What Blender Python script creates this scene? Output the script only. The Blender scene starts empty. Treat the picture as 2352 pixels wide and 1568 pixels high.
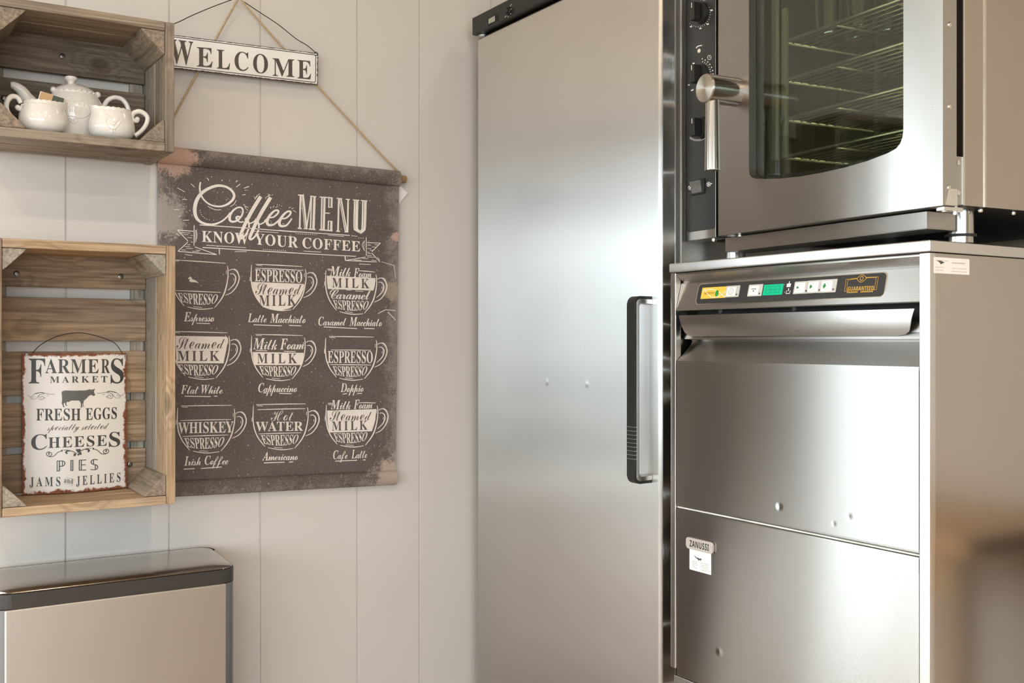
import bpy, bmesh, math, random
from mathutils import Vector, Matrix
from mathutils.geometry import tessellate_polygon
from mathutils.bvhtree import BVHTree

random.seed(7)
SC = bpy.context.scene
COL = SC.collection
PI = math.pi

# ------------------------------------------------------------------ camera, view, light
FPX = 2416.0                       # focal length in pixels of the 2352 px wide frame
CAMZ = 1.10
CAM = Vector((0, 0, CAMZ))
YAW = math.radians(32.28)
FWD = Vector((math.sin(YAW), math.cos(YAW), 0))
RGT = Vector((math.cos(YAW), -math.sin(YAW), 0))
HOR = 780.0
cam_data = bpy.data.cameras.new('camera')
cam_data.sensor_width = 36.0
cam_data.lens = FPX / 2352 * 36
cam_data.shift_y = -(784 - HOR) / 2352
cam_data.clip_start = 0.02
cam = bpy.data.objects.new('camera', cam_data)
cam.location = CAM
cam.rotation_euler = (PI / 2, 0, -YAW)
COL.objects.link(cam)
SC.camera = cam
SC.view_settings.view_transform = 'Standard'
SC.view_settings.look = 'None'
SC.view_settings.gamma = 1.0
SC.view_settings.use_curve_mapping = False
SC.view_settings.exposure = 0.60
SC.cycles.max_bounces = 10
SC.cycles.diffuse_bounces = 5
SC.cycles.glossy_bounces = 6
SC.cycles.transparent_max_bounces = 16
SC.cycles.caustics_reflective = False
SC.cycles.caustics_refractive = False
SC.cycles.use_denoising = True
SC.cycles.sample_clamp_indirect = 6.0

WALL_Y = 2.45                      # plank wall
ROOM = (-3.3, 2.16, -3.4, WALL_Y, 0.0, 2.62)
WIN1 = (-2.05, 0.205, 0.05, 1.86)  # garden door in the plank wall: x0 x1 z0 z1
WIN2 = (-3.1, 2.2, 0.30, 2.20)     # window in the left wall: y0 y1 z0 z1
FILL_WIN = (-3.1, .45, 0.25, 2.3)        # window added behind the camera for more daylight: x0 x1 z0 z1

world = bpy.data.worlds.new('overcast_sky')
SC.world = world
world.use_nodes = True
wn = world.node_tree
bg = wn.nodes['Background']
bg.inputs['Color'].default_value = (0.87, 0.945, 1.04, 1)
bg.inputs['Strength'].default_value = 5.2

def area(name, loc, rot, sx, sy, power, color, portal=False, disk=False):
    l = bpy.data.lights.new(name, 'AREA')
    l.shape = 'DISK' if disk else 'RECTANGLE'
    l.size = sx
    if not disk: l.size_y = sy
    l.energy = power
    l.color = color
    l.cycles.is_portal = portal
    o = bpy.data.objects.new(name, l)
    o.location = loc
    o.rotation_euler = rot
    COL.objects.link(o)
    return o
# portals let the sky in through the two windows and the added fill window
area('portal_garden_door', ((WIN1[0] + WIN1[1]) / 2, WALL_Y + .10, (WIN1[2] + WIN1[3]) / 2), (-PI / 2, 0, 0), WIN1[1] - WIN1[0], WIN1[3] - WIN1[2], 1, (1, 1, 1), True)
area('portal_fill_window', ((FILL_WIN[0] + FILL_WIN[1]) / 2, ROOM[2] - .10, (FILL_WIN[2] + FILL_WIN[3]) / 2), (PI / 2, 0, 0), FILL_WIN[1] - FILL_WIN[0], FILL_WIN[3] - FILL_WIN[2], 1, (1, 1, 1), True)
area('portal_window', (ROOM[0] - .10, (WIN2[0] + WIN2[1]) / 2, (WIN2[2] + WIN2[3]) / 2), (0, -PI / 2, 0), WIN2[3] - WIN2[2], WIN2[1] - WIN2[0], 1, (1, 1, 1), True)
WARM = (1.0, 0.82, 0.62)
LAMPS = [(0.62, 1.86), (1.72, 1.80), (-0.55, 1.86), (0.62, 0.55), (-0.55, 0.55), (0.62, -0.75), (-0.55, -0.75), (-1.7, .55), (-1.7, -.75), (-2.5, .9), (-2.1, 1.75), (1.65, -.75)]
LAMP_W = 6.0                       # watts; the row along the plank wall is dimmed
# LIGHTS ARE PLACED WITH THEIR CEILING FITTINGS BELOW (downlight builder)
# glyph outlines: style code, character code, advance, then one list of x, y pairs per loop
GLYPHS = [
(83,65,175,(-3,0,-3,7,4,8,9,12,20,30,82,186,90,186,154,35,164,14,170,9,177,7,177,0,92,0,92,7,108,10,113,18,109,33,101,53,41,53,31,28,30,24,30,19,35,10,49,7,51,7,51,0),(45,64,97,64,71,128)),
(83,67,187,(103,-4,77,-1,55,8,36,22,22,42,13,65,10,91,13,117,22,140,37,159,55,174,78,183,104,186,124,184,147,176,155,174,163,177,168,186,175,186,175,123,168,123,157,146,143,163,125,174,106,177,89,174,75,163,65,146,59,122,57,91,60,61,66,39,77,22,92,13,111,9,127,12,143,18,158,28,171,42,179,35,158,13,133,0)),
(83,69,177,(6,0,6,7,18,8,25,12,29,19,30,31,30,147,29,162,25,170,18,174,6,175,6,182,160,182,160,128,153,128,147,149,136,163,118,170,93,172,80,171,74,167,73,155,73,98,77,98,93,101,104,108,111,120,115,138,122,138,122,47,115,47,109,73,104,80,96,85,74,89,73,89,73,27,74,19,77,14,92,11,110,12,125,15,138,21,148,30,157,42,164,57,172,57,161,0)),
(83,70,162,(6,0,6,7,18,9,25,13,29,21,30,34,30,150,29,162,25,169,17,173,6,175,6,182,157,182,157,128,151,128,147,143,142,154,134,163,124,168,110,171,92,172,80,172,74,168,73,159,73,99,76,99,91,101,102,108,109,120,114,139,121,139,121,47,114,47,110,67,103,80,92,87,75,89,73,89,73,32,75,17,78,12,84,9,103,7,103,0)),
(83,71,203,(107,-4,80,-1,57,8,37,22,23,41,14,64,11,92,14,118,23,141,37,160,56,174,78,183,103,186,125,184,148,176,155,174,162,177,168,186,175,186,175,123,168,123,161,138,153,152,143,162,132,170,120,176,107,177,89,174,76,164,66,146,60,122,58,91,62,54,72,27,82,15,95,8,110,5,123,7,131,11,136,18,137,28,137,51,136,62,132,68,124,71,110,73,110,79,200,79,200,73,189,72,183,68,179,62,178,51,178,12,143,0)),
(83,72,209,(6,0,6,7,18,9,25,13,29,20,30,32,30,152,29,162,25,170,18,174,6,175,6,182,97,182,97,175,82,173,75,166,73,152,73,100,137,100,137,152,135,166,128,173,113,175,113,182,203,182,203,175,191,173,184,170,181,163,180,152,180,32,181,21,184,13,191,9,203,7,203,0,113,0,113,7,124,9,132,12,135,20,137,32,137,88,73,88,73,32,74,20,78,13,85,9,97,7,97,0)),
(83,73,104,(5,0,5,7,17,9,24,13,29,19,30,30,30,155,29,165,25,171,18,174,5,175,5,182,98,182,98,175,86,174,78,171,74,165,73,155,73,31,75,18,82,10,98,7,98,0)),
(83,74,132,(44,-26,31,-25,21,-21,12,-16,5,-9,0,0,-1,9,0,18,4,24,10,28,18,30,26,29,32,25,36,19,37,11,34,-1,31,-8,33,-14,42,-16,50,-15,55,-10,59,9,59,147,57,164,54,169,49,172,32,175,32,182,126,182,126,175,111,172,106,169,104,164,102,147,102,35,100,13,93,-4,81,-16,65,-24)),
(83,75,204,(6,0,6,7,18,9,25,13,29,20,30,32,30,152,29,162,25,170,18,174,7,175,7,182,97,182,97,175,82,173,75,166,73,152,73,93,128,149,137,159,139,167,134,173,116,175,116,182,194,182,194,175,191,175,166,168,138,144,108,114,185,19,195,10,208,7,208,0,112,0,112,7,122,7,129,8,134,14,127,26,80,85,73,79,73,32,74,20,78,13,85,9,97,7,97,0)),
(83,76,171,(6,0,6,7,18,9,25,13,29,20,30,32,30,152,29,163,25,170,18,174,6,175,6,182,100,182,100,175,83,174,78,171,75,167,73,152,73,33,74,19,80,12,93,11,111,12,126,16,138,22,148,32,156,45,164,62,171,62,161,0)),
(83,77,254,(6,0,6,7,17,9,25,13,29,20,30,32,30,153,28,166,21,173,6,175,6,182,74,182,127,57,180,182,247,182,247,175,236,173,229,169,225,162,224,151,224,34,226,17,233,9,247,7,247,0,158,0,158,7,173,10,180,18,182,33,182,160,115,0,108,0,42,156,42,32,44,19,48,12,56,8,68,7,68,0)),
(83,78,197,(161,-4,43,140,43,31,44,20,47,12,55,9,67,7,67,0,7,0,7,7,22,9,28,17,30,31,30,155,15,173,7,175,7,182,63,182,156,67,156,151,154,166,147,173,132,175,132,182,192,182,192,175,180,174,173,170,170,163,169,151,169,-4)),
(83,79,210,(104,-4,85,-2,67,3,52,12,38,23,26,37,18,53,13,72,11,91,13,111,18,129,26,145,38,159,52,170,68,179,86,185,106,186,125,185,143,179,159,171,172,159,184,146,192,129,198,111,199,91,198,72,192,53,184,37,172,23,158,12,142,3,124,-2),(106,5,122,8,135,19,144,36,150,60,152,91,149,128,139,155,124,172,104,177,87,174,75,164,65,146,60,122,58,91,61,54,71,27,86,10)),
(83,80,167,(6,0,6,7,18,9,25,13,29,20,30,32,30,152,29,162,25,170,18,174,6,175,6,182,85,182,115,181,134,176,147,169,156,159,162,147,164,133,159,112,147,96,126,86,97,82,73,82,73,32,74,20,78,13,85,9,97,7,97,0),(73,92,81,92,98,94,109,101,115,113,117,132,115,150,110,163,101,170,87,172,76,170,73,159)),
(83,82,189,(6,0,6,7,18,9,25,13,29,20,30,32,30,152,29,162,25,170,18,174,6,175,6,182,87,182,122,179,147,170,162,155,167,134,162,114,149,99,126,89,173,20,181,10,191,7,192,7,192,0,135,0,81,85,73,85,73,32,74,20,78,13,85,9,97,7,97,0),(73,93,81,93,99,96,112,103,119,116,121,134,118,156,107,168,90,172,81,172,76,169,73,154)),
(83,83,156,(17,-4,17,63,25,63,33,38,45,20,60,9,79,6,92,8,103,14,109,24,111,36,106,52,90,64,65,76,45,88,31,101,23,116,20,133,22,148,27,161,35,172,46,180,59,185,74,186,92,185,113,179,117,178,120,178,125,180,128,186,136,186,136,128,129,128,124,142,117,154,109,164,99,172,89,176,78,178,65,176,56,171,50,162,48,152,50,142,55,135,75,121,101,109,127,93,135,85,140,75,144,53,142,37,136,23,126,12,112,3,96,-2,77,-4,63,-3,50,0,39,4,34,5,28,3,24,-4)),
(83,84,169,(37,0,37,7,49,8,57,12,61,20,62,32,62,173,60,173,41,170,26,161,16,147,12,127,4,127,4,182,164,182,164,127,157,127,154,144,147,157,137,166,124,171,107,173,105,173,105,32,107,20,111,12,118,8,131,7,131,0)),
(83,85,197,(99,-5,67,-1,46,11,33,32,29,62,29,152,28,162,24,170,17,174,6,175,6,182,96,182,96,175,81,173,74,166,72,152,72,56,75,35,81,21,93,12,110,9,127,11,140,18,149,29,155,44,157,64,157,151,156,162,152,169,144,173,131,175,131,182,190,182,190,175,179,173,173,169,170,162,169,151,169,73,165,37,152,13,130,-1)),
(83,87,244,(68,-4,13,157,6,171,1,174,-6,175,-6,182,72,182,72,175,60,173,57,169,56,164,59,149,89,61,120,141,114,160,111,167,107,172,92,175,92,182,176,182,176,175,162,173,157,165,160,154,190,66,216,148,219,163,218,168,215,172,201,175,201,182,250,182,250,175,243,173,238,168,230,152,178,-4,171,-4,126,124,76,-4)),
(83,89,170,(41,0,41,7,52,9,59,13,63,20,64,32,64,71,19,155,12,166,6,172,0,174,-5,175,-5,182,83,182,83,175,78,175,67,173,62,167,66,157,99,90,133,146,139,163,134,172,119,175,118,175,118,182,176,182,176,175,164,170,153,157,107,81,107,32,108,20,112,13,119,9,131,7,131,0)),
(75,65,198,(20,-6,7,-4,-3,2,-9,11,-11,22,-9,33,-4,41,5,47,15,49,23,48,29,45,33,40,34,35,31,26,24,21,17,20,12,18,8,15,7,11,11,4,21,1,38,5,58,17,80,38,70,53,67,68,69,79,75,88,84,94,96,96,110,93,122,85,156,120,189,148,215,166,233,172,238,170,229,153,196,89,163,16,179,23,196,38,208,50,227,67,239,73,245,72,233,63,219,50,205,36,191,23,176,13,159,8,157,3,115,-2,121,12,103,20,87,31,69,15,53,3,37,-4),(140,44,174,98,215,157,179,129,129,78,137,61,140,45),(87,46,116,77,106,82,96,78,88,69,85,57),(124,19,128,44,126,58,122,70,93,38,109,26)),
(75,67,187,(119,-2,104,0,91,4,79,11,71,20,66,31,64,43,69,64,50,71,40,83,36,100,39,117,48,133,63,147,82,158,103,166,125,168,137,167,141,164,139,161,132,160,118,159,103,154,78,136,60,114,55,103,53,92,55,81,61,74,71,70,90,98,115,125,143,147,171,162,196,167,206,166,214,162,219,156,221,147,219,139,215,131,198,111,174,92,144,76,111,67,100,45,97,28,99,16,107,8,119,5,140,9,158,19,171,32,176,46,174,54,171,60,159,64,145,60,134,49,131,42,130,34,128,27,125,24,120,27,118,35,119,45,123,54,130,61,138,66,147,70,158,71,169,69,177,64,182,57,183,46,182,37,178,28,162,13,141,2),(116,74,139,83,163,99,184,118,198,137,204,154,202,159,197,161,183,155,163,136,139,109)),
(75,68,201,(61,-2,46,-1,35,3,29,8,27,15,28,20,32,25,39,28,49,29,69,27,92,21,104,37,118,63,130,86,151,119,177,145,157,157,131,161,111,158,93,150,76,137,62,119,52,100,49,82,50,74,54,68,60,64,68,62,84,67,101,79,114,97,120,111,122,126,122,128,122,130,123,135,126,136,129,135,131,130,128,111,122,93,111,78,98,66,83,58,67,55,56,57,46,60,38,66,31,74,27,83,26,93,28,106,33,118,42,130,53,141,66,151,81,158,104,165,128,168,160,163,185,150,194,155,201,156,205,156,206,154,199,149,191,143,204,122,208,94,203,63,190,34,180,21,169,12,151,2,131,-1,114,1,99,6,80,0),(134,8,151,11,166,19,179,33,190,52,196,73,199,94,195,120,185,137,176,119,168,91,155,55,147,41,138,31,114,13),(59,5,73,7,85,13,66,20,52,23,40,21,36,15,39,9,48,6)),
(75,69,149,(82,-2,66,0,51,4,39,11,30,20,25,31,23,44,27,63,40,79,61,92,91,100,81,112,78,126,80,136,87,146,96,155,109,162,123,167,139,168,157,166,171,159,180,149,183,136,179,120,167,109,152,105,143,106,137,110,132,116,131,123,135,134,144,143,153,146,157,145,159,143,157,140,149,133,146,122,148,114,153,111,161,113,169,118,174,126,175,135,173,145,167,153,158,158,147,160,137,158,127,154,119,146,113,136,110,125,108,112,109,103,118,104,129,103,136,100,142,92,138,86,129,84,115,86,101,93,90,87,79,79,70,68,63,57,59,44,57,31,60,17,69,8,84,5,98,7,112,11,124,18,133,27,139,37,141,47,140,53,136,58,131,62,125,63,116,61,107,55,101,45,99,33,96,24,92,20,88,25,87,33,89,48,97,61,109,69,123,71,137,68,146,60,149,46,147,37,143,29,129,13,108,2),(125,90,130,91,132,92,129,96,120,97,116,97,111,96,117,92)),
(75,70,197,(93,69,81,71,72,76,67,85,65,96,69,112,79,128,95,143,116,156,140,165,164,168,178,167,196,163,214,158,225,157,234,158,241,161,244,162,246,163,248,160,245,155,236,148,225,141,213,139,199,141,179,147,158,154,143,156,131,155,119,150,96,136,79,116,75,106,73,96,77,83,81,80,87,78,99,83,112,95,122,113,125,134,125,137,125,141,126,143,130,144,137,138,141,121,139,107,135,95,127,84,118,76,106,71),(73,-2,52,0,37,7,27,16,24,29,26,38,31,46,39,51,49,52,58,51,64,48,68,44,69,38,68,32,64,29,51,25,46,23,44,18,46,14,51,10,60,7,72,6,90,9,105,20,119,38,131,63,114,57,95,46,90,44,87,46,91,51,102,58,118,66,135,71,147,97,163,118,179,133,189,139,192,138,193,135,186,123,180,102,175,76,186,77,196,96,201,101,208,103,215,101,217,95,216,88,211,82,194,71,194,65,193,59,190,47,170,42,176,57,183,70,173,69,159,38,137,16,108,3),(195,78,205,85,210,94,207,96,203,95,199,91)),
(75,73,169,(59,-2,41,0,26,7,17,17,13,29,15,39,21,47,30,53,41,55,48,53,53,50,57,46,58,39,56,33,52,29,39,25,34,23,33,19,35,14,40,10,56,5,71,8,85,17,97,30,107,49,92,54,80,63,73,74,71,88,73,101,81,114,93,127,108,139,127,149,148,157,181,165,216,168,221,167,223,165,221,162,215,161,204,158,195,150,177,119,167,95,152,60,170,70,180,87,181,91,181,94,182,101,183,105,185,106,188,104,190,100,187,82,179,67,166,57,147,51,138,36,126,23,112,12,96,4,78,0),(110,57,127,92,145,120,165,142,188,158,162,152,140,142,122,128,106,110,96,92,93,77,97,63)),
(75,76,171,(50,-2,35,-1,25,4,20,10,18,16,20,23,24,28,33,32,45,33,62,31,83,23,95,40,106,64,86,68,71,78,61,91,57,106,60,122,69,137,82,149,100,159,121,166,145,168,152,168,157,167,161,163,159,161,154,160,137,159,121,155,108,148,98,140,83,120,78,99,80,88,87,79,96,73,109,71,121,98,136,121,152,141,168,156,184,165,199,168,209,167,217,162,223,155,224,146,223,136,219,126,202,105,178,86,148,71,128,37,103,13,112,9,122,8,138,13,157,27,175,44,191,59,204,70,212,73,218,72,209,66,197,55,178,36,158,17,141,5,131,1,122,0,107,2,93,8,72,1),(151,80,174,93,193,111,204,129,208,149,206,158,200,161,188,156,176,141,163,116),(47,5,65,8,79,17,62,24,45,26,31,23,26,16,32,9)),
(75,77,217,(16,-2,5,0,-3,5,-9,13,-10,23,-7,38,3,47,16,51,28,48,32,38,28,28,15,24,8,20,5,14,9,8,18,5,28,8,39,16,52,33,68,58,104,112,138,152,151,164,160,168,165,167,167,164,164,151,156,132,144,105,131,76,120,49,116,31,145,82,174,122,200,151,215,164,223,168,228,167,230,164,229,162,228,159,210,118,196,83,185,55,177,35,170,11,172,9,187,15,209,33,233,55,248,68,258,73,264,72,233,45,193,10,178,1,165,-2,156,0,149,5,145,13,143,24,145,35,148,47,155,62,166,84,180,108,194,130,204,146,181,120,156,84,142,62,128,37,118,16,111,5,106,0,99,-1,93,1,88,6,85,15,84,26,90,54,109,93,135,138,115,114,92,82,71,49,45,12,32,2)),
(75,87,249,(65,-2,59,-1,57,3,62,10,75,24,92,42,109,65,126,91,138,117,143,140,141,151,135,158,125,160,115,158,103,154,76,138,54,116,43,99,39,83,40,76,44,70,49,67,55,65,67,70,81,83,92,100,101,118,104,135,104,137,104,140,106,144,110,142,114,136,117,116,115,100,109,86,100,74,89,65,75,59,61,57,48,58,39,64,33,72,31,83,36,102,49,122,67,141,88,156,110,165,130,168,148,165,163,156,172,142,175,126,170,103,156,80,133,55,104,28,140,55,179,91,219,136,240,159,251,167,254,166,256,163,249,148,244,135,235,115,226,91,213,59,206,36,222,60,241,85,260,107,277,123,295,135,300,132,280,115,258,92,237,65,217,33,200,8,189,0,183,2,178,9,174,19,173,31,180,63,201,102,168,69,143,46,121,29,96,14)),
(75,72,227,(45,-3,25,-1,10,5,1,15,-2,27,0,38,6,46,14,51,24,53,32,52,38,48,42,43,43,37,42,32,37,28,24,23,19,21,17,16,23,8,30,5,39,4,54,7,66,17,78,33,89,55,80,51,67,45,65,43,63,43,59,43,57,46,68,54,94,65,110,90,128,115,108,102,94,98,83,101,79,109,81,116,88,125,96,136,95,137,80,130,59,111,46,99,42,99,41,102,44,108,55,118,67,129,79,138,89,143,98,145,111,141,114,136,116,131,114,122,109,112,143,137,161,151,171,155,174,154,176,153,171,147,156,125,146,104,138,77,157,83,190,128,206,144,222,157,237,165,250,167,259,166,266,162,271,156,272,149,267,134,251,117,226,100,193,85,179,57,171,37,164,17,166,12,170,10,182,12,195,17,221,36,245,57,259,69,268,73,274,72,264,65,254,55,241,43,225,28,208,15,193,6,178,1,164,0,152,2,144,8,139,18,137,31,139,43,144,58,151,73,135,68,119,38,98,16,72,1),(199,96,228,114,247,134,252,143,254,151,252,157,248,160,238,156,226,144,213,124)),
(75,83,167,(56,-2,36,0,21,7,12,17,9,29,11,39,17,47,25,52,35,54,43,53,49,50,53,46,54,40,50,30,41,26,37,25,33,25,30,23,28,19,30,14,35,10,52,6,67,9,82,20,95,38,107,64,88,68,73,78,64,91,61,106,64,121,72,136,86,149,103,159,124,166,147,168,161,167,165,163,164,160,160,160,155,160,151,160,137,159,125,155,102,141,87,122,83,111,82,99,84,88,89,79,98,73,111,71,130,109,154,140,179,161,192,166,203,168,212,166,220,161,225,154,226,146,224,133,217,119,206,106,190,93,172,81,151,71,141,51,128,33,112,18,94,7,76,0),(153,80,176,95,194,114,207,133,211,149,209,157,202,160,190,155,178,140,165,115)),
(75,97,142,(84,-2,78,-1,72,3,68,8,67,16,51,3,33,-2,23,0,14,5,8,13,6,23,8,33,13,44,29,63,51,77,63,81,75,83,88,80,94,71,99,82,129,83,104,32,98,20,96,15,99,12,105,15,115,22,124,30,130,25,105,5,94,0),(39,5,48,8,58,16,78,44,88,66,85,72,79,75,69,71,56,58,45,42,36,25,33,11,35,7)),
(75,102,143,(86,25,69,7,54,-1,40,-3,36,-2,-4,-73,-38,-77,13,10,9,18,14,27,23,30,24,30,45,64,35,54,24,45,20,51,33,62,43,72,55,86,71,109,89,133,104,150,118,160,132,163,143,161,149,156,152,147,149,135,142,121,131,107,116,93,76,67,41,6,43,6,60,11,69,18,80,30),(76,76,102,93,120,111,131,129,134,146,132,153,127,154,119,149,107,134,92,109)),
(75,114,110,(95,25,78,10,69,2,54,-2,43,0,34,4,29,10,27,19,31,34,42,51,59,66,48,65,41,65,31,55,20,45,15,51,24,59,33,67,38,86,42,89,46,88,46,84,46,82,46,80,49,77,57,75,71,74,82,69,86,60,83,52,76,41,68,30,62,21,58,12,59,9,62,8,71,13,90,30)),
(75,109,215,(-1,-2,18,25,31,44,41,61,40,63,34,59,20,45,15,51,39,73,49,80,59,82,67,78,70,65,68,53,93,75,113,83,118,82,123,78,126,72,127,65,125,53,150,75,170,83,178,81,185,77,189,71,190,61,189,51,184,41,171,23,165,11,167,8,175,14,194,30,200,25,185,12,176,5,167,0,159,-2,151,0,145,4,141,12,140,21,141,31,147,42,158,56,169,72,167,74,157,70,143,56,125,34,101,0,61,-2,86,34,99,54,104,64,106,69,103,71,81,54,40,0)),
(75,99,104,(38,-2,26,0,16,6,10,15,8,26,10,37,14,47,31,65,52,78,74,83,84,82,92,78,97,73,98,66,95,56,90,52,84,51,77,54,75,61,77,68,84,73,80,74,71,70,60,57,49,41,41,25,38,13,40,8,45,6,55,9,66,15,76,23,84,30,90,25,64,5,51,0)),
(75,100,162,(35,-2,24,0,15,5,8,13,6,24,8,35,13,45,30,64,53,78,76,83,89,80,97,71,142,154,175,157,108,37,99,20,96,12,97,9,99,8,110,14,128,30,134,25,111,5,101,0,92,-2,82,0,75,3,71,9,70,15,70,17,53,3),(42,5,54,11,68,25,81,44,88,57,90,67,88,73,83,75,72,71,60,59,49,44,40,31,35,21,34,13,36,7)),
(75,101,110,(40,-2,26,0,15,7,7,16,5,27,6,36,11,46,28,64,51,78,73,83,82,81,89,78,94,72,96,65,94,57,89,49,68,36,39,27,34,12,36,8,42,6,54,8,66,12,78,19,91,30,96,25,82,13,68,5,53,0),(42,34,59,40,72,52,76,59,78,66,76,72,73,74,64,69,52,55)),
(75,105,92,(74,97,64,100,60,109,61,115,65,120,77,124,86,121,90,112,89,107,85,102),(78,25,62,10,52,3,34,-2,23,0,16,6,14,16,19,32,34,59,27,52,20,45,14,51,22,58,33,69,43,80,81,83,53,33,42,11,44,8,54,13,73,30)),
(75,104,152,(137,25,127,15,119,8,108,1,96,-2,89,0,82,4,78,12,77,21,80,33,84,41,93,53,109,70,110,73,108,74,100,71,89,64,75,50,59,30,40,0,6,-2,41,64,31,54,22,45,17,51,34,67,49,85,63,109,88,154,121,157,66,53,91,75,111,83,119,81,125,77,129,70,130,60,129,52,125,44,110,26,102,11,104,8,113,14,132,30)),
(75,107,146,(5,-2,42,66,32,55,22,45,17,51,37,72,52,91,63,109,88,154,120,157,38,0),(87,-2,81,-1,75,2,72,7,71,13,73,23,77,31,82,38,84,42,83,45,79,46,76,45,72,45,68,46,67,49,69,52,74,53,86,56,95,67,106,79,118,83,130,79,135,70,131,61,122,57,113,59,110,66,112,71,110,72,103,64,92,52,104,45,109,34,107,24,105,20,105,18,107,16,114,19,125,30,130,25,106,4,96,0)),
(75,108,112,(81,25,59,5,49,0,38,-2,29,-1,22,3,17,10,16,17,19,31,27,48,31,56,20,45,14,50,33,68,48,88,88,154,121,157,63,52,48,26,44,13,44,10,47,8,57,13,76,30)),
(75,110,155,(-1,-2,18,25,31,44,41,61,40,63,34,59,20,45,15,51,39,73,49,80,59,82,67,78,70,64,68,53,93,75,114,83,121,81,127,77,131,70,133,60,129,48,120,34,111,22,104,11,106,8,115,14,134,30,140,25,125,12,116,5,107,0,99,-2,91,0,85,4,81,12,80,21,82,33,96,53,111,70,112,72,112,72,111,74,101,69,85,56,64,34,40,0)),
(75,111,120,(37,-2,25,0,15,6,9,15,7,26,9,35,13,45,30,64,52,78,64,81,75,83,87,81,96,76,101,69,103,58,101,49,98,41,84,23,93,26,103,33,108,27,90,15,71,11,54,1),(42,7,49,8,56,13,55,17,59,24,70,29,83,49,87,66,86,72,81,74,75,72,67,65,58,53,48,39,41,24,38,13,39,8)),
(75,112,145,(15,51,31,66,44,84,57,106,77,142,110,146,68,67,84,79,99,82,106,81,112,77,116,71,117,63,116,53,113,44,99,25,91,10,93,7,105,14,124,30,130,25,104,4,96,0,88,-2,79,0,72,4,67,11,65,20,67,28,73,37,89,58,98,72,95,74,89,72,81,68,63,50,46,24,-7,-73,-40,-76,31,56,25,50,19,45)),
(75,115,94,(82,28,60,8,43,0,27,-2,16,-1,8,4,3,10,2,17,5,26,14,30,23,26,26,19,22,12,16,9,14,9,21,6,30,9,37,20,42,37,44,58,44,63,43,67,37,62,28,53,19,45,15,51,27,63,45,80,48,84,52,89,56,91,60,90,61,87,58,82,56,76,58,70,67,54,70,39,69,29,64,22,77,34)),
(75,116,119,(14,51,31,67,44,82,56,101,86,151,120,152,100,118,118,118,116,109,94,109,75,77,58,47,45,22,41,11,44,8,56,13,76,30,81,25,57,5,46,0,35,-2,27,0,20,4,17,10,15,18,18,30,23,40,33,59,19,45)),
(75,117,158,(143,25,120,4,111,0,102,-1,91,0,84,4,79,9,78,17,78,21,79,25,68,13,57,5,46,0,35,-1,27,0,20,4,16,9,15,17,19,32,33,58,25,51,19,45,15,51,29,65,44,80,83,83,55,33,47,15,48,12,51,11,60,16,74,31,91,53,107,80,146,83,114,26,107,12,108,9,110,9,121,14,138,30)),
(76,83,162,(56,-2,38,0,24,6,15,16,12,28,14,38,19,46,26,51,35,52,46,49,51,39,48,30,39,26,29,25,25,22,24,17,26,12,32,7,41,3,52,2,69,6,85,18,100,37,113,65,99,67,88,71,78,77,71,86,66,95,64,107,67,121,75,136,88,149,106,159,126,166,148,168,155,168,160,167,163,164,160,162,158,162,155,163,135,160,116,154,100,143,88,130,81,115,78,99,81,87,88,77,99,71,113,69,115,69,134,109,158,140,183,161,195,166,206,168,213,166,220,162,224,155,225,147,223,133,216,120,204,106,188,93,170,81,149,71,139,51,126,33,110,18,93,7,75,0),(151,78,177,93,198,112,212,132,217,150,214,160,206,163,192,158,178,142,164,116)),
(76,72,284,(41,-3,27,-1,17,3,10,8,5,15,0,29,-1,37,1,47,6,55,13,61,21,63,29,62,35,58,38,48,37,41,34,36,24,31,17,31,11,30,9,24,10,19,14,12,24,5,42,2,53,4,62,8,77,23,91,47,97,59,103,73,88,66,75,58,58,42,54,45,66,57,83,69,103,78,106,79,125,116,153,156,138,144,123,132,108,122,97,119,88,123,84,132,88,141,95,153,101,162,104,167,103,169,100,169,86,163,67,146,47,122,43,125,56,142,72,158,88,170,102,174,112,171,115,166,116,161,115,156,113,149,107,141,102,134,98,127,101,125,110,129,126,139,145,154,165,171,182,187,185,183,170,165,160,145,151,121,141,90,157,95,172,100,194,136,220,168,247,191,260,197,272,199,280,198,286,195,289,189,291,181,289,173,284,161,275,149,262,136,245,124,224,113,212,108,199,104,185,71,175,42,169,20,166,8,168,4,173,2,183,6,195,15,207,26,217,37,224,44,229,44,223,36,212,24,198,11,184,1,172,-2,163,0,155,6,149,16,147,31,153,59,169,94,139,85,138,80,126,52,106,25,93,14,78,5,60,-1),(202,110,210,112,221,117,241,130,261,149,276,169,282,185,279,192,272,194,263,192,247,180,225,152,213,132)),
(76,67,184,(116,-2,102,0,89,4,79,11,71,20,66,31,64,42,69,65,55,69,45,76,38,87,36,100,39,117,48,133,62,147,81,158,101,166,122,168,132,167,135,165,129,163,110,160,91,152,74,139,59,123,49,107,46,92,49,80,57,72,71,69,90,97,115,124,144,147,171,162,194,167,204,166,211,162,215,156,216,149,215,140,210,131,193,111,169,92,138,77,105,68,94,45,90,27,93,13,102,5,117,2,137,6,156,16,171,31,175,39,176,48,175,56,171,62,165,65,159,66,149,65,141,60,135,52,130,42,127,34,125,28,122,25,120,30,121,41,125,51,130,59,138,65,146,69,156,71,166,69,174,65,179,57,180,48,178,36,171,24,160,14,147,6,132,0),(108,72,125,76,142,83,159,94,176,107,190,122,199,135,206,154,204,161,196,164,181,157,159,138,133,109)),
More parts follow.
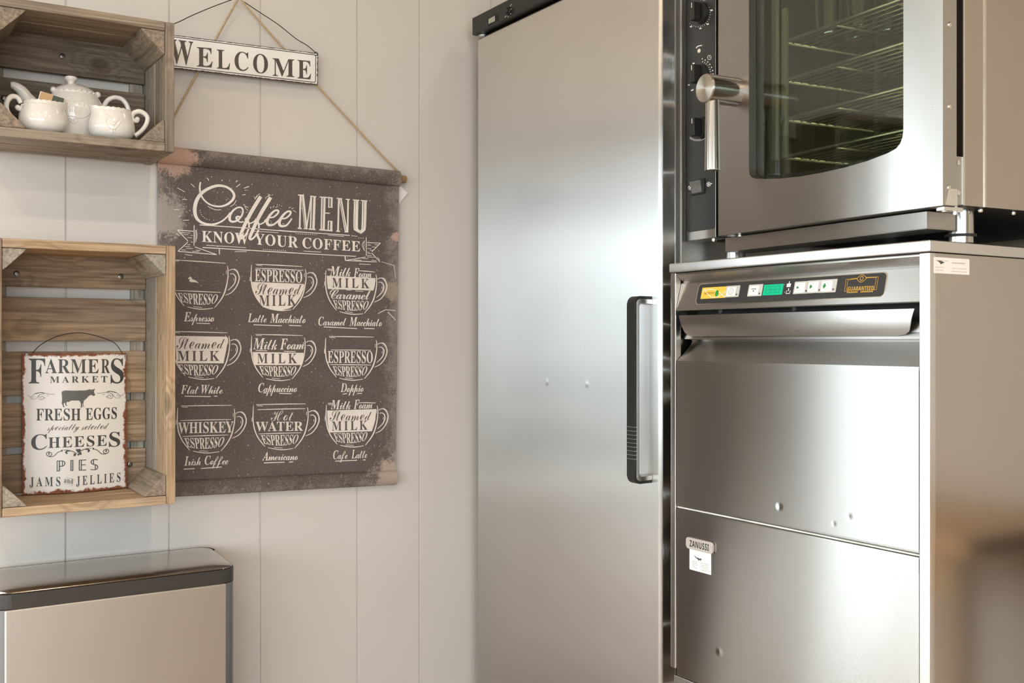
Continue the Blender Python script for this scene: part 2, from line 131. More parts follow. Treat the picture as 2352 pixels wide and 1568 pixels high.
(76,97,142,(88,-2,76,2,73,7,71,14,75,29,54,6,34,-2,24,0,17,5,12,12,10,22,12,34,17,45,34,64,56,78,76,83,90,79,96,68,103,81,129,83,102,26,96,14,94,9,97,5,104,9,115,19,118,15,102,2),(35,2,47,7,62,21,77,38,88,54,92,66,89,74,81,77,71,71,58,57,44,38,33,20,29,8,31,3)),
(76,99,99,(82,25,61,5,50,0,38,-2,27,0,19,6,13,14,11,26,13,36,18,47,34,65,54,78,74,83,85,81,91,76,93,67,90,57,81,53,74,56,71,63,75,71,84,75,79,77,70,73,60,63,49,47,39,28,33,9,35,4,41,2,51,4,61,10,80,28)),
(76,100,161,(129,25,123,19,104,3,88,-2,80,-1,75,2,71,7,70,14,74,29,52,6,42,0,32,-2,23,0,15,5,10,12,9,22,10,34,15,45,33,64,55,78,75,83,89,79,95,68,143,154,170,157,102,37,92,16,88,5,92,3,106,10,125,28),(33,2,46,7,61,21,75,38,86,54,91,66,88,74,80,77,70,71,56,57,43,38,32,20,28,8,29,3)),
(76,101,138,(107,25,83,5,71,-1,58,-3,41,1,31,10,25,21,24,32,25,44,29,55,21,45,17,49,24,56,30,64,46,81,60,92,81,103,104,108,118,104,124,96,125,89,122,75,111,60,90,45,55,34,52,25,51,15,52,6,59,2,69,4,80,9,103,28),(58,40,72,46,84,53,100,70,108,85,110,96,109,101,103,103,97,101,90,96,77,79,66,59)),
(76,105,87,(73,99,64,102,62,110,66,119,76,124,84,121,87,113,83,103),(36,62,29,54,20,45,16,49,34,66,48,81,76,83,49,33,36,7,38,4,47,8,59,18,69,28,73,25,55,8,43,0,32,-2,25,-1,20,3,17,8,16,15,18,27,24,41,30,51)),
(76,108,105,(74,25,51,4,43,0,35,-2,28,-1,23,3,19,9,18,16,23,35,37,63,19,45,15,49,36,69,48,86,91,154,116,157,43,23,39,14,37,8,40,5,51,10,70,28)),
(76,109,210,(2,-2,21,27,35,49,40,60,38,63,30,57,19,45,15,48,29,64,43,77,53,81,62,77,65,64,60,44,75,61,88,73,98,80,108,82,114,81,119,78,122,72,123,64,117,42,137,65,154,78,168,83,175,81,181,77,185,71,186,63,183,48,171,29,163,20,159,14,156,7,159,5,171,10,180,18,191,28,195,25,174,5,165,0,155,-2,148,0,142,4,138,10,137,18,141,31,151,47,162,62,169,70,170,74,169,77,167,78,153,72,136,56,116,31,97,0,65,-2,85,33,98,57,103,70,100,74,77,56,34,0)),
(76,111,142,(122,34,107,20,97,15,85,12,69,1,53,-3,37,1,26,10,21,21,20,32,21,44,25,55,13,40,9,44,31,69,49,88,70,102,81,106,92,108,102,107,109,104,118,94,121,83,117,64,106,40,90,18,103,24,118,37),(53,2,64,5,75,13,72,16,71,20,72,25,76,29,85,33,91,32,105,60,109,74,111,86,110,94,107,99,100,101,92,98,82,89,57,47,48,27,45,13,47,5)),
(76,112,141,(123,25,104,6,93,0,84,-2,77,0,70,4,66,11,65,19,67,30,74,41,84,55,93,65,98,74,95,76,84,72,70,60,55,43,42,24,-12,-73,-38,-76,37,63,28,53,20,45,16,49,33,67,46,84,80,143,106,146,60,58,82,76,99,82,106,81,111,78,114,72,115,64,111,47,99,29,84,7,87,5,100,11,119,28)),
(76,115,92,(77,25,62,13,51,4,38,-1,27,-2,17,-1,9,3,5,9,3,16,6,24,14,28,21,25,24,18,21,12,15,9,12,9,21,5,30,9,37,20,43,38,44,62,44,70,32,59,19,45,16,49,24,57,34,66,41,73,48,80,52,86,56,91,60,88,56,83,53,76,58,66,65,52,67,39,64,26,53,12,73,28)),
(76,116,114,(75,25,53,6,44,0,35,-2,28,0,23,3,20,9,19,17,20,26,24,37,30,49,37,63,28,54,19,45,16,49,26,59,39,71,46,80,60,101,90,151,117,152,97,118,116,118,114,111,92,111,61,57,43,24,38,7,40,5,52,11,71,28)),
(76,121,150,(9,-81,0,-79,-8,-75,-12,-68,-14,-60,-5,-40,21,-21,65,-3,85,35,61,7,41,-2,35,-1,30,3,26,9,25,16,29,34,41,56,44,63,42,65,35,61,21,45,17,49,41,74,57,82,63,81,67,78,71,64,69,54,65,44,59,33,52,21,45,11,43,5,45,3,54,9,71,25,91,50,111,81,140,82,98,7,113,16,129,28,133,25,114,10,93,0,69,-39,48,-64,29,-77),(8,-76,19,-73,30,-63,43,-43,61,-10,33,-22,12,-36,0,-50,-4,-65,-1,-73)),
(78,65,185,(0,0,68,193,117,193,185,0,142,0,128,46,58,46,44,0),(68,80,118,80,104,124,100,136,96,150,93,163,89,149,85,134,82,124)),
(78,67,171,(102,-3,75,0,53,10,36,24,25,44,18,68,16,96,18,123,26,147,39,167,57,182,79,191,106,194,134,191,162,181,149,148,127,157,106,161,85,156,70,143,61,122,57,95,60,68,69,48,84,35,106,31,129,34,154,41,154,7,129,0)),
(78,68,199,(24,0,24,192,84,192,112,189,137,181,156,168,171,149,180,126,183,98,180,68,171,44,156,25,135,11,109,3,78,0),(65,34,82,34,103,36,120,44,132,56,139,74,141,97,138,124,127,144,110,155,87,158,65,158)),
(78,69,150,(24,0,24,192,135,192,135,158,65,158,65,116,130,116,130,83,65,83,65,34,135,34,135,0)),
(78,71,194,(105,-3,78,0,56,9,39,23,26,42,18,67,16,96,19,124,27,148,42,168,61,182,86,191,116,194,146,191,173,183,159,150,139,158,116,161,99,159,85,153,73,143,65,130,59,114,57,95,59,78,63,62,69,49,79,39,91,33,107,31,122,32,133,34,133,74,97,74,97,108,173,108,173,8,142,0)),
(78,73,104,(9,0,9,23,32,34,32,158,9,169,9,192,96,192,96,169,73,158,73,34,96,23,96,0)),
(78,77,253,(24,0,24,192,80,192,125,45,126,45,174,192,229,192,229,0,191,0,191,91,192,112,192,134,193,150,192,150,143,0,105,0,59,150,58,150,59,134,60,111,60,89,60,0)),
(78,78,218,(24,0,24,192,75,192,159,48,160,48,158,75,158,101,158,192,194,192,194,0,143,0,59,145,58,145,60,118,60,90,60,0)),
(78,82,177,(24,0,24,192,80,192,114,188,138,178,152,160,157,134,155,122,152,111,138,95,121,84,177,0,132,0,87,74,65,74,65,0),(65,107,78,107,95,108,107,113,113,122,116,133,113,145,106,153,94,157,77,158,65,158)),
(78,83,148,(67,-3,38,0,12,9,12,47,41,36,55,32,70,31,83,32,91,37,96,43,98,51,95,61,87,69,60,83,46,90,31,101,19,117,16,128,15,140,19,163,32,180,53,191,80,194,108,191,136,181,123,149,100,158,78,161,68,159,60,155,56,149,54,141,57,132,63,125,91,111,116,96,125,88,132,78,136,67,137,53,133,30,119,12,97,1)),
(78,84,156,(57,0,57,158,5,158,5,192,150,192,150,158,98,158,98,0)),
(78,85,203,(101,-3,77,-1,58,6,43,17,28,39,23,68,23,192,63,192,63,74,66,54,73,41,85,34,102,31,119,34,131,42,137,55,140,75,140,192,180,192,180,68,178,49,172,32,161,18,145,7,125,0)),
(78,86,175,(65,0,0,192,41,192,77,78,80,67,84,50,87,35,90,50,94,67,97,78,134,192,175,192,109,0)),
(78,90,156,(6,0,6,26,98,158,9,158,9,192,147,192,147,165,55,34,149,34,149,0)),
(78,81,214,(145,-46,110,-3,107,-3,78,0,55,10,38,25,25,44,18,69,16,96,18,124,25,148,38,168,55,183,79,192,107,195,136,192,158,183,176,168,188,148,196,124,198,96,195,66,187,40,172,20,151,6,197,-46),(107,31,129,36,144,49,153,69,156,96,153,123,144,144,129,157,107,161,85,157,70,144,61,123,58,96,61,69,70,49,85,36)),
(78,80,169,(24,0,24,192,85,192,117,188,140,176,152,157,157,132,155,116,150,101,140,87,126,77,107,70,82,68,65,68,65,0),(65,102,78,102,94,103,105,108,113,117,116,131,112,146,101,155,83,158,65,158)),
(78,72,206,(24,0,24,192,65,192,65,117,141,117,141,192,181,192,181,0,141,0,141,83,65,83,65,0)),
(68,80,176,(26,0,26,192,96,192,125,188,146,177,158,160,162,138,160,122,153,109,143,97,130,89,115,83,99,81,73,81,73,0),(40,14,58,14,58,178,40,178),(73,96,110,96,110,178,73,178),(124,100,133,106,140,113,145,124,147,138,144,155,137,167,124,174)),
(68,73,88,(21,0,21,192,67,192,67,0),(35,14,53,14,53,178,35,178)),
(68,69,151,(21,0,21,192,137,192,137,178,67,178,67,107,127,107,127,93,67,93,67,14,137,14,137,0),(35,14,53,14,53,178,35,178)),
(68,83,143,(63,-3,33,0,9,6,9,21,34,13,63,11,70,11,77,12,77,88,50,97,33,104,24,111,17,120,13,131,11,143,15,165,28,181,47,191,73,195,99,192,125,184,121,171,96,178,73,181,63,180,63,107,88,100,106,92,119,82,127,68,130,51,128,36,122,23,112,12,98,4,82,-1),(49,113,49,177,36,170,28,159,26,144,28,130,36,120),(91,16,105,24,113,35,116,50,114,61,110,70,102,77,91,83)),
(66,65,168,(-27,0,-27,7,-16,10,-5,19,129,185,137,185,131,35,131,32,133,18,142,10,155,7,155,0,71,0,71,7,83,9,90,15,93,24,95,35,95,56,39,56,20,32,13,22,11,16,15,10,28,7,28,0),(48,67,96,67,99,131)),
(66,67,176,(81,-5,60,-2,42,4,27,14,17,28,10,46,8,66,10,86,15,105,23,123,33,141,46,156,62,168,87,181,115,185,133,184,154,179,159,178,163,178,168,179,172,185,180,185,168,123,160,124,158,146,151,163,139,172,124,176,105,172,89,160,74,141,61,115,52,85,49,57,52,37,60,21,74,11,92,8,112,12,131,23,147,42,155,36,134,14,109,0)),
(66,68,193,(-13,0,-13,6,0,8,9,16,16,34,46,147,48,160,47,166,44,170,29,174,29,180,101,180,131,177,155,168,172,153,182,132,186,105,183,84,177,64,166,45,151,28,128,12,100,3,62,0),(68,8,85,11,100,17,113,28,125,42,134,59,141,78,145,98,146,119,145,138,140,153,131,164,120,170,105,172,97,171,92,169,87,157,53,31,52,25,51,20,55,11)),
(66,69,176,(-13,0,-13,6,0,8,9,16,16,34,46,147,48,155,48,160,47,166,44,170,29,174,29,180,173,180,163,130,155,130,155,132,152,151,144,163,129,169,108,172,97,171,91,167,88,159,73,100,80,100,103,103,117,112,128,129,135,129,116,55,110,55,110,60,110,65,108,77,102,85,92,90,78,91,74,91,70,91,53,29,52,23,51,17,55,11,69,9,102,13,116,19,127,27,138,39,149,55,156,55,140,0)),
(66,70,164,(-13,0,-13,6,0,8,9,16,16,34,46,147,48,155,48,161,47,167,44,171,29,174,29,180,171,180,160,129,153,129,153,133,150,150,141,162,127,169,105,171,93,169,88,158,73,99,77,99,80,99,96,101,109,106,118,115,125,128,132,128,113,54,107,54,108,59,108,63,104,81,100,86,93,89,70,91,54,33,52,19,53,13,56,10,71,6,71,0)),
(66,73,100,(-13,0,-13,6,0,8,9,16,16,34,46,147,48,155,48,161,43,170,29,174,29,180,113,180,113,174,99,171,91,164,84,146,54,33,52,19,56,10,71,6,71,0)),
(66,76,170,(-13,0,-13,6,0,8,9,16,16,34,46,147,48,160,47,166,44,170,29,174,29,180,113,180,113,174,99,172,91,163,84,146,55,33,51,17,53,13,57,11,64,10,75,9,99,12,119,20,135,34,149,53,157,53,140,0)),
(66,77,235,(75,-4,57,145,27,33,25,19,26,13,29,10,44,6,44,0,-14,0,-14,6,0,8,8,16,15,34,45,147,48,161,46,167,43,171,29,174,29,180,90,180,105,53,188,180,249,180,249,174,235,172,226,164,220,146,189,33,188,26,187,19,192,10,206,6,206,0,122,0,122,6,136,9,144,16,147,23,151,34,181,150,83,-4)),
(66,87,220,(32,-5,33,144,32,157,28,166,22,171,12,173,12,180,85,180,85,173,77,171,73,167,70,148,69,64,118,147,119,156,118,164,114,170,109,173,100,174,100,180,172,180,172,174,164,173,160,169,156,156,155,129,153,65,206,153,208,159,209,164,206,171,195,174,193,174,193,180,243,180,243,174,235,171,228,167,215,149,123,-5,115,-5,118,126,39,-5)),
(66,72,203,(-13,0,-13,6,0,8,9,16,16,34,46,147,48,155,48,161,47,167,44,171,29,174,29,180,113,180,113,174,100,172,91,164,85,146,72,101,136,101,149,147,151,161,150,167,147,171,132,174,132,180,217,180,217,174,203,172,195,165,188,147,157,33,155,19,156,13,159,10,174,6,174,0,90,0,90,6,103,8,112,16,119,34,133,88,69,88,54,33,52,19,57,10,71,6,71,0)),
(66,83,147,(62,-5,44,-2,23,4,15,6,9,4,4,-3,-3,-3,10,58,18,58,18,56,21,34,28,18,41,8,58,5,67,6,75,10,87,22,91,39,87,54,76,68,57,86,39,103,30,118,28,135,30,148,35,161,44,171,55,179,68,183,83,185,99,183,118,178,125,177,131,179,137,184,144,184,131,129,123,129,124,132,124,135,122,146,119,156,114,164,107,170,99,174,89,176,79,174,70,167,63,158,61,147,66,132,79,118,88,110,97,102,117,78,123,65,125,50,121,27,108,10,88,-1)),
(82,97,138,(102,-4,90,-2,83,4,80,14,60,1,38,-3,26,-1,16,5,10,14,8,25,12,41,25,54,48,66,80,76,80,96,78,106,75,113,68,117,59,118,46,116,42,110,45,103,49,92,48,86,44,81,38,77,31,76,23,78,18,81,14,87,13,95,15,103,20,111,28,118,38,123,50,126,65,127,89,125,105,117,114,103,117,84,117,25,118,16,122,14,128,17,132,11,118,0),(60,13,70,16,80,25,80,68,62,61,51,49,47,34,51,18)),
(82,110,152,(7,0,7,6,18,10,21,22,21,101,18,113,14,116,8,118,8,124,59,124,59,107,76,122,97,127,117,123,128,108,132,85,132,22,135,10,139,8,145,6,145,0,81,0,81,6,83,6,91,10,94,22,94,87,92,103,88,107,81,109,69,105,59,94,59,22,62,10,66,8,72,6,72,0)),
(82,100,148,(56,-4,43,-2,31,4,21,14,14,27,9,42,8,59,9,78,14,95,22,109,33,119,45,125,58,127,75,124,89,112,89,160,88,167,85,172,70,176,70,182,128,182,128,30,130,16,134,13,141,11,141,4,118,2,89,-4,89,16,75,1),(69,11,75,13,81,17,86,23,89,30,89,97,87,103,82,108,70,112,59,109,52,100,48,84,47,61,48,39,52,23,58,14)),
]

# ------------------------------------------------------------------ frames and pixels
def ray(px, py):
    return FWD + RGT * ((px - 1176) / FPX) + Vector((0, 0, (HOR - py) / FPX))

class Frame:
    """Local axes of a thing: x along its front, y into it, z up."""
    def __init__(s, loc=(0, 0, 0), rz=0.0):
        s.m = Matrix.Translation(Vector(loc)) @ Matrix.Rotation(rz, 4, 'Z')
        s.i = s.m.inverted()
        s.loc = Vector(loc); s.rz = rz
    def on(s, px, py, depth=0.0):
        return s.plane(px, py, Vector((0, depth, 0)), Vector((0, 1, 0)))
    def plane(s, px, py, p0, n):
        P = s.m @ Vector(p0); N = s.m.to_3x3() @ Vector(n)
        d = ray(px, py)
        return s.i @ (CAM + d * ((P - CAM).dot(N) / d.dot(N)))

# ------------------------------------------------------------------ scene graph
def thing(name, label, cat, fr, group=None):
    o = bpy.data.objects.new(name, None)
    o.empty_display_size = .05
    o.location = fr.loc; o.rotation_euler = (0, 0, fr.rz)
    o['label'] = label; o['category'] = cat
    if group: o['group'] = group
    COL.objects.link(o)
    return o

def obj(name, bm, mats, parent=None, smooth=None, label=None):
    me = bpy.data.meshes.new(name)
    bmesh.ops.recalc_face_normals(bm, faces=bm.faces)
    bm.to_mesh(me); bm.free()
    for m in (mats if isinstance(mats, (list, tuple)) else [mats]): me.materials.append(m)
    if smooth is not None:
        me.polygons.foreach_set('use_smooth', [True] * len(me.polygons))
        if smooth < 179: me.set_sharp_from_angle(angle=math.radians(smooth))
    o = bpy.data.objects.new(name, me)
    COL.objects.link(o)
    if smooth is not None and smooth < 179:      # flat faces keep their own normal beside rounded edges
        w = o.modifiers.new('face_weighted_normals', 'WEIGHTED_NORMAL'); w.weight = 100; w.keep_sharp = True
    if parent: o.parent = parent
    if label: o['label'] = label
    return o

def tag(o, label, cat, fr, group=None):
    o['label'] = label; o['category'] = cat
    if group: o['group'] = group
    o.location = fr.loc; o.rotation_euler = (0, 0, fr.rz)
    return o

def structure(o):
    o['kind'] = 'structure'
    return o

# ------------------------------------------------------------------ mesh helpers
NB = bmesh.new
def setmat(faces, mat):
    for f in faces: f.material_index = mat

def box(bm, x0, x1, y0, y1, z0, z1, bev=0.0, mat=0, seg=2):
    r = bmesh.ops.create_cube(bm, size=1)
    vs = r['verts']
    for v in vs:
        v.co = Vector((x0 + (v.co.x + .5) * (x1 - x0), y0 + (v.co.y + .5) * (y1 - y0), z0 + (v.co.z + .5) * (z1 - z0)))
    fs = {f for v in vs for f in v.link_faces}
    setmat(fs, mat)
    if bev > 0:
        es = {e for v in vs for e in v.link_edges}
        n = bmesh.ops.bevel(bm, geom=list(es), offset=bev, segments=seg, profile=.5, affect='EDGES')
        setmat(n['faces'], mat)
    return bm

def bx(x0, x1, y0, y1, z0, z1, bev=0.0, seg=2):
    return box(NB(), x0, x1, y0, y1, z0, z1, bev, 0, seg)

def ring(bm, c, a, b, r, n):
    return [bm.verts.new(c + a * (r * math.cos(2 * PI * k / n)) + b * (r * math.sin(2 * PI * k / n))) for k in range(n)]

def bridge(bm, r0, r1, mat=0):
    n = len(r0)
    for k in range(n):
        bm.faces.new((r0[k], r0[(k + 1) % n], r1[(k + 1) % n], r1[k])).material_index = mat

def axes(d):
    d = Vector(d).normalized()
    a = d.orthogonal().normalized()
    return a, d.cross(a)

def turned(bm, p0, d, prof, n=28, mat=0, cap0=True, cap1=True):
    """Revolve a list of (distance along d, radius) about the axis p0 + t d."""
    d = Vector(d).normalized(); a, b = axes(d); p0 = Vector(p0)
    rs = [ring(bm, p0 + d * t, a, b, max(r, 1e-5), n) for t, r in prof]
    for i in range(len(rs) - 1): bridge(bm, rs[i], rs[i + 1], mat)
    if cap0: bm.faces.new(rs[0][::-1]).material_index = mat
    if cap1: bm.faces.new(rs[-1]).material_index = mat
    return bm

def cyl(bm, p0, p1, r, r1=None, n=20, mat=0):
    p0 = Vector(p0); p1 = Vector(p1)
    return turned(bm, p0, p1 - p0, [(0, r), ((p1 - p0).length, r if r1 is None else r1)], n, mat)

def catmull(P, k=6, closed=False):
    P = [Vector(p) for p in P]; n = len(P); out = []
    if n < 3 and not closed:
        return [P[0].lerp(P[-1], i / k) for i in range(k + 1)]
    for i in range(n if closed else n - 1):
        g = (lambda j: P[j % n]) if closed else (lambda j: P[min(max(j, 0), n - 1)])
        p0, p1, p2, p3 = g(i - 1), g(i), g(i + 1), g(i + 2)
        for j in range(k):
            t = j / k
            out.append(.5 * ((2 * p1) + (p2 - p0) * t + (2 * p0 - 5 * p1 + 4 * p2 - p3) * t * t + (3 * p1 - p0 - 3 * p2 + p3) * t ** 3))
    if not closed: out.append(P[-1])
    return out

def tube(bm, pts, r, n=8, mat=0, smooth_k=0, sx=1.0):
    """Sweep a circle along pts; r is a number or a list of radii."""
    pts = [Vector(p) for p in pts]
    if smooth_k: 
        m = len(pts)
        if not isinstance(r, (int, float)):
            rr = []
            for i in range(m - 1): rr += [r[i] + (r[i + 1] - r[i]) * j / smooth_k for j in range(smooth_k)]
            r = rr + [r[-1]]
        pts = catmull(pts, smooth_k)
    prev = None; a = None
    for i, p in enumerate(pts):
        d = (pts[min(i + 1, len(pts) - 1)] - pts[max(i - 1, 0)]).normalized()
        if a is None: a = d.orthogonal().normalized()
        else: a = (a - d * a.dot(d)).normalized()
        b = d.cross(a)
        rad = r if isinstance(r, (int, float)) else r[i]
        rg = ring(bm, p, a, b, rad, n)
        if prev: bridge(bm, prev, rg, mat)
        else: bm.faces.new(rg[::-1]).material_index = mat
        prev = rg
    bm.faces.new(prev).material_index = mat
    return bm

def prism(bm, poly, d0, d1, place, mat=0, bev=0.0):
    """Extrude a 2-D polygon: place(u, v, d) gives the 3-D point."""
    A = [bm.verts.new(place(u, v, d0)) for u, v in poly]
    B = [bm.verts.new(place(u, v, d1)) for u, v in poly]
    fs = [bm.faces.new(A[::-1]), bm.faces.new(B)]
    n = len(A)
    for k in range(n): fs.append(bm.faces.new((A[k], A[(k + 1) % n], B[(k + 1) % n], B[k])))
    setmat(fs, mat)
    if bev:
        r = bmesh.ops.bevel(bm, geom=list({e for f in fs for e in f.edges}), offset=bev, segments=2, profile=.5, affect='EDGES')
        setmat(r['faces'], mat)
    return bm

def surf(bm, f, nu, nv, mat=0, thick=None):
    """A grid sheet f(u, v); with thick (a vector) it becomes a closed slab."""
    g = [[bm.verts.new(f(i / nu, j / nv)) for j in range(nv + 1)] for i in range(nu + 1)]
    for i in range(nu):
        for j in range(nv):
            bm.faces.new((g[i][j], g[i + 1][j], g[i + 1][j + 1], g[i][j + 1])).material_index = mat
    if thick is not None:
        t = Vector(thick)
        h = [[bm.verts.new(v.co + t) for v in row] for row in g]
        for i in range(nu):
            for j in range(nv):
                bm.faces.new((h[i][j], h[i][j + 1], h[i + 1][j + 1], h[i + 1][j])).material_index = mat
        for i in range(nu):
            for j in (0, nv): bm.faces.new((g[i][j], h[i][j], h[i + 1][j], g[i + 1][j])).material_index = mat
        for j in range(nv):
            for i in (0, nu): bm.faces.new((g[i][j], g[i][j + 1], h[i][j + 1], h[i][j])).material_index = mat
    return bm

def rrect(x0, x1, z0, z1, r, n=5):
    """Outline of a rounded rectangle; r is one radius or (tl, tr, br, bl)."""
    R = (r,) * 4 if isinstance(r, (int, float)) else r
    out = []
    for (cx, cz, a0, q) in ((x1 - R[1], z1 - R[1], 0, R[1]), (x0 + R[0], z1 - R[0], 90, R[0]), (x0 + R[3], z0 + R[3], 180, R[3]), (x1 - R[2], z0 + R[2], 270, R[2])):
        for k in range(n + 1):
            a = math.radians(a0 + 90 * k / n)
            out.append((cx + q * math.cos(a), cz + q * math.sin(a)))
    return out

def plate(bm, poly, y0, y1, mat=0, bev=0.0):
    """A flat plate in the x-z plane between depths y0 and y1."""
    return prism(bm, poly, y0, y1, lambda u, v, d: Vector((u, d, v)), mat, bev)

# ------------------------------------------------------------------ lettering
GL = {}
for _g in GLYPHS:
    GL[chr(_g[0]) + chr(_g[1])] = (_g[2], [list(zip(q[0::2], q[1::2])) for q in _g[3:]])

def typeset(s, style, track=0):
    """Outlines of a line of text; returns glyph loops and the ink width, cap height 1."""
    x = 0; out = []
    for ch in s:
        if ch == ' ':
            x += 110 + track; continue
        st = style if isinstance(style, str) else style[0 if ch.isupper() else 1]
        adv, loops = GL[st + ch]
        out.append([[(px + x, py) for px, py in lp] for lp in loops])
        x += adv + track
    xs = [p[0] for g in out for lp in g for p in lp]
    cap = max(p[1] for lp in out[0] for p in lp)
    x0, x1 = min(xs), max(xs)
    return [[[((px - x0) / (x1 - x0), py / cap) for px, py in lp] for lp in g] for g in out]

class Art:
    """Flat print gathered as polygons in drawing coordinates, laid on a surface at the end."""
    def __init__(s): s.items = []
    def poly(s, pts, mat=0, layer=1): s.items.append(([[tuple(p)[:2] for p in pts]], mat, layer))
    def loops(s, loops, mat=0, layer=1): s.items.append((loops, mat, layer))
    def line(s, pts, w, mat=0, layer=1, k=0, closed=False):
        pts = [Vector((p[0], p[1], 0)) for p in pts]
        if k:
            if not isinstance(w, (int, float)):
                ww = []
                for i in range(len(pts) - 1): ww += [w[i] + (w[i + 1] - w[i]) * j / k for j in range(k)]
                w = ww + [w[-1]]
            pts = catmull(pts, k, closed)
        n = len(pts); L = []; R = []
        for i in range(n):
            a, b = (pts[(i - 1) % n], pts[(i + 1) % n]) if closed else (pts[max(i - 1, 0)], pts[min(i + 1, n - 1)])
            d = (b - a).normalized(); q = Vector((-d.y, d.x, 0))
            h = (w if isinstance(w, (int, float)) else w[i % len(w)]) / 2
            L.append(pts[i] + q * h); R.append(pts[i] - q * h)
        for i in range(n if closed else n - 1):
            j = (i + 1) % n
            s.poly((L[i], L[j], R[j], R[i]), mat, layer)
    def text(s, txt, style, a, b, h0, h1=None, mat=0, layer=1, track=0, warp=None, shear=0.0):
        """Set txt with its baseline from a to b (drawing coordinates, y down); h is the cap height."""
        h1 = h0 if h1 is None else h1
        for g in typeset(txt, style, track):
            m = []
            for lp in g:
                q = []
                for u, v in lp:
                    if warp: q.append(warp(u, v)); continue
                    h = h0 + (h1 - h0) * u
                    q.append((a[0] + (b[0] - a[0]) * u + shear * v * h, a[1] + (b[1] - a[1]) * u - v * h))
                m.append(q)
            # a stroke and its counters go together; separate strokes of a letter are laid one by one
            ar = lambda L: sum(p[0] * q_[1] - q_[0] * p[1] for p, q_ in zip(L, L[1:] + L[:1]))
            big = max(m, key=lambda L: abs(ar(L)))
            outs = [[L] for L in m if ar(L) * ar(big) > 0]
            for L in m:
                if ar(L) * ar(big) > 0: continue
                for o in outs:
                    if min(p[0] for p in o[0]) <= L[0][0] <= max(p[0] for p in o[0]) and min(p[1] for p in o[0]) <= L[0][1] <= max(p[1] for p in o[0]):
                        o.append(L); break
            for o in outs: s.loops(o, mat, layer)
    def build(s, bm, place, mat0=0, fine=0.0):
        for ix, (loops, mat, layer) in enumerate(s.items):
            layer += (ix % 24) * .03          # a hair apart, so that crossing strokes do not share a plane
            flat = [p for lp in loops for p in lp]
            if len(loops) == 1 and len(flat) == 4: tris = [(0, 1, 2, 3)]
            else: tris = tessellate_polygon([[Vector((p[0], p[1], 0)) for p in lp] for lp in loops])
            if fine:                                  # cut large areas up so that they follow a curved surface
                tb = bmesh.new(); tv = [tb.verts.new((p[0], p[1], 0)) for p in flat]
                for t in tris:
                    try: tb.faces.new([tv[k] for k in t])
                    except ValueError: pass
                for _ in range(5):
                    es = [e for e in tb.edges if e.calc_length() > fine]
                    if not es: break
                    bmesh.ops.subdivide_edges(tb, edges=es, cuts=1)
                    bmesh.ops.triangulate(tb, faces=tb.faces[:])
                tb.verts.index_update()
                flat = [(v.co.x, v.co.y) for v in tb.verts]; tris = [[v.index for v in f.verts] for f in tb.faces]
                tb.free()
            vs = [bm.verts.new(place(p[0], p[1], layer)) for p in flat]
            for t in tris:
                try: bm.faces.new([vs[k] for k in t]).material_index = mat0 + mat
                except ValueError: pass
        return bm

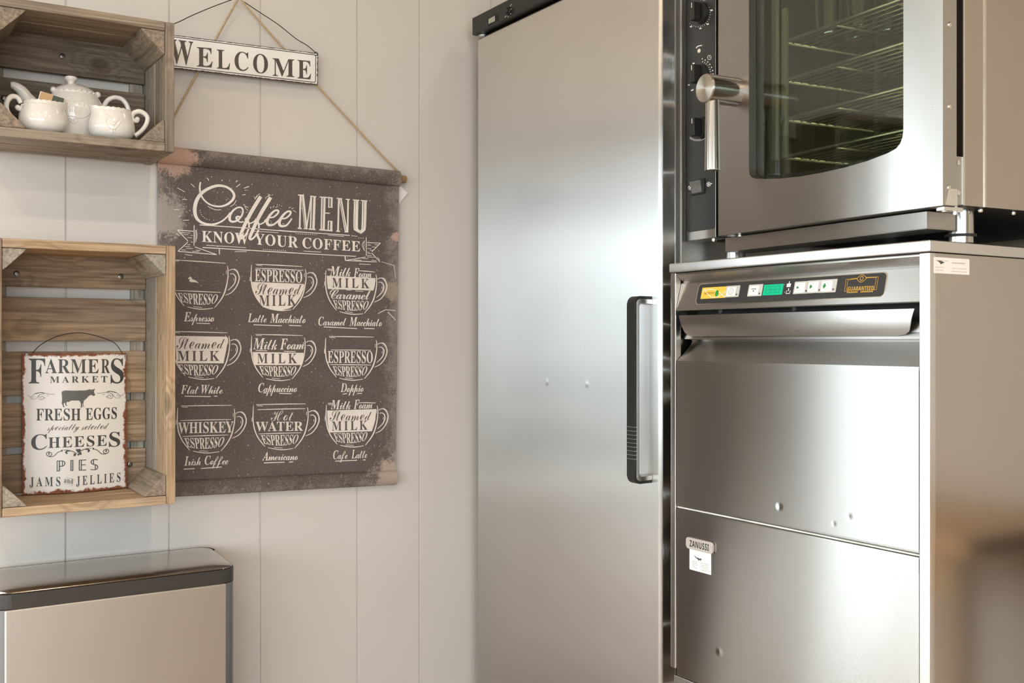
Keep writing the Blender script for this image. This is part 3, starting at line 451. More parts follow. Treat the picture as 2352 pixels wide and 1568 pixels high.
# ------------------------------------------------------------------ materials
class NT:
    def __init__(s, name):
        s.m = bpy.data.materials.new(name); s.m.use_nodes = True
        s.t = s.m.node_tree; s.b = s.t.nodes['Principled BSDF']
        s.out = s.t.nodes['Material Output']
    def n(s, typ, _props=None, **inp):
        nd = s.t.nodes.new('ShaderNode' + typ)
        for k, v in (_props or {}).items(): setattr(nd, k, v)
        for k, v in inp.items(): s.set(nd, k.replace('_', ' ') if k.replace('_', ' ') in nd.inputs else k, v)
        return nd
    def set(s, nd, k, v):
        i = nd.inputs[int(k[1:])] if (k[0] == 'i' and k[1:].isdigit()) else nd.inputs[k]
        if isinstance(v, bpy.types.NodeSocket): s.t.links.new(v, i)
        elif isinstance(v, bpy.types.Node): s.t.links.new(v.outputs[0], i)
        elif isinstance(v, (tuple, list)) and len(v) == 3 and i.type == 'RGBA': i.default_value = (*v, 1)
        else: i.default_value = v
    def bs(s, **k):
        for a, v in k.items(): s.set(s.b, a.replace('_', ' '), v)
        return s.m
    def ramp(s, fac, stops, interp='LINEAR'):
        r = s.t.nodes.new('ShaderNodeValToRGB'); s.t.links.new(fac if isinstance(fac, bpy.types.NodeSocket) else fac.outputs[0], r.inputs[0])
        r.color_ramp.interpolation = interp
        e = r.color_ramp.elements
        while len(e) < len(stops): e.new(.5)
        for el, (p, c) in zip(e, stops): el.position = p; el.color = (*c, 1) if len(c) == 3 else c
        return r.outputs[0]
    def math(s, op, a, b=0.0, clamp=False):
        nd = s.t.nodes.new('ShaderNodeMath'); nd.operation = op; nd.use_clamp = clamp
        s.set(nd, 'i0', a); s.set(nd, 'i1', b); return nd.outputs[0]
    def mix(s, f, a, b, mode='MIX'):
        nd = s.t.nodes.new('ShaderNodeMix'); nd.data_type = 'RGBA'; nd.blend_type = mode
        s.set(nd, 'i0', f)
        for i, v in ((6, a), (7, b)):
            if isinstance(v, tuple): nd.inputs[i].default_value = (*v, 1)
            else: s.t.links.new(v if isinstance(v, bpy.types.NodeSocket) else v.outputs[0], nd.inputs[i])
        return nd.outputs[2]
    def coord(s, scale=(1, 1, 1), which='Object', rnd=False):
        tc = s.t.nodes.new('ShaderNodeTexCoord')
        v = tc.outputs[which]
        if rnd:
            oi = s.t.nodes.new('ShaderNodeObjectInfo')
            a = s.t.nodes.new('ShaderNodeVectorMath'); a.operation = 'SCALE'
            cx = s.n('CombineXYZ', X=oi.outputs['Random'], Y=oi.outputs['Random'], Z=oi.outputs['Random'])
            s.t.links.new(cx.outputs[0], a.inputs[0]); a.inputs[3].default_value = 37.0
            ad = s.t.nodes.new('ShaderNodeVectorMath'); ad.operation = 'ADD'
            s.t.links.new(v, ad.inputs[0]); s.t.links.new(a.outputs[0], ad.inputs[1]); v = ad.outputs[0]
        mp = s.t.nodes.new('ShaderNodeMapping'); s.t.links.new(v, mp.inputs[0]); mp.inputs['Scale'].default_value = scale
        return mp.outputs[0]
    def noise(s, vec, scale, detail=3, rough=.5, dist=0.0):
        return s.n('TexNoise', Vector=vec, Scale=scale, Detail=detail, Roughness=rough, Distortion=dist).outputs[0]
    def bump(s, h, strength, dist, normal=None):
        nd = s.n('Bump', Height=h, Strength=strength, Distance=dist)
        if normal is not None: s.t.links.new(normal, nd.inputs['Normal'])
        return nd.outputs[0]

def flat(name, col, rough=.5, metal=0.0, spec=.5, coat=0.0, var=0.06, emit=None):
    t = NT(name)
    n = t.noise(t.coord(), 9, 4)
    c = t.ramp(n, [(.3, tuple(x * (1 - var) for x in col)), (.7, tuple(min(1, x * (1 + var)) for x in col))])
    t.bs(Base_Color=c, Roughness=rough, Metallic=metal)
    t.set(t.b, 'Specular IOR Level', spec)
    if coat: t.set(t.b, 'Coat Weight', coat); t.set(t.b, 'Coat Roughness', .05)
    if emit: t.set(t.b, 'Emission Color', col); t.set(t.b, 'Emission Strength', emit)
    return t.m

def steel(name, smear=None, col=(.55, .543, .53), rough=.28, aniso=.85, wave=0.0, wscale=(2, 2, 2), grain=None, dents=(), gb=(.007, .0004)):
    """Brushed stainless: highlights spread along the world vector smear, across the grain."""
    t = NT(name)
    g = grain or (30, 30, 30)
    gn = t.noise(t.coord(g, 'Object'), 12, 2, .6)
    sm = t.noise(t.coord((1, 1, 1), 'Object'), 3.2, 5, .6)
    base = t.mix(sm, tuple(c * .93 for c in col), tuple(min(1, c * 1.05) for c in col))
    r = t.math('ADD', t.math('MULTIPLY', gn, .03), rough - .015)
    t.bs(Base_Color=base, Metallic=1.0, Roughness=r)
    nrm = t.bump(gn, *gb)
    if wave: nrm = t.bump(t.noise(t.coord(wscale, 'Object'), 1.0, 1.5), wave, .02, nrm)
    if dents:
        geo = t.n('NewGeometry')
        h = None
        for (p, rad, dep) in dents:
            d = t.n('VectorMath', {'operation': 'DISTANCE'}, i0=geo.outputs['Position'], i1=tuple(p))
            q = t.math('DIVIDE', d.outputs['Value'], rad)
            q = t.math('POWER', t.math('SUBTRACT', 1.0, q, True), 2.0)
            q = t.math('MULTIPLY', q, dep)
            h = q if h is None else t.math('ADD', h, q)
        nrm = t.bump(h, 1.0, 1.0, nrm)
    t.set(t.b, 'Normal', nrm)
    if smear:
        t.set(t.b, 'Anisotropic', aniso)
        cx = t.n('CombineXYZ', X=smear[0], Y=smear[1], Z=smear[2])
        t.set(t.b, 'Tangent', cx.outputs[0])
    return t.m

def wood(name, axis, light, dark, grey, greyness=.5, rough=.72):
    """Weathered pine with the grain along one axis (0 x, 1 y, 2 z)."""
    t = NT(name)
    sc = [11, 11, 11]; sc[axis] = .9
    v = t.coord(tuple(sc), rnd=True)
    kn = [4.5, 4.5, 4.5]; kn[axis] = 3.4
    vk = t.coord(tuple(kn), rnd=True)
    vor = t.n('TexVoronoi', Vector=vk, Scale=1.9, Randomness=1.0)
    near = t.math('SUBTRACT', 1.0, t.math('MULTIPLY', vor.outputs['Distance'], 2.4), True)
    warp = t.math('MULTIPLY', near, .35)
    n0 = t.noise(v, 1.0, 5, .55, .5)
    ph = t.math('ADD', t.math('MULTIPLY', t.math('ADD', n0, warp), 62), 0.0)
    rings = t.math('ADD', t.math('MULTIPLY', t.math('SINE', ph), .5), .5)
    rings = t.math('POWER', rings, 1.6)
    fs = [170, 170, 170]; fs[axis] = 5
    fine = t.noise(t.coord(tuple(fs), rnd=True), 1, 3, .7)
    c = t.mix(t.math('MULTIPLY', rings, .72), light, dark)
    gm = t.noise(t.coord((5, 5, 5), rnd=True), 1.3, 4, .6)
    gf = t.math('MULTIPLY', t.ramp(gm, [(.30, (0, 0, 0)), (.68, (1, 1, 1))]), greyness)
    c = t.mix(gf, c, grey)
    c = t.mix(t.math('MULTIPLY', t.math('SUBTRACT', fine, .40, True), 2.3), c, tuple(x * .45 for x in dark))
    core = t.math('POWER', t.math('SUBTRACT', 1.0, t.math('MULTIPLY', vor.outputs['Distance'], 5.2), True), .7)
    c = t.mix(t.math('MULTIPLY', core, .85), c, (.045, .028, .018))
    t.bs(Base_Color=c, Roughness=rough)
    t.set(t.b, 'Specular IOR Level', .25)
    t.set(t.b, 'Normal', t.bump(t.math('ADD', fine, t.math('MULTIPLY', rings, .4)), .35, .0012))
    return t.m

def pane(name, tint=(1, 1, 1), f0=.05, rough=0.0):
    """Clear glass sheet: what lies behind, tinted, under a Fresnel reflection."""
    t = NT(name)
    tr = t.n('BsdfTransparent', Color=tint); gl = t.n('BsdfGlossy', Roughness=rough, Color=(1, 1, 1))
    fr = t.n('Fresnel', IOR=1.5)
    back = t.n('NewGeometry').outputs['Backfacing']      # the far face of a sheet adds nothing
    mx = t.n('MixShader'); t.set(mx, 'i0', t.math('MULTIPLY', t.math('ADD', fr.outputs[0], f0 - .04, True), t.math('SUBTRACT', 1.0, back))); t.set(mx, 'i1', tr); t.set(mx, 'i2', gl)
    t.t.links.new(mx.outputs[0], t.out.inputs[0])
    return t.m

def painted_wall(name, col, scale=(1, 1, 1)):
    t = NT(name)
    n = t.noise(t.coord(), 1.6, 5, .6)
    c = t.mix(n, tuple(x * .96 for x in col), tuple(x * 1.04 for x in col))
    t.bs(Base_Color=c, Roughness=.55)
    t.set(t.b, 'Specular IOR Level', .3)
    g = t.noise(t.coord((90, 90, 700)), 1, 2); g2 = t.noise(t.coord((240, 240, 60)), 1, 2)
    t.set(t.b, 'Normal', t.bump(t.math('ADD', g, g2), .12, .0012))
    return t.m

def brushed(name, **k): return steel(name, **k)

M = {}
M['wall'] = painted_wall('greige_wall_paint', (.63, .595, .56))
M['plain_wall'] = painted_wall('beige_wall_paint', (.55, .50, .44))
M['ceiling'] = painted_wall('ceiling_boards', (.40, .32, .235))
M['white_trim'] = flat('white_trim_paint', (.80, .80, .78), .4)
_t = NT('oak_floor')
_v = _t.coord((1, 1, 1))
_br = _t.n('TexBrick', Vector=_v, Scale=1.0, Color1=(.58, .42, .30), Color2=(.50, .355, .25), Mortar=(.10, .055, .03))
_br.inputs['Brick Width'].default_value = 1.4; _br.inputs['Row Height'].default_value = .17; _br.inputs['Mortar Size'].default_value = .003
_c = _t.mix(_t.math('MULTIPLY', _t.noise(_t.coord((2, 26, 1)), 1, 5, .6), .5), _br.outputs[0], (.38, .255, .17))
_t.bs(Base_Color=_c, Roughness=.4)
M['floor'] = _t.m
_t = NT('lawn')
_t.bs(Base_Color=_t.ramp(_t.noise(_t.coord(), 3, 6, .7), [(.3, (.13, .155, .10)), (.7, (.22, .25, .165))]), Roughness=.9)
M['lawn'] = _t.m
M['paving'] = flat('pale_paving', (.74, .73, .71), .8)
_t = NT('hedge_leaves')
_t.bs(Base_Color=_t.ramp(_t.noise(_t.coord(), 6, 8, .8), [(.35, (.03, .08, .025)), (.7, (.14, .26, .09))]), Roughness=.9)
_t.set(_t.b, 'Normal', _t.bump(_t.noise(_t.coord(), 9, 6, .8), 1.0, .2))
M['hedge'] = _t.m
M['window_glass'] = pane('window_glass', (.97, .99, .98))
M['oven_glass'] = pane('oven_glass', (.86, .88, .83), .05)
M['clear_glass'] = pane('drinking_glass_clear', (.72, .76, .73), .24)
SY, SZ, SX = (0, 1, 0), (0, 0, 1), (1, 0, 0)
M['black'] = flat('black_plastic', (.013, .0125, .012), .38)
M['panel_black'] = flat('black_control_film', (.022, .0215, .0215), .42)
M['rubber'] = flat('black_rubber', (.012, .012, .012), .7)
M['dark_void'] = flat('dark_steel_and_shade', (.018, .017, .016), .55)
M['chrome'] = steel('polished_steel', None, (.74, .72, .69), .12)
M['bright_steel'] = steel('satin_steel', None, (.66, .64, .61), .26)
M['dull_steel'] = steel('dull_steel', None, (.46, .45, .43), .42)
M['ceramic'] = flat('cream_glazed_ceramic', (.76, .735, .70), .16, coat=.5, var=.02)
M['white_print'] = flat('white_print', (.80, .79, .76), .5)
M['grey_print'] = flat('grey_print', (.30, .29, .28), .5)
M['dark_print'] = flat('dark_print', (.06, .058, .056), .5)
M['paper'] = flat('white_sticker_paper', (.84, .81, .78), .5, var=.02)
M['screw'] = flat('screw_steel', (.24, .23, .22), .35, 1.0)
WT = dict(light=(.55, .395, .245), dark=(.36, .225, .12), grey=(.30, .275, .235), greyness=.45)
WG = dict(light=(.24, .185, .135), dark=(.12, .085, .058), grey=(.135, .125, .108), greyness=.85)
WB = dict(light=(.42, .29, .18), dark=(.22, .14, .08), grey=(.225, .20, .17), greyness=.65)
WE = dict(light=(.37, .295, .22), dark=(.20, .15, .105), grey=(.235, .215, .185), greyness=.7)
WS = dict(light=(.42, .365, .29), dark=(.27, .22, .165), grey=(.36, .35, .315), greyness=.7)
for _a, _n in enumerate('XYZ'):
    M['tan' + _n] = wood('tan_pine_' + 'xyz'[_a], _a, **WT)
    M['back' + _n] = wood('brown_pine_' + 'xyz'[_a], _a, **WB)
    M['grey' + _n] = wood('grey_pine_' + 'xyz'[_a], _a, **WG)
    M['edge' + _n] = wood('weathered_pine_' + 'xyz'[_a], _a, **WE)
    M['pale' + _n] = wood('pale_and_lit_pine_' + 'xyz'[_a], _a, **WS)
_t = NT('jute_cord')
_t.bs(Base_Color=_t.ramp(_t.noise(_t.coord((60, 60, 60)), 6, 4, .7), [(.3, (.34, .24, .13)), (.7, (.62, .49, .32))]), Roughness=.85)
_t.set(_t.b, 'Normal', _t.bump(_t.n('TexWave', Vector=_t.coord((1, 1, 1)), Scale=90, Distortion=2).outputs[1], .6, .001))
M['jute'] = _t.m

# ------------------------------------------------------------------ the room
X0, X1, Y0, Y1, Z0, Z1 = ROOM
GROOVES = [-3.1, -2.88, -2.67, -2.45, -2.24, .401, .621, .835, 1.086, 1.262, 1.481, 1.69, 1.90, 2.10]
def plank_run(bm, xa, xb, za, zb):
    poly = [(xa, WALL_Y)]
    for g in GROOVES:
        if xa + .01 < g < xb - .01:
            poly += [(g - .0022, WALL_Y), (g - .0008, WALL_Y + .004), (g + .0008, WALL_Y + .004), (g + .0022, WALL_Y)]
    poly += [(xb, WALL_Y), (xb, WALL_Y + .10), (xa, WALL_Y + .10)]
    prism(bm, poly, za, zb, lambda u, v, d: Vector((u, v, d)))
bm = NB()
plank_run(bm, X0, WIN1[0], 0, Z1); plank_run(bm, WIN1[1], X1, 0, Z1)
box(bm, WIN1[0], WIN1[1], WALL_Y, WALL_Y + .10, WIN1[3], Z1); box(bm, WIN1[0], WIN1[1], WALL_Y, WALL_Y + .10, 0, WIN1[2])
structure(obj('wall_back', bm, M['wall']))
bm = NB()
box(bm, X0 - .10, X0, Y0, WIN2[0], 0, Z1); box(bm, X0 - .10, X0, WIN2[1], Y1 + .10, 0, Z1)
box(bm, X0 - .10, X0, WIN2[0], WIN2[1], 0, WIN2[2]); box(bm, X0 - .10, X0, WIN2[0], WIN2[1], WIN2[3], Z1)
structure(obj('wall_left', bm, M['plain_wall']))
structure(obj('wall_right', bx(X1, X1 + .10, Y0, Y1 + .10, 0, Z1), M['plain_wall']))
bm = NB()
box(bm, X0, FILL_WIN[0], Y0 - .10, Y0, 0, Z1); box(bm, FILL_WIN[1], X1, Y0 - .10, Y0, 0, Z1)
box(bm, FILL_WIN[0], FILL_WIN[1], Y0 - .10, Y0, 0, FILL_WIN[2]); box(bm, FILL_WIN[0], FILL_WIN[1], Y0 - .10, Y0, FILL_WIN[3], Z1)
structure(obj('wall_front', bm, M['plain_wall']))
structure(obj('floor', bx(X0 - .1, X1 + .1, Y0 - .1, Y1 + .1, -.10, 0), M['floor']))
structure(obj('ceiling', bx(X0 - .1, X1 + .1, Y0 - .1, Y1 + .1, Z1, Z1 + .10), M['ceiling']))
structure(obj('terrace', bx(-30, 12, Y1 + .12, 5.2, -.34, -.14), M['paving']))
structure(obj('lawn', bx(-30, 12, 5.21, 40, -.35, -.15), M['lawn']))
structure(obj('lawn_beyond', bx(-30, X0 - .3, -14, Y1 + .1, -.35, -.15), M['lawn']))
# garden door: frame, mullions, panes
a, b, c, d = WIN1
bm = NB()
box(bm, -.04, .07, WALL_Y + .01, WALL_Y + .08, c, d, .004)
for x in (a, -1.30, -.56): box(bm, x, x + .065, WALL_Y + .01, WALL_Y + .08, c, d, .004)
box(bm, b - .02, b, WALL_Y + .01, WALL_Y + .08, c, d, .004)
for z in (c, d - .06): box(bm, a, b, WALL_Y + .015, WALL_Y + .075, z, z + .06, .004)
w = structure(obj('window_1', bm, M['white_trim']))
obj('pane', bx(a + .01, b - .01, WALL_Y + .040, WALL_Y + .046, c + .03, d - .03), M['window_glass'], w)
a, b, c, d = WIN2
bm = NB()
for y in (a, -1.15, .32, b - .07): box(bm, X0 - .08, X0 - .01, y, y + .07, c, d, .004)
for z in (c, d - .07): box(bm, X0 - .075, X0 - .015, a, b, z, z + .07, .004)
w = structure(obj('window_2', bm, M['white_trim']))
obj('pane', bx(X0 - .05, X0 - .044, a + .02, b - .02, c + .03, d - .03), M['window_glass'], w)
a, b, c, d = FILL_WIN
bm = NB()
for x in (a, (a + b) / 2, b - .07): box(bm, x, x + .07, Y0 - .08, Y0 - .01, c, d, .004)
for z in (c, d - .07): box(bm, a, b, Y0 - .075, Y0 - .015, z, z + .07, .004)
w = structure(obj('fill_window', bm, M['white_trim']))  # unseen window, added to throw daylight onto the plank wall
obj('pane', bx(a + .02, b - .02, Y0 - .05, Y0 - .044, c + .03, d - .03), M['window_glass'], w)
for i, (lx, ly) in enumerate(LAMPS):
    area('downlight', (lx, ly, Z1 - .012), (0, 0, 0),   .11, .11, LAMP_W * (.17 if ly > 1.5 else 1.0), WARM, disk=True)

# ------------------------------------------------------------------ wooden crates on the wall
CF = 2.247                         # front plane of the crates
CBK = 2.4245                       # front of their back slats
def crate(label, x0, x1, z0, z1, slats, tone, screws, tb=.018):
    fr = Frame((x0, CF, z0))
    t = thing('wooden_crate', label, 'crate', fr, 'wooden crates hung on the plank wall')
    W, H, D = x1 - x0, z1 - z0, CBK - CF
    th = .0185
    e, i = ('edge', 'grey') if tone == 'grey' else ('tan', 'back')
    half = (D - .008) / 2
    for s, xa in ((0, 0), (1, W - th)):
        for k in (0, 1):
            ya = k * (half + .008)
            obj('side_slat', bx(xa, xa + th, ya, ya + half + (.022 if k else 0), 0, H, .0015), M[('pale' if s else i) + 'Z' if k or s == 0 else e + 'Z'], t)  # rear right slat paler: window light painted into the wood colour
    for nm, za in (('bottom_slat', 0), ('top_slat', H - tb)):
        for k in (0, 1):
            ya = k * (half + .008)
            obj(nm, bx(th + .0006, W - th - .0006, ya, ya + half, za, za + tb, .0015), M[e + 'X'], t)
    leg = .048 if tone == 'grey' else .043
    for cx, sx in ((th + .0008, 1), (W - th - .0008, -1)):
        for cz, sz in ((tb + .0008, 1), (H - tb - .0008, -1)):
            poly = [(cx, cz), (cx + sx * leg, cz), (cx + sx * (leg - .004), cz + sz * .006), (cx + sx * .006, cz + sz * (leg - .004)), (cx, cz + sz * leg)]
            obj('corner_block', plate(NB(), poly, .003, D - .001, bev=.0012), M[('edge' if tone == 'grey' else 'pale') + 'Y' if cx < .1 or cz > .1 else 'edgeY'], t)
    for za, zb in slats:
        obj('back_slat', bx(th + .0008, W - th - .0008, D, D + .0125, za - z0, zb - z0, .0015), M[i + 'X'], t)
    for xx in (th + .004, W - th - .030):
        obj('back_batten', bx(xx, xx + .026, D + .0130, D + .0235, .02, H - .02), M['paleZ'], t)
    for px, py in screws:
        p = fr.on(px, py, D)
        b_ = turned(NB(), (p.x, D + .001, p.z), (0, -1, 0), [(0, .0062), (.0014, .0062), (.0028, .0045), (.0030, .0022), (.0016, .0016)], 20)
        obj('screw', b_, M['screw'], t, 40)
    return t, fr
# z of the back slats, read off the back plane
def zb(px, py, Y=CBK): return Frame((0, Y, 0)).on(px, py).z
LZ0, LZ1 = 1.10 - .3445, 1.10 + .197
def zl(y): return zb(300, y)
sl = [(zl(664), LZ1 - .004), (zl(783), zl(687)), (zl(902), zl(806)), (zl(1014), zl(919)), (LZ0 + .022, zl(1030))]
LOW, LOWF = crate('tall upright pine crate holding the white market sign, below the crate of teaware', .234, .583, LZ0, LZ1, sl, 'tan', ((38, 628), (277, 635), (298, 1066)))
UZ0, UZ1 = 1.10 + .394, 1.10 + .665
su = [(zb(300, 190), UZ1 - .004), (UZ0 + .024, zb(300, 212))]
UP, UPF = crate('greyish wide wooden crate holding the white teaware, above the crate with the market sign', .228, .5805, UZ0, UZ1, su, 'grey', ((143, 129), (10, 226)), tb=.0185)

# ------------------------------------------------------------------ white teaware
SHELF = UZ0 + .0195
def lathe(bm, prof, cx, cy, z, sx=1.0, sy=1.0, n=48, close=True):
    rs = []
    for h, r in prof:
        rs.append([bm.verts.new((cx + r * sx * math.cos(2 * PI * k / n), cy + r * sy * math.sin(2 * PI * k / n), z + h)) for k in range(n)])
    for i in range(len(rs) - 1): bridge(bm, rs[i], rs[i + 1])
    if close:
        bm.faces.new(rs[0][::-1]); bm.faces.new(rs[-1])
    return bm
def smooth_prof(P, k=5): return [(v.x, v.y) for v in catmull([(h, r, 0) for h, r in P], k)]
def relief(bvh, fr, strokes, r, nm, parent, lift=0.0):
    """Raised moulding: thin tubes laid on the pot where the strokes fall."""
    bm = NB()
    for st in strokes:
        pts = []
        for p in catmull([(x, y, 0) for x, y in st], 5):
            d = fr.i.to_3x3() @ ray(p.x, p.y); o_ = fr.i @ CAM
            loc, nor, idx, dist = bvh.ray_cast(o_, d.normalized())
            if loc: pts.append(loc + nor * lift)
        if len(pts) > 2: tube(bm, pts, r, 6)
    return obj(nm, bm, M['ceramic'], parent, 180)
def c8(L, ox=0.0, oy=160.0, k=360 / 2352): return [(ox + x * k, oy + y * k) for x, y in L]
def rim_frill(bm, cx, cy, z, r, sx, sy, n=22, q=.0026):
    for k in range(n):
        a = 2 * PI * k / n
        bmesh.ops.create_uvsphere(bm, u_segments=8, v_segments=6, radius=q, matrix=Matrix.Translation((cx + r * sx * math.cos(a), cy + r * sy * math.sin(a), z + .001 * math.sin(a * 3))))

# teapot, behind the two jugs
TPY = 2.362
fr = Frame((0, TPY, SHELF)); q = fr.on(172, 250); fr = Frame((q.x, TPY, SHELF))
tp = thing('teapot', 'white lidded teapot with raised lettering behind the two small jugs', 'teapot', fr)
P0 = lambda px, py, dep=0.0: fr.on(px, py, dep)
topz = P0(172, 193).z                        # crown of the lid
rimz = P0(172, 214).z
R = (P0(243, 250).x - P0(105, 250).x) / 2
prof = smooth_prof([(0, R * .62), (.004, R * .70), (.02, R * .80), (.045, R * .93), (.065, R * 1.0), (rimz * .72, R * .98), (rimz * .88, R * .86), (rimz, R * .70)])
bm = lathe(NB(), prof, 0, 0, 0, 1, .72)
body = obj('body', bm, M['ceramic'], tp, 180)
bv = BVHTree.FromPolygons([v.co for v in body.data.vertices], [list(p.vertices) for p in body.data.polygons])
relief(bv, fr, [c8(s) for s in (
    [(975, 465), (1100, 470), (1220, 480), (1300, 520), (1335, 600), (1340, 660), (1270, 710), (1180, 720), (1100, 700), (1000, 690)],
    [(1020, 750), (1040, 730), (1075, 740), (1080, 775), (1050, 780), (1040, 760)], [(1170, 745), (1140, 725), (1110, 740), (1115, 775), (1150, 780), (1165, 765)],
    [(1030, 740), (1100, 800), (1170, 770)], [(1060, 445), (1100, 425), (1130, 450)],
    [(1210, 370), (1215, 390)], [(1230, 455), (1230, 470)], [(1190, 500), (1185, 520)], [(1255, 515), (1250, 540)],
    [(1000, 410), (1030, 400), (1060, 410)])], .0011, 'relief_border', tp)
relief(bv, fr, [c8(s) for s in (
    [(955, 555), (1010, 553)], [(985, 555), (982, 632)], [(1055, 560), (1050, 630)], [(1085, 560), (1082, 632)], [(1052, 595), (1084, 597)],
    [(1120, 563), (1116, 634)], [(1120, 565), (1155, 568)], [(1118, 598), (1148, 600)], [(1116, 634), (1152, 636)],
    [(1185, 566), (1182, 638)], [(1185, 568), (1222, 572)], [(1184, 600), (1215, 603)], [(1182, 638), (1218, 640)])], .0010, 'relief_lettering', tp)
bm = lathe(NB(), smooth_prof([(rimz - .004, R * .74), (rimz + .001, R * .74), (rimz + (topz - rimz) * .55, R * .55), (topz - .001, R * .22), (topz, R * .03)]), 0, 0, 0, 1, .72)
rim_frill(bm, 0, 0, rimz, R * .76, 1, .72, 26, .0024)
for a in (20, 160): bmesh.ops.create_uvsphere(bm, u_segments=10, v_segments=8, radius=.0065, matrix=Matrix.Translation((R * .78 * math.cos(math.radians(a)), -R * .5 * math.sin(math.radians(a)), rimz)))
lid = obj('lid', bm, M['ceramic'], tp, 180)
kz = P0(162, 176).z
kx = P0(163, 185).x
obj('knob', turned(NB(), (kx, 0, topz - .004), (0, 0, 1), smooth_prof([(0, .0075), (.004, .0065), (.008, .0085), (kz - topz - .002, .0125), (kz - topz + .002, .0122), (kz - topz + .004, .010), (kz - topz + .0045, .001)]), 28), M['ceramic'], lid, 180)
sp = [P0(100, 262, -.004), P0(78, 244, -.004), P0(62, 226, -.004), P0(49, 208, -.004), P0(33, 197, -.004), P0(24, 195.5, -.004)]
obj('spout', tube(NB(), sp, [.020, .0165, .0135, .011, .0085, .0062], 18, smooth_k=5), M['ceramic'], tp, 180)
hp = [P0(237, 247), P0(247, 231), P0(262, 224), P0(280, 228), P0(292, 243), P0(296, 262), P0(292, 284), P0(270, 300)]
obj('handle', tube(NB(), hp, [.0052, .0052, .005, .005, .005, .005, .0055, .006], 14, smooth_k=5), M['ceramic'], tp, 180)

def jug(label, cx_px, left_px, right_px, rim_py, YJ, spout_side, handle, curl, relief_strokes):
    fr = Frame((0, YJ, SHELF)); q = fr.on(cx_px, 270); fr = Frame((q.x, YJ, SHELF))
    t = thing('cream_jug', label, 'jug', fr, 'small white jugs on the crate shelf')
    P0 = lambda px, py, dep=0.0: fr.on(px, py, dep)
    R = (P0(right_px, 275).x - P0(left_px, 275).x) / 2
    rz = P0(cx_px, rim_py).z
    rr = .80
    prof = smooth_prof([(0, R * .55), (.003, R * .66), (rz * .14, R * .87), (rz * .30, R * .98), (rz * .44, R * 1.0), (rz * .60, R * .97), (rz * .78, R * .885), (rz * .92, R * .81), (rz, R * rr), (rz - .001, R * (rr - .06)), (rz * .8, R * .74), (rz * .4, R * .85), (rz * .1, R * .55), (rz * .08, .002)])
    bm = lathe(NB(), prof, 0, 0, 0, 1, .82, 56)
    for v in bm.verts:                                  # the pouring lip
        if v.co.z > rz * .78:
            w = max(0.0, spout_side * v.co.x / (R * rr)) ** 6 * ((v.co.z - rz * .78) / (rz * .22)) ** 1.2
            v.co.x += spout_side * w * .010; v.co.z += w * .005
        if v.co.z > rz - .004: v.co.z += .0009 * math.sin(math.atan2(v.co.y, v.co.x) * 18)
    body = obj('body', bm, M['ceramic'], t, 180)
    bv = BVHTree.FromPolygons([v.co for v in body.data.vertices], [list(p.vertices) for p in body.data.polygons])
    hb = NB()
    tube(hb, [P0(x, y) for x, y in handle], [.0046, .005, .0054, .0052, .0050, .0048, .0046, .0052][:len(handle)], 14, smooth_k=5)
    tube(hb, [P0(x, y) for x, y in curl], .0042, 12, smooth_k=4)
    bmesh.ops.create_uvsphere(hb, u_segments=12, v_segments=8, radius=.0056, matrix=Matrix.Translation(P0(*curl[-1])))
    obj('handle', hb, M['ceramic'], t, 180)
    # scalloped band round the rim
    rb = NB()
    for k in range(40):
        a0 = 2 * PI * k / 40
        pts = []
        for j in range(5):
            a = a0 + 2 * PI / 40 * j / 4
            pts.append((R * (rr + .035) * math.cos(a), R * .82 * (rr + .035) * math.sin(a), rz - .007 - .003 * math.sin(PI * j / 4)))
        tube(rb, pts, .0008, 5)
    obj('rim_band', rb, M['ceramic'], t, 180)
    if relief_strokes: relief(bv, fr, relief_strokes, .0010, 'relief_rooster', t)
    return t, fr
jug('small white jug at the left holding a tan and green tea packet', 99, 43, 156, 236, 2.297, 1,
    [(48, 237), (40, 224), (26, 222), (16, 234), (15, 251), (27, 271), (39, 284), (51, 287)], [(53, 240), (50, 249), (43, 250), (41, 247)], None)
roo = [c8(s) for s in (
    [(1590, 700), (1610, 720), (1590, 760), (1600, 820), (1640, 870), (1690, 890), (1740, 870), (1790, 810), (1810, 760), (1790, 745), (1760, 770), (1730, 800)],
    [(1600, 690), (1640, 710), (1680, 750), (1700, 790), (1740, 770), (1770, 755)], [(1640, 800), (1690, 830), (1740, 800)], [(1690, 890), (1690, 940), (1660, 950)],
    [(1720, 880), (1725, 935), (1750, 945)], [(1650, 930), (1700, 925), (1750, 950)], [(1570, 690), (1600, 680), (1625, 690)], [(1600, 740), (1585, 760), (1595, 780)])]
jug('small white jug with a raised rooster on its side', 257, 205, 311, 252, 2.297, -1,
    [(304, 268), (306, 260), (320, 256), (333, 262), (339, 273), (334, 289), (322, 303), (309, 312)], [(302, 267), (307, 277), (315, 278), (315, 274)], roo)
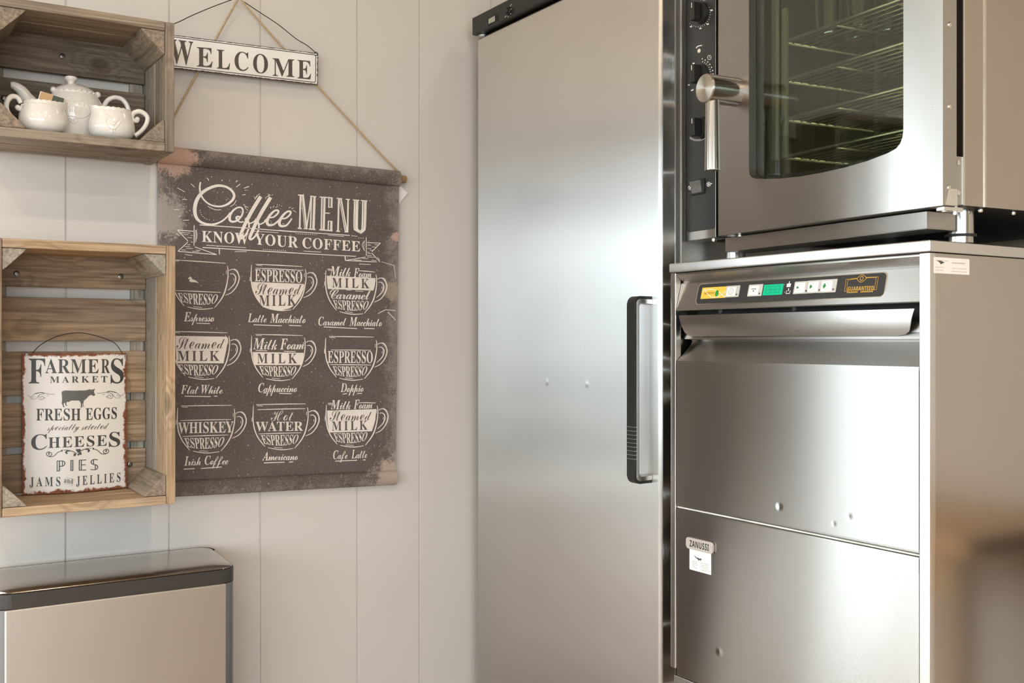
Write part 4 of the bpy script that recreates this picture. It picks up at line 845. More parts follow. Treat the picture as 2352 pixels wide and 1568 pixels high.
# tea packet standing in the left jug
YK = 2.305
fr = Frame((0, YK, SHELF))
k = [fr.on(x, y) for x, y in ((93, 209), (148, 226), (139, 262), (82, 247))]
fr = Frame((k[3].x, YK, SHELF)); k = [fr.on(x, y) for x, y in ((93, 209), (148, 226), (139, 262), (82, 247))]
bm = NB()
def card(u0, u1, v0, v1, y0, y1, mat):
    L = lambda u, v: k[3].lerp(k[2], u).lerp(k[0].lerp(k[1], u), v)
    cs = [(u0, v0), (u1, v0), (u1, v1), (u0, v1)]
    A = [bm.verts.new(L(*c) + Vector((0, y0, 0))) for c in cs]; B = [bm.verts.new(L(*c) + Vector((0, y1, 0))) for c in cs]
    fs = [bm.faces.new(A), bm.faces.new(B[::-1])] + [bm.faces.new((A[i], A[(i + 1) % 4], B[(i + 1) % 4], B[i])) for i in range(4)]
    setmat(fs, mat)
card(0, 1, 0, 1, 0, .003, 0); card(.03, .53, .0, .985, -.0008, -.0002, 1); card(.535, .995, 0, .985, -.0008, -.0002, 2)
tag(obj('tea_packet', bm, [M['paper'], flat('tan_card', (.58, .36, .17), .5), flat('dark_green_card', (.055, .065, .045), .5)]), 'tan and dark green tea packet standing in the left white jug', 'tea packet', fr)

# ------------------------------------------------------------------ tin market sign in the tall crate
YS = 2.398
t_ = NT('rusty_enamel')
_o = t_.coord((1, 1, 1), 'UV')
_sx = t_.n('SeparateXYZ', Vector=_o)
ex = t_.math('MINIMUM', _sx.outputs[0], t_.math('SUBTRACT', 1.0, _sx.outputs[0]))
ez = t_.math('MINIMUM', _sx.outputs[1], t_.math('SUBTRACT', 1.0, _sx.outputs[1]))
ez = t_.math('MULTIPLY', ez, 1.38)
ed = t_.math('MINIMUM', ex, ez)
nz = t_.noise(t_.coord((1, 1, 1)), 95, 5, .7); nb = t_.noise(t_.coord((1, 1, 1)), 22, 3, .6)
ed = t_.math('SUBTRACT', ed, t_.math('MULTIPLY', t_.math('SUBTRACT', t_.math('MULTIPLY', nz, nb), .22), .16))
rustc = t_.ramp(t_.noise(t_.coord(), 60, 5, .7), [(.3, (.10, .028, .014)), (.55, (.25, .072, .030)), (.8, (.055, .035, .028))])
mask = t_.ramp(ed, [(.012, (1, 1, 1)), (.026, (0, 0, 0))])
wh = t_.mix(t_.noise(t_.coord(), 14, 4, .6), (.74, .70, .65), (.80, .78, .75))
t_.bs(Base_Color=t_.mix(mask, wh, rustc), Roughness=t_.math('ADD', t_.math('MULTIPLY', mask, .45), .28))
M['enamel'] = t_.m
def uv_quad(o, n):
    """UVs for a slab built by surf() over an n-by-m grid: from its own outline."""
    me = o.data; xs = [v.co.x for v in me.vertices]; zs = [v.co.z for v in me.vertices]
    x0, x1, z0, z1 = min(xs), max(xs), min(zs), max(zs)
    uv = me.uv_layers.new(name='uv')
    for lp in me.loops:
        c = me.vertices[lp.vertex_index].co
        uv.data[lp.index].uv = ((c.x - x0) / (x1 - x0), (c.z - z0) / (z1 - z0))
fr = Frame((0, YS, 0)); q = fr.on(48, 1128); fr = Frame((q.x, YS, LZ0 + .0195))
sg = thing('market_sign', 'white rust-edged tin sign with a cow, standing in the tall crate', 'sign', fr)
SW = fr.on(294.5, 960).x; SH_ = fr.on(294.5, 811).z
SX0 = .004
def bow(x, z):                      # the sheet is bowed towards the room
    u = min(1, max(0, (x - SX0) / (SW - SX0)))
    return .010 - .020 * math.sin(PI * u) + .010 * (z / SH_)
bm = surf(NB(), lambda u, v: Vector((SX0 + (SW - SX0) * u, bow(SX0 + (SW - SX0) * u, SH_ * v), SH_ * v)), 24, 20, thick=(0, .0012, 0))
sheet = obj('tin_sheet', bm, M['enamel'], sg, 50)
uv_quad(sheet, 24)
art = Art()
S9 = 270 / 2352
def A1(x, y): return (40 + x * S9, 790 + y * S9)          # upper half of the lettering
S8 = 270 / 2228
def A2(x, y): return (40 + x * S8, 950 + y * S8)
art.text('F', 'S', A1(225, 785), A1(555, 785), 495 * S9)
art.text('ARME', 'S', A1(555, 582), A1(1625, 582), 285 * S9, track=8)
art.text('R', 'S', A1(1675, 580), A1(1850, 580), 280 * S9)
art.text('S', 'S', A1(1865, 780), A1(2128, 778), 495 * S9)
art.text('MARKET', 'S', A1(650, 775), A1(1800, 762), 125 * S9, track=60)
cow = [(880, 965), (910, 935), (960, 925), (1020, 928), (1150, 932), (1270, 925), (1330, 928), (1400, 918), (1440, 902), (1480, 912), (1530, 900), (1552, 890), (1545, 915), (1530, 935), (1535, 970), (1553, 1005), (1550, 1025), (1520, 1038), (1490, 1020), (1460, 1015), (1420, 1045), (1380, 1090), (1330, 1130), (1318, 1180), (1320, 1235), (1345, 1250), (1310, 1250), (1303, 1190), (1297, 1180), (1290, 1250), (1300, 1268), (1265, 1265), (1270, 1200), (1255, 1150), (1225, 1125), (1070, 1130), (1040, 1150), (1020, 1160), (1000, 1150), (985, 1165), (975, 1195), (1000, 1240), (965, 1230), (950, 1180), (945, 1165), (925, 1190), (930, 1235), (948, 1262), (915, 1260), (900, 1200), (885, 1205), (893, 1100), (888, 1010)]
art.poly([A1(*p) for p in cow], 1)
def flourish(fx):
    for pts, w in (([(205, 1015), (240, 1050), (290, 1040), (350, 990), (450, 970), (560, 985), (640, 1000), (740, 1003)], 7), ([(540, 990), (450, 1010), (420, 1070), (460, 1110), (510, 1095), (520, 1055), (485, 1040), (455, 1065), (480, 1080)], 7), ([(520, 1095), (545, 1070), (560, 1085)], 6), ([(440, 1010), (380, 1080), (320, 1105), (270, 1090), (270, 1065), (300, 1065), (290, 1090)], 5), ([(600, 1010), (590, 1030), (610, 1040), (620, 1020)], 4), ([(330, 1030), (320, 1050), (340, 1055)], 4), ([(350, 992), (480, 966), (540, 985)], 13)):
        art.line([A1(*fx(x, y)) for x, y in pts], [w * S9] * len(pts), 0, k=5)
flourish(lambda x, y: (x, y)); flourish(lambda x, y: (2328 - x, y - 22))
art.text('FRESH', 'S', A2(355, 128), A2(1200, 124), 222 * S8, 222 * S8, track=6)
art.text('EGGS', 'S', A2(1295, 118), A2(1885, 92), 222 * S8, 215 * S8, track=6)
art.text('specially', 'L', A2(558, 318), A2(1160, 300), 62 * S8, track=-6, shear=.25)
art.text('selected', 'L', A2(1210, 305), A2(1710, 285), 62 * S8, track=-6, shear=.25)
art.text('C', 'S', A2(258, 688), A2(560, 670), 292 * S8)
art.text('HEESE', 'S', A2(585, 650), A2(1695, 603), 200 * S8, track=20)
art.text('S', 'S', A2(1735, 625), A2(1948, 618), 280 * S8)
for fx in (lambda x, y: (x, y), lambda x, y: (2278 - x, y - 55 + (x - 540) * .055)):
    art.line([A2(*fx(*p)) for p in ((610, 770), (590, 755), (600, 735), (640, 740), (650, 775), (620, 800), (570, 795), (548, 760), (570, 725), (610, 720))], [22 * S8, 20 * S8] + [13 * S8] * 8, 0, k=5)
    art.line([A2(*fx(*p)) for p in ((560, 790), (620, 812), (690, 800), (760, 735), (840, 698))], 12 * S8, 0, k=5)
    art.line([A2(*fx(*p)) for p in ((868, 688), (960, 690), (1050, 715), (1125, 755))], [8 * S8, 12 * S8, 14 * S8, 16 * S8], 0, k=5)
    art.line([A2(*fx(*p)) for p in ((1000, 705), (950, 705), (920, 730), (945, 755))], [10 * S8, 26 * S8, 36 * S8, 26 * S8], 0, k=5)
    art.poly([A2(*fx(*p)) for p in ((832, 680), (856, 678), (854, 716), (830, 718))], 0)
    art.poly([A2(*fx(*p)) for p in ((1120, 775), (1090, 745), (1060, 760), (1070, 780), (1055, 795), (1085, 805))], 0)
art.poly([A2(*p) for p in ((1155, 748), (1118, 705), (1105, 680), (1120, 664), (1150, 672), (1180, 664), (1202, 680), (1195, 705))], 0)
art.poly([A2(1155 + 20 * math.cos(a), 772 + 18 * math.sin(a)) for a in [2 * PI * j / 12 for j in range(12)]], 0)
art.text('PIES', 'D', A2(745, 1092), A2(1530, 1062), 205 * S8, track=45)
for j in range(13):
    for xa, yb in ((785, 895), (1010, 890), (1160, 885)):
        art.line([A2(xa, yb + j * 15), A2(xa + 40, yb + j * 15 - 1)], 3 * S8, 1)
art.text('JAMS', 'S', A2(230, 1375), A2(815, 1368), 172 * S8, track=70)
art.text('and', 'R', A2(885, 1300), A2(1055, 1325), 62 * S8, track=20)
for pts in ([(935, 1190), (950, 1215), (1010, 1225), (1060, 1240), (1075, 1275)], [(870, 1290), (900, 1325), (980, 1330), (1050, 1345), (1000, 1370)], [(900, 1230), (960, 1240), (1000, 1250)]):
    art.line([A2(*p) for p in pts], 4 * S8, 1, k=5)
art.text('JELLIES', 'S', A2(1115, 1360), A2(1955, 1285), 172 * S8, track=75)
def on_sheet(px, py, layer):
    p = fr.on(px, py, 0)
    p = fr.on(px, py, bow(p.x, p.z))
    return Vector((p.x, bow(p.x, p.z) - .0004 * layer, p.z))
obj('lettering', art.build(NB(), on_sheet, fine=5.0), [flat('sign_ink', (.055, .056, .054), .5, var=.3), flat('sign_ink_worn', (.115, .115, .110), .5, var=.35)], sg)
wp = [fr.on(x, y, .008) for x, y in ((74, 811), (97, 789), (135, 771), (170, 764.5), (200, 766), (240, 777), (265, 789), (281, 811))]
obj('wire_hanger', tube(NB(), wp, .0009, 6, smooth_k=6), M['rubber'], sg, 180)
for x, y in ((61, 814), (288, 816)):
    p = on_sheet(x, y, 1); obj('eyelet', cyl(NB(), p, p - Vector((0, .0006, 0)), .0026, n=14), M['screw'], sg)

# ------------------------------------------------------------------ cord, hook and welcome sign
fr = Frame((0, WALL_Y, 0)); hk = fr.on(545, -6, -.012)
fr = Frame((hk.x, WALL_Y, hk.z))
bm = tube(NB(), [(0, -.001, .012), (0, -.010, .013), (0, -.020, .008), (0, -.019, -.004), (0, -.012, -.006)], .0022, 10, smooth_k=5)
turned(bm, (0, -.0005, .012), (0, -1, 0), [(0, .008), (.002, .008), (.003, .004)], 18)
tag(obj('wall_hook', bm, M['white_trim'], None, 180), 'small white hook on the plank wall carrying the cord and the wire', 'hook', fr)

YW = 2.428
fr = Frame((0, YW, 0)); q = fr.on(330, 149); fr = Frame((q.x, YW, q.z))
ws = thing('welcome_sign', 'long white welcome sign with ragged dark edge hung by a wire', 'sign', fr)
TL, TR, BR, BL = (330, 71), (731, 122.5), (730, 195), (330, 148.5)
def lerp2(u, v):
    a = (BL[0] + (BR[0] - BL[0]) * u, BL[1] + (BR[1] - BL[1]) * u); b = (TL[0] + (TR[0] - TL[0]) * u, TL[1] + (TR[1] - TL[1]) * u)
    return (a[0] + (b[0] - a[0]) * v, a[1] + (b[1] - a[1]) * v)
def ragged(m, amp, seed):
    rnd = random.Random(seed); out = []
    for (ua, va), (ub, vb), n in (((m, m * 4), (1 - m, m * 4), 90), ((1 - m, m * 4), (1 - m, 1 - m * 4), 22), ((1 - m, 1 - m * 4), (m, 1 - m * 4), 90), ((m, 1 - m * 4), (m, m * 4), 22)):
        for k in range(n):
            f = k / n
            u = ua + (ub - ua) * f; v = va + (vb - va) * f
            j = rnd.random() * amp
            u += (.5 - u > 0) * j * (ua == ub) - (u - .5 > 0) * j * (ua == ub)
            v += ((.5 - v > 0) * 4 * j - (v - .5 > 0) * 4 * j) * (va == vb)
            out.append(lerp2(u, v))
    return out
outer = [fr.on(*p) for p in ragged(0, .0012, 3)]
bm = plate(NB(), [(p.x, p.z) for p in outer], 0, .0025)
art = Art()
art.poly(ragged(.0035, .0045, 5), 1, 1)
bord = []
for cu, cv, a0 in ((.975, .12, -90), (.975, .88, 0), (.025, .88, 90), (.025, .12, 180)):
    for k in range(5):
        a = math.radians(a0 + 90 * k / 4); bord.append(lerp2(cu + .011 * math.cos(a), cv + .055 * math.sin(a)))
art.line(bord, 1.7, 2, 2, closed=True)
S3 = 600 / 1960
B3 = lambda x, y: (360 + x * S3, y * S3)
art.text('W', 'S', B3(95, 470), B3(272, 492), 178 * S3, mat=3, layer=2)
for ch, xa, xb, yb, h in (('E', 300, 418, 503, 145), ('L', 450, 549, 519, 143), ('C', 583, 688, 530, 142), ('O', 722, 834, 549, 144), ('M', 868, 1032, 574, 132), ('E', 1055, 1158, 592, 138)):
    art.text(ch, 'S', B3(xa, yb - 5), B3(xb, yb + 5), h * S3, mat=3, layer=2)
art.build(bm, lambda x, y, l: fr.on(x, y) + Vector((0, -.0004 * l, 0)))
obj('panel', bm, [flat('chipped_dark_edge', (.05, .035, .025), .7), M['white_print'], M['dark_print'], flat('welcome_ink', (.075, .060, .047), .5)], ws)
wl = [fr.on(x, y, -.002) for x, y in ((333, 74), (399, 55), (440, 36), (490, 15), (542, -4))]
wr = [fr.on(x, y, -.002) for x, y in ((548, -4), (590, 24), (640, 57), (680, 89), (705, 104), (726, 122))]
bm = tube(NB(), wl, .0010, 6, smooth_k=4); tube(bm, wr, .0010, 6, smooth_k=4)
tube(bm, [fr.on(722, 121, -.003), fr.on(728, 120, -.004), fr.on(729, 126, -.003), fr.on(724, 127, -.003)], .0009, 6, smooth_k=3)
obj('hanging_wire', bm, M['rubber'], ws, 180)

# ------------------------------------------------------------------ coffee menu poster
YP = WALL_Y - .013
PTL, PTR, PBR, PBL = (362, 333.5), (917, 392.5), (908.5, 1113), (361.5, 1143)
fr = Frame((0, YP, 0)); q = fr.on(*PBL); fr = Frame((q.x, YP, q.z))
po = thing('coffee_poster', 'dark brown cloth coffee menu poster with pale drawn cups, hung on a cord', 'poster', fr)
C0, C1, C2, C3 = (fr.on(*p) for p in (PBL, PBR, PTR, PTL))
t_ = NT('worn_poster_cloth')
_uv = t_.n('SeparateXYZ', Vector=t_.coord((1, 1, 1), 'UV'))
n1 = t_.noise(t_.coord((1, 1, 1)), 7, 6, .7); n2 = t_.noise(t_.coord((1, 1, 1)), 240, 3, .7); n3 = t_.noise(t_.coord((1, 1, 1)), 34, 5, .75)
c_ = t_.mix(t_.ramp(n1, [(.3, (0, 0, 0)), (.75, (1, 1, 1))]), (.078, .060, .055), (.118, .096, .089))
c_ = t_.mix(t_.ramp(n2, [(.56, (0, 0, 0)), (.80, (.75, .75, .75))]), c_, (.42, .36, .31))
vo = t_.n('TexVoronoi', Vector=t_.coord((1, 1, 1)), Scale=85.0)
c_ = t_.mix(t_.math('MULTIPLY', t_.math('LESS_THAN', vo.outputs['Distance'], .13), t_.math('GREATER_THAN', n3, .52)), c_, (.40, .34, .29))
ex = t_.math('MINIMUM', _uv.outputs[0], t_.math('SUBTRACT', 1.0, _uv.outputs[0])); ez = t_.math('MINIMUM', _uv.outputs[1], t_.math('SUBTRACT', 1.0, _uv.outputs[1]))
ed = t_.math('ADD', t_.math('MULTIPLY', t_.math('MINIMUM', ex, t_.math('MULTIPLY', ez, 2.5)), 3.6), t_.math('MULTIPLY', t_.math('SUBTRACT', t_.math('MULTIPLY', t_.math('ADD', n3, n2), .5), .5), 1.7))
c_ = t_.mix(t_.ramp(ed, [(.0, (.55, .55, .55)), (.20, (0, 0, 0))]), c_, (.36, .30, .265))
def blot(cx, cy, r, col, str_):
    global c_
    d = t_.n('VectorMath', {'operation': 'DISTANCE'}, i0=t_.coord((1, 1.34, 1), 'UV'), i1=(cx, cy * 1.34, 0))
    f = t_.math('ADD', t_.math('DIVIDE', d.outputs['Value'], r), t_.math('MULTIPLY', t_.math('SUBTRACT', t_.math('ADD', t_.math('MULTIPLY', n3, .6), t_.math('MULTIPLY', n2, .4)), .5), 2.6))
    c_ = t_.mix(t_.ramp(f, [(.55, (str_,) * 3), (.85, (0, 0, 0))]), c_, col)
blot(.05, .985, .125, (.52, .35, .28), .85); blot(.02, .80, .11, (.40, .35, .31), .75); blot(.985, .02, .13, (.50, .40, .33), .7); blot(.97, .62, .06, (.40, .34, .27), .5); blot(.99, .79, .03, (.55, .36, .30), .8)
t_.bs(Base_Color=c_, Roughness=.68)
t_.set(t_.b, 'Normal', t_.bump(t_.noise(t_.coord((700, 700, 60)), 1, 2), .15, .0008))
M['poster'] = t_.m
M['chalk'] = flat('cream_print', (.78, .715, .66), .6, var=.10)
M['poster_dark'] = flat('dark_brown_print', (.095, .073, .066), .6, var=.1)
M['dowel'] = wood('dowel_wood', 0, (.42, .27, .14), (.28, .165, .08), (.3, .22, .15), .3)
def pbase(u, v):
    a = C0.lerp(C1, u); b = C3.lerp(C2, u); return a.lerp(b, v)
def pbulge(v):
    y = 0.0
    if v > .949: s = (v - .949) / .051; y = -.0135 * math.sqrt(max(0, 1 - (2 * s - 1) ** 2))
    if v < .047: s = v / .047; y = -.0125 * math.sqrt(max(0, 1 - (2 * s - 1) ** 2))
    return y
VS = [0] + [.047 * (1 - math.cos(PI * k / 14)) / 2 for k in range(1, 14)] + [.047 + (.949 - .047) * k / 10 for k in range(11)] + [.949 + .051 * (1 - math.cos(PI * k / 14)) / 2 for k in range(1, 15)]
bm = NB(); uvl = bm.loops.layers.uv.new('uv'); NU = 8
def bow_edge(v): return 0.0
rows = []
for back in (0, 1):
    g = []
    for v in VS:
        row = []
        for i in range(NU + 1):
            u = i / NU; p = pbase(u, v)
            p.y = pbulge(v) if not back else (.0015 if .047 <= v <= .949 else .0015 - pbulge(v) * .55)
            row.append((bm.verts.new(p), u, v))
        g.append(row)
    rows.append(g)
def qf(a, b, c, d):
    f = bm.faces.new((a[0], b[0], c[0], d[0]))
    for lp, s in zip(f.loops, (a, b, c, d)): lp[uvl].uv = (s[1], s[2])
for g in rows:
    for j in range(len(VS) - 1):
        for i in range(NU): qf(g[j][i], g[j][i + 1], g[j + 1][i + 1], g[j + 1][i])
F_, B_ = rows
for j in range(len(VS) - 1):
    for i in (0, NU): qf(F_[j][i], F_[j + 1][i], B_[j + 1][i], B_[j][i])
for i in range(NU):
    for j in (0, len(VS) - 1): qf(F_[j][i], F_[j][i + 1], B_[j][i + 1], B_[j][i])

art = Art()
K1 = lambda x, y: (400 + x / 7.84, 400 + y / 7.84)          # left half of the heading
K2 = lambda x, y: (640 + x / 7.84, 420 + y / 7.84)          # right half
def st1(P, w, k=6, m=0): art.line([K1(*p) for p in P], [x / 7.84 for x in w] if not isinstance(w, (int, float)) else [w / 7.84] * len(P), m, k=k)
def st2(P, w, k=0, m=0, layer=1): art.line([K2(*p) for p in P], w / 7.84, m, layer, k=k)
st1([(474, 142), (460, 220), (468, 320), (500, 410), (570, 495), (680, 560), (830, 580), (960, 540), (1055, 455), (1078, 370), (1020, 280), (910, 220), (770, 208), (625, 255), (490, 345), (405, 470), (370, 620), (390, 760), (462, 850), (580, 897), (720, 900), (850, 850), (950, 770), (1010, 690)],
    [26, 28, 34, 30, 28, 28, 32, 40, 46, 46, 40, 40, 48, 52, 60, 66, 66, 58, 44, 36, 34, 30, 28, 26])
st1([(1000, 745), (1060, 655), (1150, 598), (1222, 612), (1236, 685), (1200, 770), (1125, 838), (1045, 855), (1000, 820), (1000, 750)], [46, 34, 28, 28, 30, 32, 34, 36, 46, 48])
st1([(1205, 775), (1150, 762), (1120, 785), (1140, 830), (1190, 862), (1250, 855)], [20, 34, 40, 26, 24, 24])
for dx, dy in ((0, 0), (178, 16)):
    st1([(1558 + dx, 400 + dy), (1400 + dx, 660 + dy), (1290 + dx, 870 + dy), (1215 + dx, 1040 + dy), (1182 + dx, 1130 + dy), (1215 + dx, 1155 + dy), (1290 + dx, 1085 + dy), (1345 + dx, 960 + dy), (1330 + dx, 840 + dy), (1275 + dx, 800 + dy)], [66, 66, 62, 58, 50, 34, 30, 30, 32, 50])
    st1([(1300 + dx, 850 + dy), (1360 + dx, 885 + dy), (1440 + dx, 850 + dy), (1480 + dx, 800 + dy)], 24)
st1([(1620, 850), (1690, 790), (1790, 770), (1865, 705), (1872, 655), (1805, 660), (1720, 745), (1672, 850), (1700, 912), (1790, 905), (1880, 830), (1925, 770)], [22, 24, 28, 32, 34, 34, 46, 54, 46, 34, 28, 24])
st1([(1840, 880), (1910, 808), (2010, 790), (2085, 725), (2092, 672), (2025, 680), (1940, 765), (1892, 870), (1920, 930), (2010, 925), (2075, 860), (2118, 795)], [22, 24, 28, 32, 34, 34, 46, 54, 46, 34, 28, 24])
for a, b, w in (((55, 245), (190, 318), 10), ((300, 170), (370, 238), 10), ((592, 65), (625, 115), 12), ((855, 105), (868, 125), 14), ((1112, 143), (1135, 110), 14), ((1115, 232), (1190, 175), 12), ((1255, 253), (1348, 220), 14), ((1225, 373), (1285, 366), 12), ((145, 450), (230, 458), 12), ((0, 635), (90, 640), 10), ((160, 832), (265, 826), 12), ((80, 770), (105, 750), 10), ((660, 45), (680, 50), 12), ((990, 115), (1005, 120), 10)):
    st1([a, b], w, 2)
st1([(600, 575), (700, 625), (770, 642), (845, 636)], 11); st1([(1008, 585), (1070, 545), (1118, 472)], 11)
for x, y in ((98, 400), (140, 412), (182, 428), (172, 580), (220, 588), (468, 650), (475, 690), (490, 730), (518, 762), (550, 788), (585, 808), (630, 820), (710, 828), (938, 465), (965, 440), (1735, 840), (1750, 875), (1955, 890), (1980, 895), (1280, 290), (1310, 287), (1200, 680), (1305, 685), (1400, 180), (1855, 548), (1895, 555), (1937, 574), (1770, 370)):
    art.poly([K1(x + 8 * math.cos(a), y + 8 * math.sin(a)) for a in [2 * PI * j / 7 for j in range(7)]])
for P in ([(1440, 400), (1455, 440), (1500, 390)], [(1455, 460), (1480, 395), (1545, 350)], [(1640, 450), (1660, 410), (1740, 375)], [(1690, 400), (1700, 375), (1720, 360)], [(1250, 560), (1335, 600)], [(1280, 575), (1290, 620), (1335, 655)], [(1245, 545), (1275, 545)], [(1735, 620), (1745, 590)], [(1775, 605), (1800, 565)], [(1820, 600), (1865, 578)], [(2060, 605), (2100, 595)], [(2110, 625), (2150, 605)], [(2140, 650), (2195, 680)]):
    st1(P, 9, 2)
# ribbon
for P, w in (([(455, 912), (1200, 962), (2195, 1040)], 15), ([(510, 1318), (1200, 1360), (2195, 1418)], 15), ([(580, 1278), (1295, 1322)], 10), ([(1425, 1025), (1875, 1052)], 9), ([(1088, 1392), (1305, 1392)], 10), ([(358, 918), (356, 1285)], 13), ([(55, 1003), (345, 1028)], 14), ([(55, 1003), (250, 1205)], 13), ([(245, 1222), (68, 1385)], 13), ([(75, 1388), (760, 1447)], 14), ([(370, 1308), (765, 1447)], 13), ([(812, 1350), (815, 1445)], 15), ([(195, 1445), (325, 1462)], 11), ([(35, 1060), (90, 1115)], 9)):
    st1(P, w, 3)
for y0, xa, xb in ((1052, 135, 285), (1085, 165, 255), (1140, 240, 320), (1100, 300, 335), (1218, 300, 335), (1268, 235, 285), (1302, 190, 285), (1335, 215, 335), (1362, 130, 210), (1368, 395, 470), (1385, 325, 445)): st1([(xa, y0), (xb, y0 + 4)], 9, 2)
for y0 in range(1000, 1200, 28): st1([(368, y0 + 30), (405, y0)], 9, 2)
st1([(398, 1000), (412, 1090), (402, 1175)], 9)
for P, w in (([(0, 855), (700, 905), (1280, 945)], 15), ([(1310, 950), (1420, 962)], 9), ([(0, 1245), (700, 1285), (1390, 1322)], 14), ([(890, 942), (1175, 965)], 8), ([(448, 1226), (765, 1246)], 10), ([(1575, 978), (1577, 1310)], 12), ([(1590, 1075), (1832, 1084)], 12), ([(1830, 1085), (1675, 1240)], 13), ([(1675, 1262), (1825, 1422)], 13), ([(1200, 1396), (1565, 1335)], 13), ([(1200, 1396), (1760, 1422)], 13), ([(1195, 1318), (1200, 1395)], 18), ([(1450, 1458), (1652, 1468)], 10), ([(1780, 1338), (1820, 1388)], 9)): st2(P, w)
for y0, xa, xb in ((1112, 1725, 1790), (1118, 1595, 1665), (1152, 1675, 1750), (1180, 1595, 1665), (1212, 1640, 1690), (1245, 1590, 1635), (1270, 1600, 1665), (1308, 1590, 1675), (1335, 1590, 1730), (1362, 1510, 1610), (1388, 1355, 1495), (1392, 1670, 1760)): st2([(xa, y0), (xb, y0 + 3)], 9)
st2([(1550, 1035), (1512, 1090), (1512, 1150), (1550, 1228)], 9, 4)
for y0 in range(1060, 1210, 30): st2([(1520, y0 + 20), (1550, y0)], 8)
for k in range(11): art.poly([K2(318 + k * 36 + 9 * math.cos(a), 912 + k * 2.2 + 8 * math.sin(a)) for a in [2 * PI * j / 7 for j in range(7)]])
for k in range(12): art.poly([K1(1605 + k * 36 + 9 * math.cos(a), 1352 + k * 2.4 + 8 * math.sin(a)) for a in [2 * PI * j / 7 for j in range(7)]])
for k in range(3): art.poly([K2(1445 + k * 38 + 9 * math.cos(a), 992 + k * 2.2 + 8 * math.sin(a)) for a in [2 * PI * j / 7 for j in range(7)]])
art.text('KNOW', 'S', (463.5, 555), (570.5, 561), 25, mat=0, track=8)
art.text('YOUR', 'S', (585, 561), (684.5, 569), 25, mat=0, track=8)
art.text('COFFEE', 'S', (694.5, 569.5), (827, 577.5), 25, 23.5, mat=0, track=8)
# MENU, tall inline capitals
for P, w in (([(392, 215), (378, 818)], 30), ([(425, 212), (492, 828)], 56), ([(585, 238), (500, 828)], 24), ([(588, 235), (572, 838)], 26), ([(645, 240), (625, 840)], 44), ([(345, 217), (452, 222)], 20), ([(565, 238), (676, 248)], 20), ([(340, 815), (415, 822)], 22), ([(538, 830), (664, 840)], 22), ([(445, 822), (520, 830)], 16),
             ([(778, 252), (765, 850)], 26), ([(825, 255), (808, 855)], 42), ([(735, 252), (972, 270)], 20), ([(730, 842), (970, 862)], 24), ([(905, 268), (902, 440)], 22), ([(955, 270), (950, 440)], 34), ([(888, 435), (972, 440)], 16), ([(815, 540), (922, 546)], 20), ([(895, 690), (890, 858)], 22), ([(948, 690), (945, 860)], 40), ([(885, 686), (968, 690)], 14),
             ([(1082, 285), (1068, 872)], 30), ([(1110, 282), (1215, 885)], 50), ([(1250, 298), (1240, 882)], 28), ([(1042, 278), (1140, 284)], 18), ([(1208, 292), (1282, 300)], 18), ([(1035, 868), (1105, 872)], 20), ([(1185, 880), (1252, 884)], 18)):
    st2(P, w)
for P, w in (([(412, 235), (478, 815)], 9), ([(1105, 300), (1208, 865)], 9)): st2(P, w, 0, 1, 2)
st2([(1368, 310), (1358, 780), (1385, 850), (1450, 880)], 26, 4); st2([(1412, 315), (1402, 780), (1420, 850), (1470, 885)], 50, 4)
st2([(1515, 322), (1505, 760), (1490, 850), (1455, 890)], 28, 4); st2([(1562, 325), (1548, 780), (1525, 855), (1460, 898)], 46, 4)
st2([(1335, 305), (1452, 314)], 20); st2([(1480, 316), (1596, 326)], 20)

def cup(L, R, yb, rimline, extra=()):
    """Outline of one drawn cup: L and R are the tops of its sides, yb the y of the stroke under it."""
    (xl, yl), (xr, yr) = L, R
    Wd = xr - xl; Hh = yb - (yl + yr) / 2
    T = lambda s, t: (xl + Wd * s, yl + (yr - yl) * s + Hh * t)
    art.line([T(0, 0), T(-.008, .22), T(-.004, .38), T(.022, .56), T(.085, .74), T(.17, .88), T(.215, .945)], [1.2, 2.4, 2.6, 2.6, 2.4, 2.0, 1.0], k=4)
    art.line([T(1, 0), T(1.012, .10), T(1.012, .24), T(.99, .42), T(.945, .62), T(.87, .79), T(.765, .955)], [1.2, 2.0, 2.2, 2.6, 3.0, 2.4, 1.2], k=4)
    art.line([T(.27, .965), T(.42, .995), T(.57, 1.0), T(.74, .965)], [1.2, 2.0, 2.0, 1.2], k=4)
    art.line([T(.38, .955), T(.54, .962)], 1.2)
    art.line([T(1.03, .11), T(1.09, .075), T(1.16, .105), T(1.21, .21), T(1.21, .32), T(1.165, .46), T(1.08, .59), T(.965, .665)], [1.4, 1.8, 2.2, 2.8, 2.8, 2.4, 2.0, 1.2], k=4)
    art.line([T(1.045, .185), T(1.10, .175), T(1.145, .225), T(1.15, .32), T(1.11, .43), T(1.01, .555)], [1.2, 1.8, 2.6, 2.8, 2.2, 1.2], k=4)
    art.line([T(1.12, .06), T(1.17, .09), T(1.205, .15)], 1.1, k=3); art.line([T(1.12, .27), T(1.12, .33)], 1.1)
    art.line([T(-.028, .28), T(-.028, .38)], 1.2); art.line([T(.985, .10), T(.985, .19)], 1.1)
    for (a, b) in rimline: art.line([a, ((a[0] + b[0]) / 2, (a[1] + b[1]) / 2 - .2), b], [1.2, 2.2, 1.2], k=4)
    if rimline:
        a, b = rimline[0]
        art.line([(a[0] + 2, a[1] + 2.6), (a[0] + 15, a[1] + 3)], 1.2)
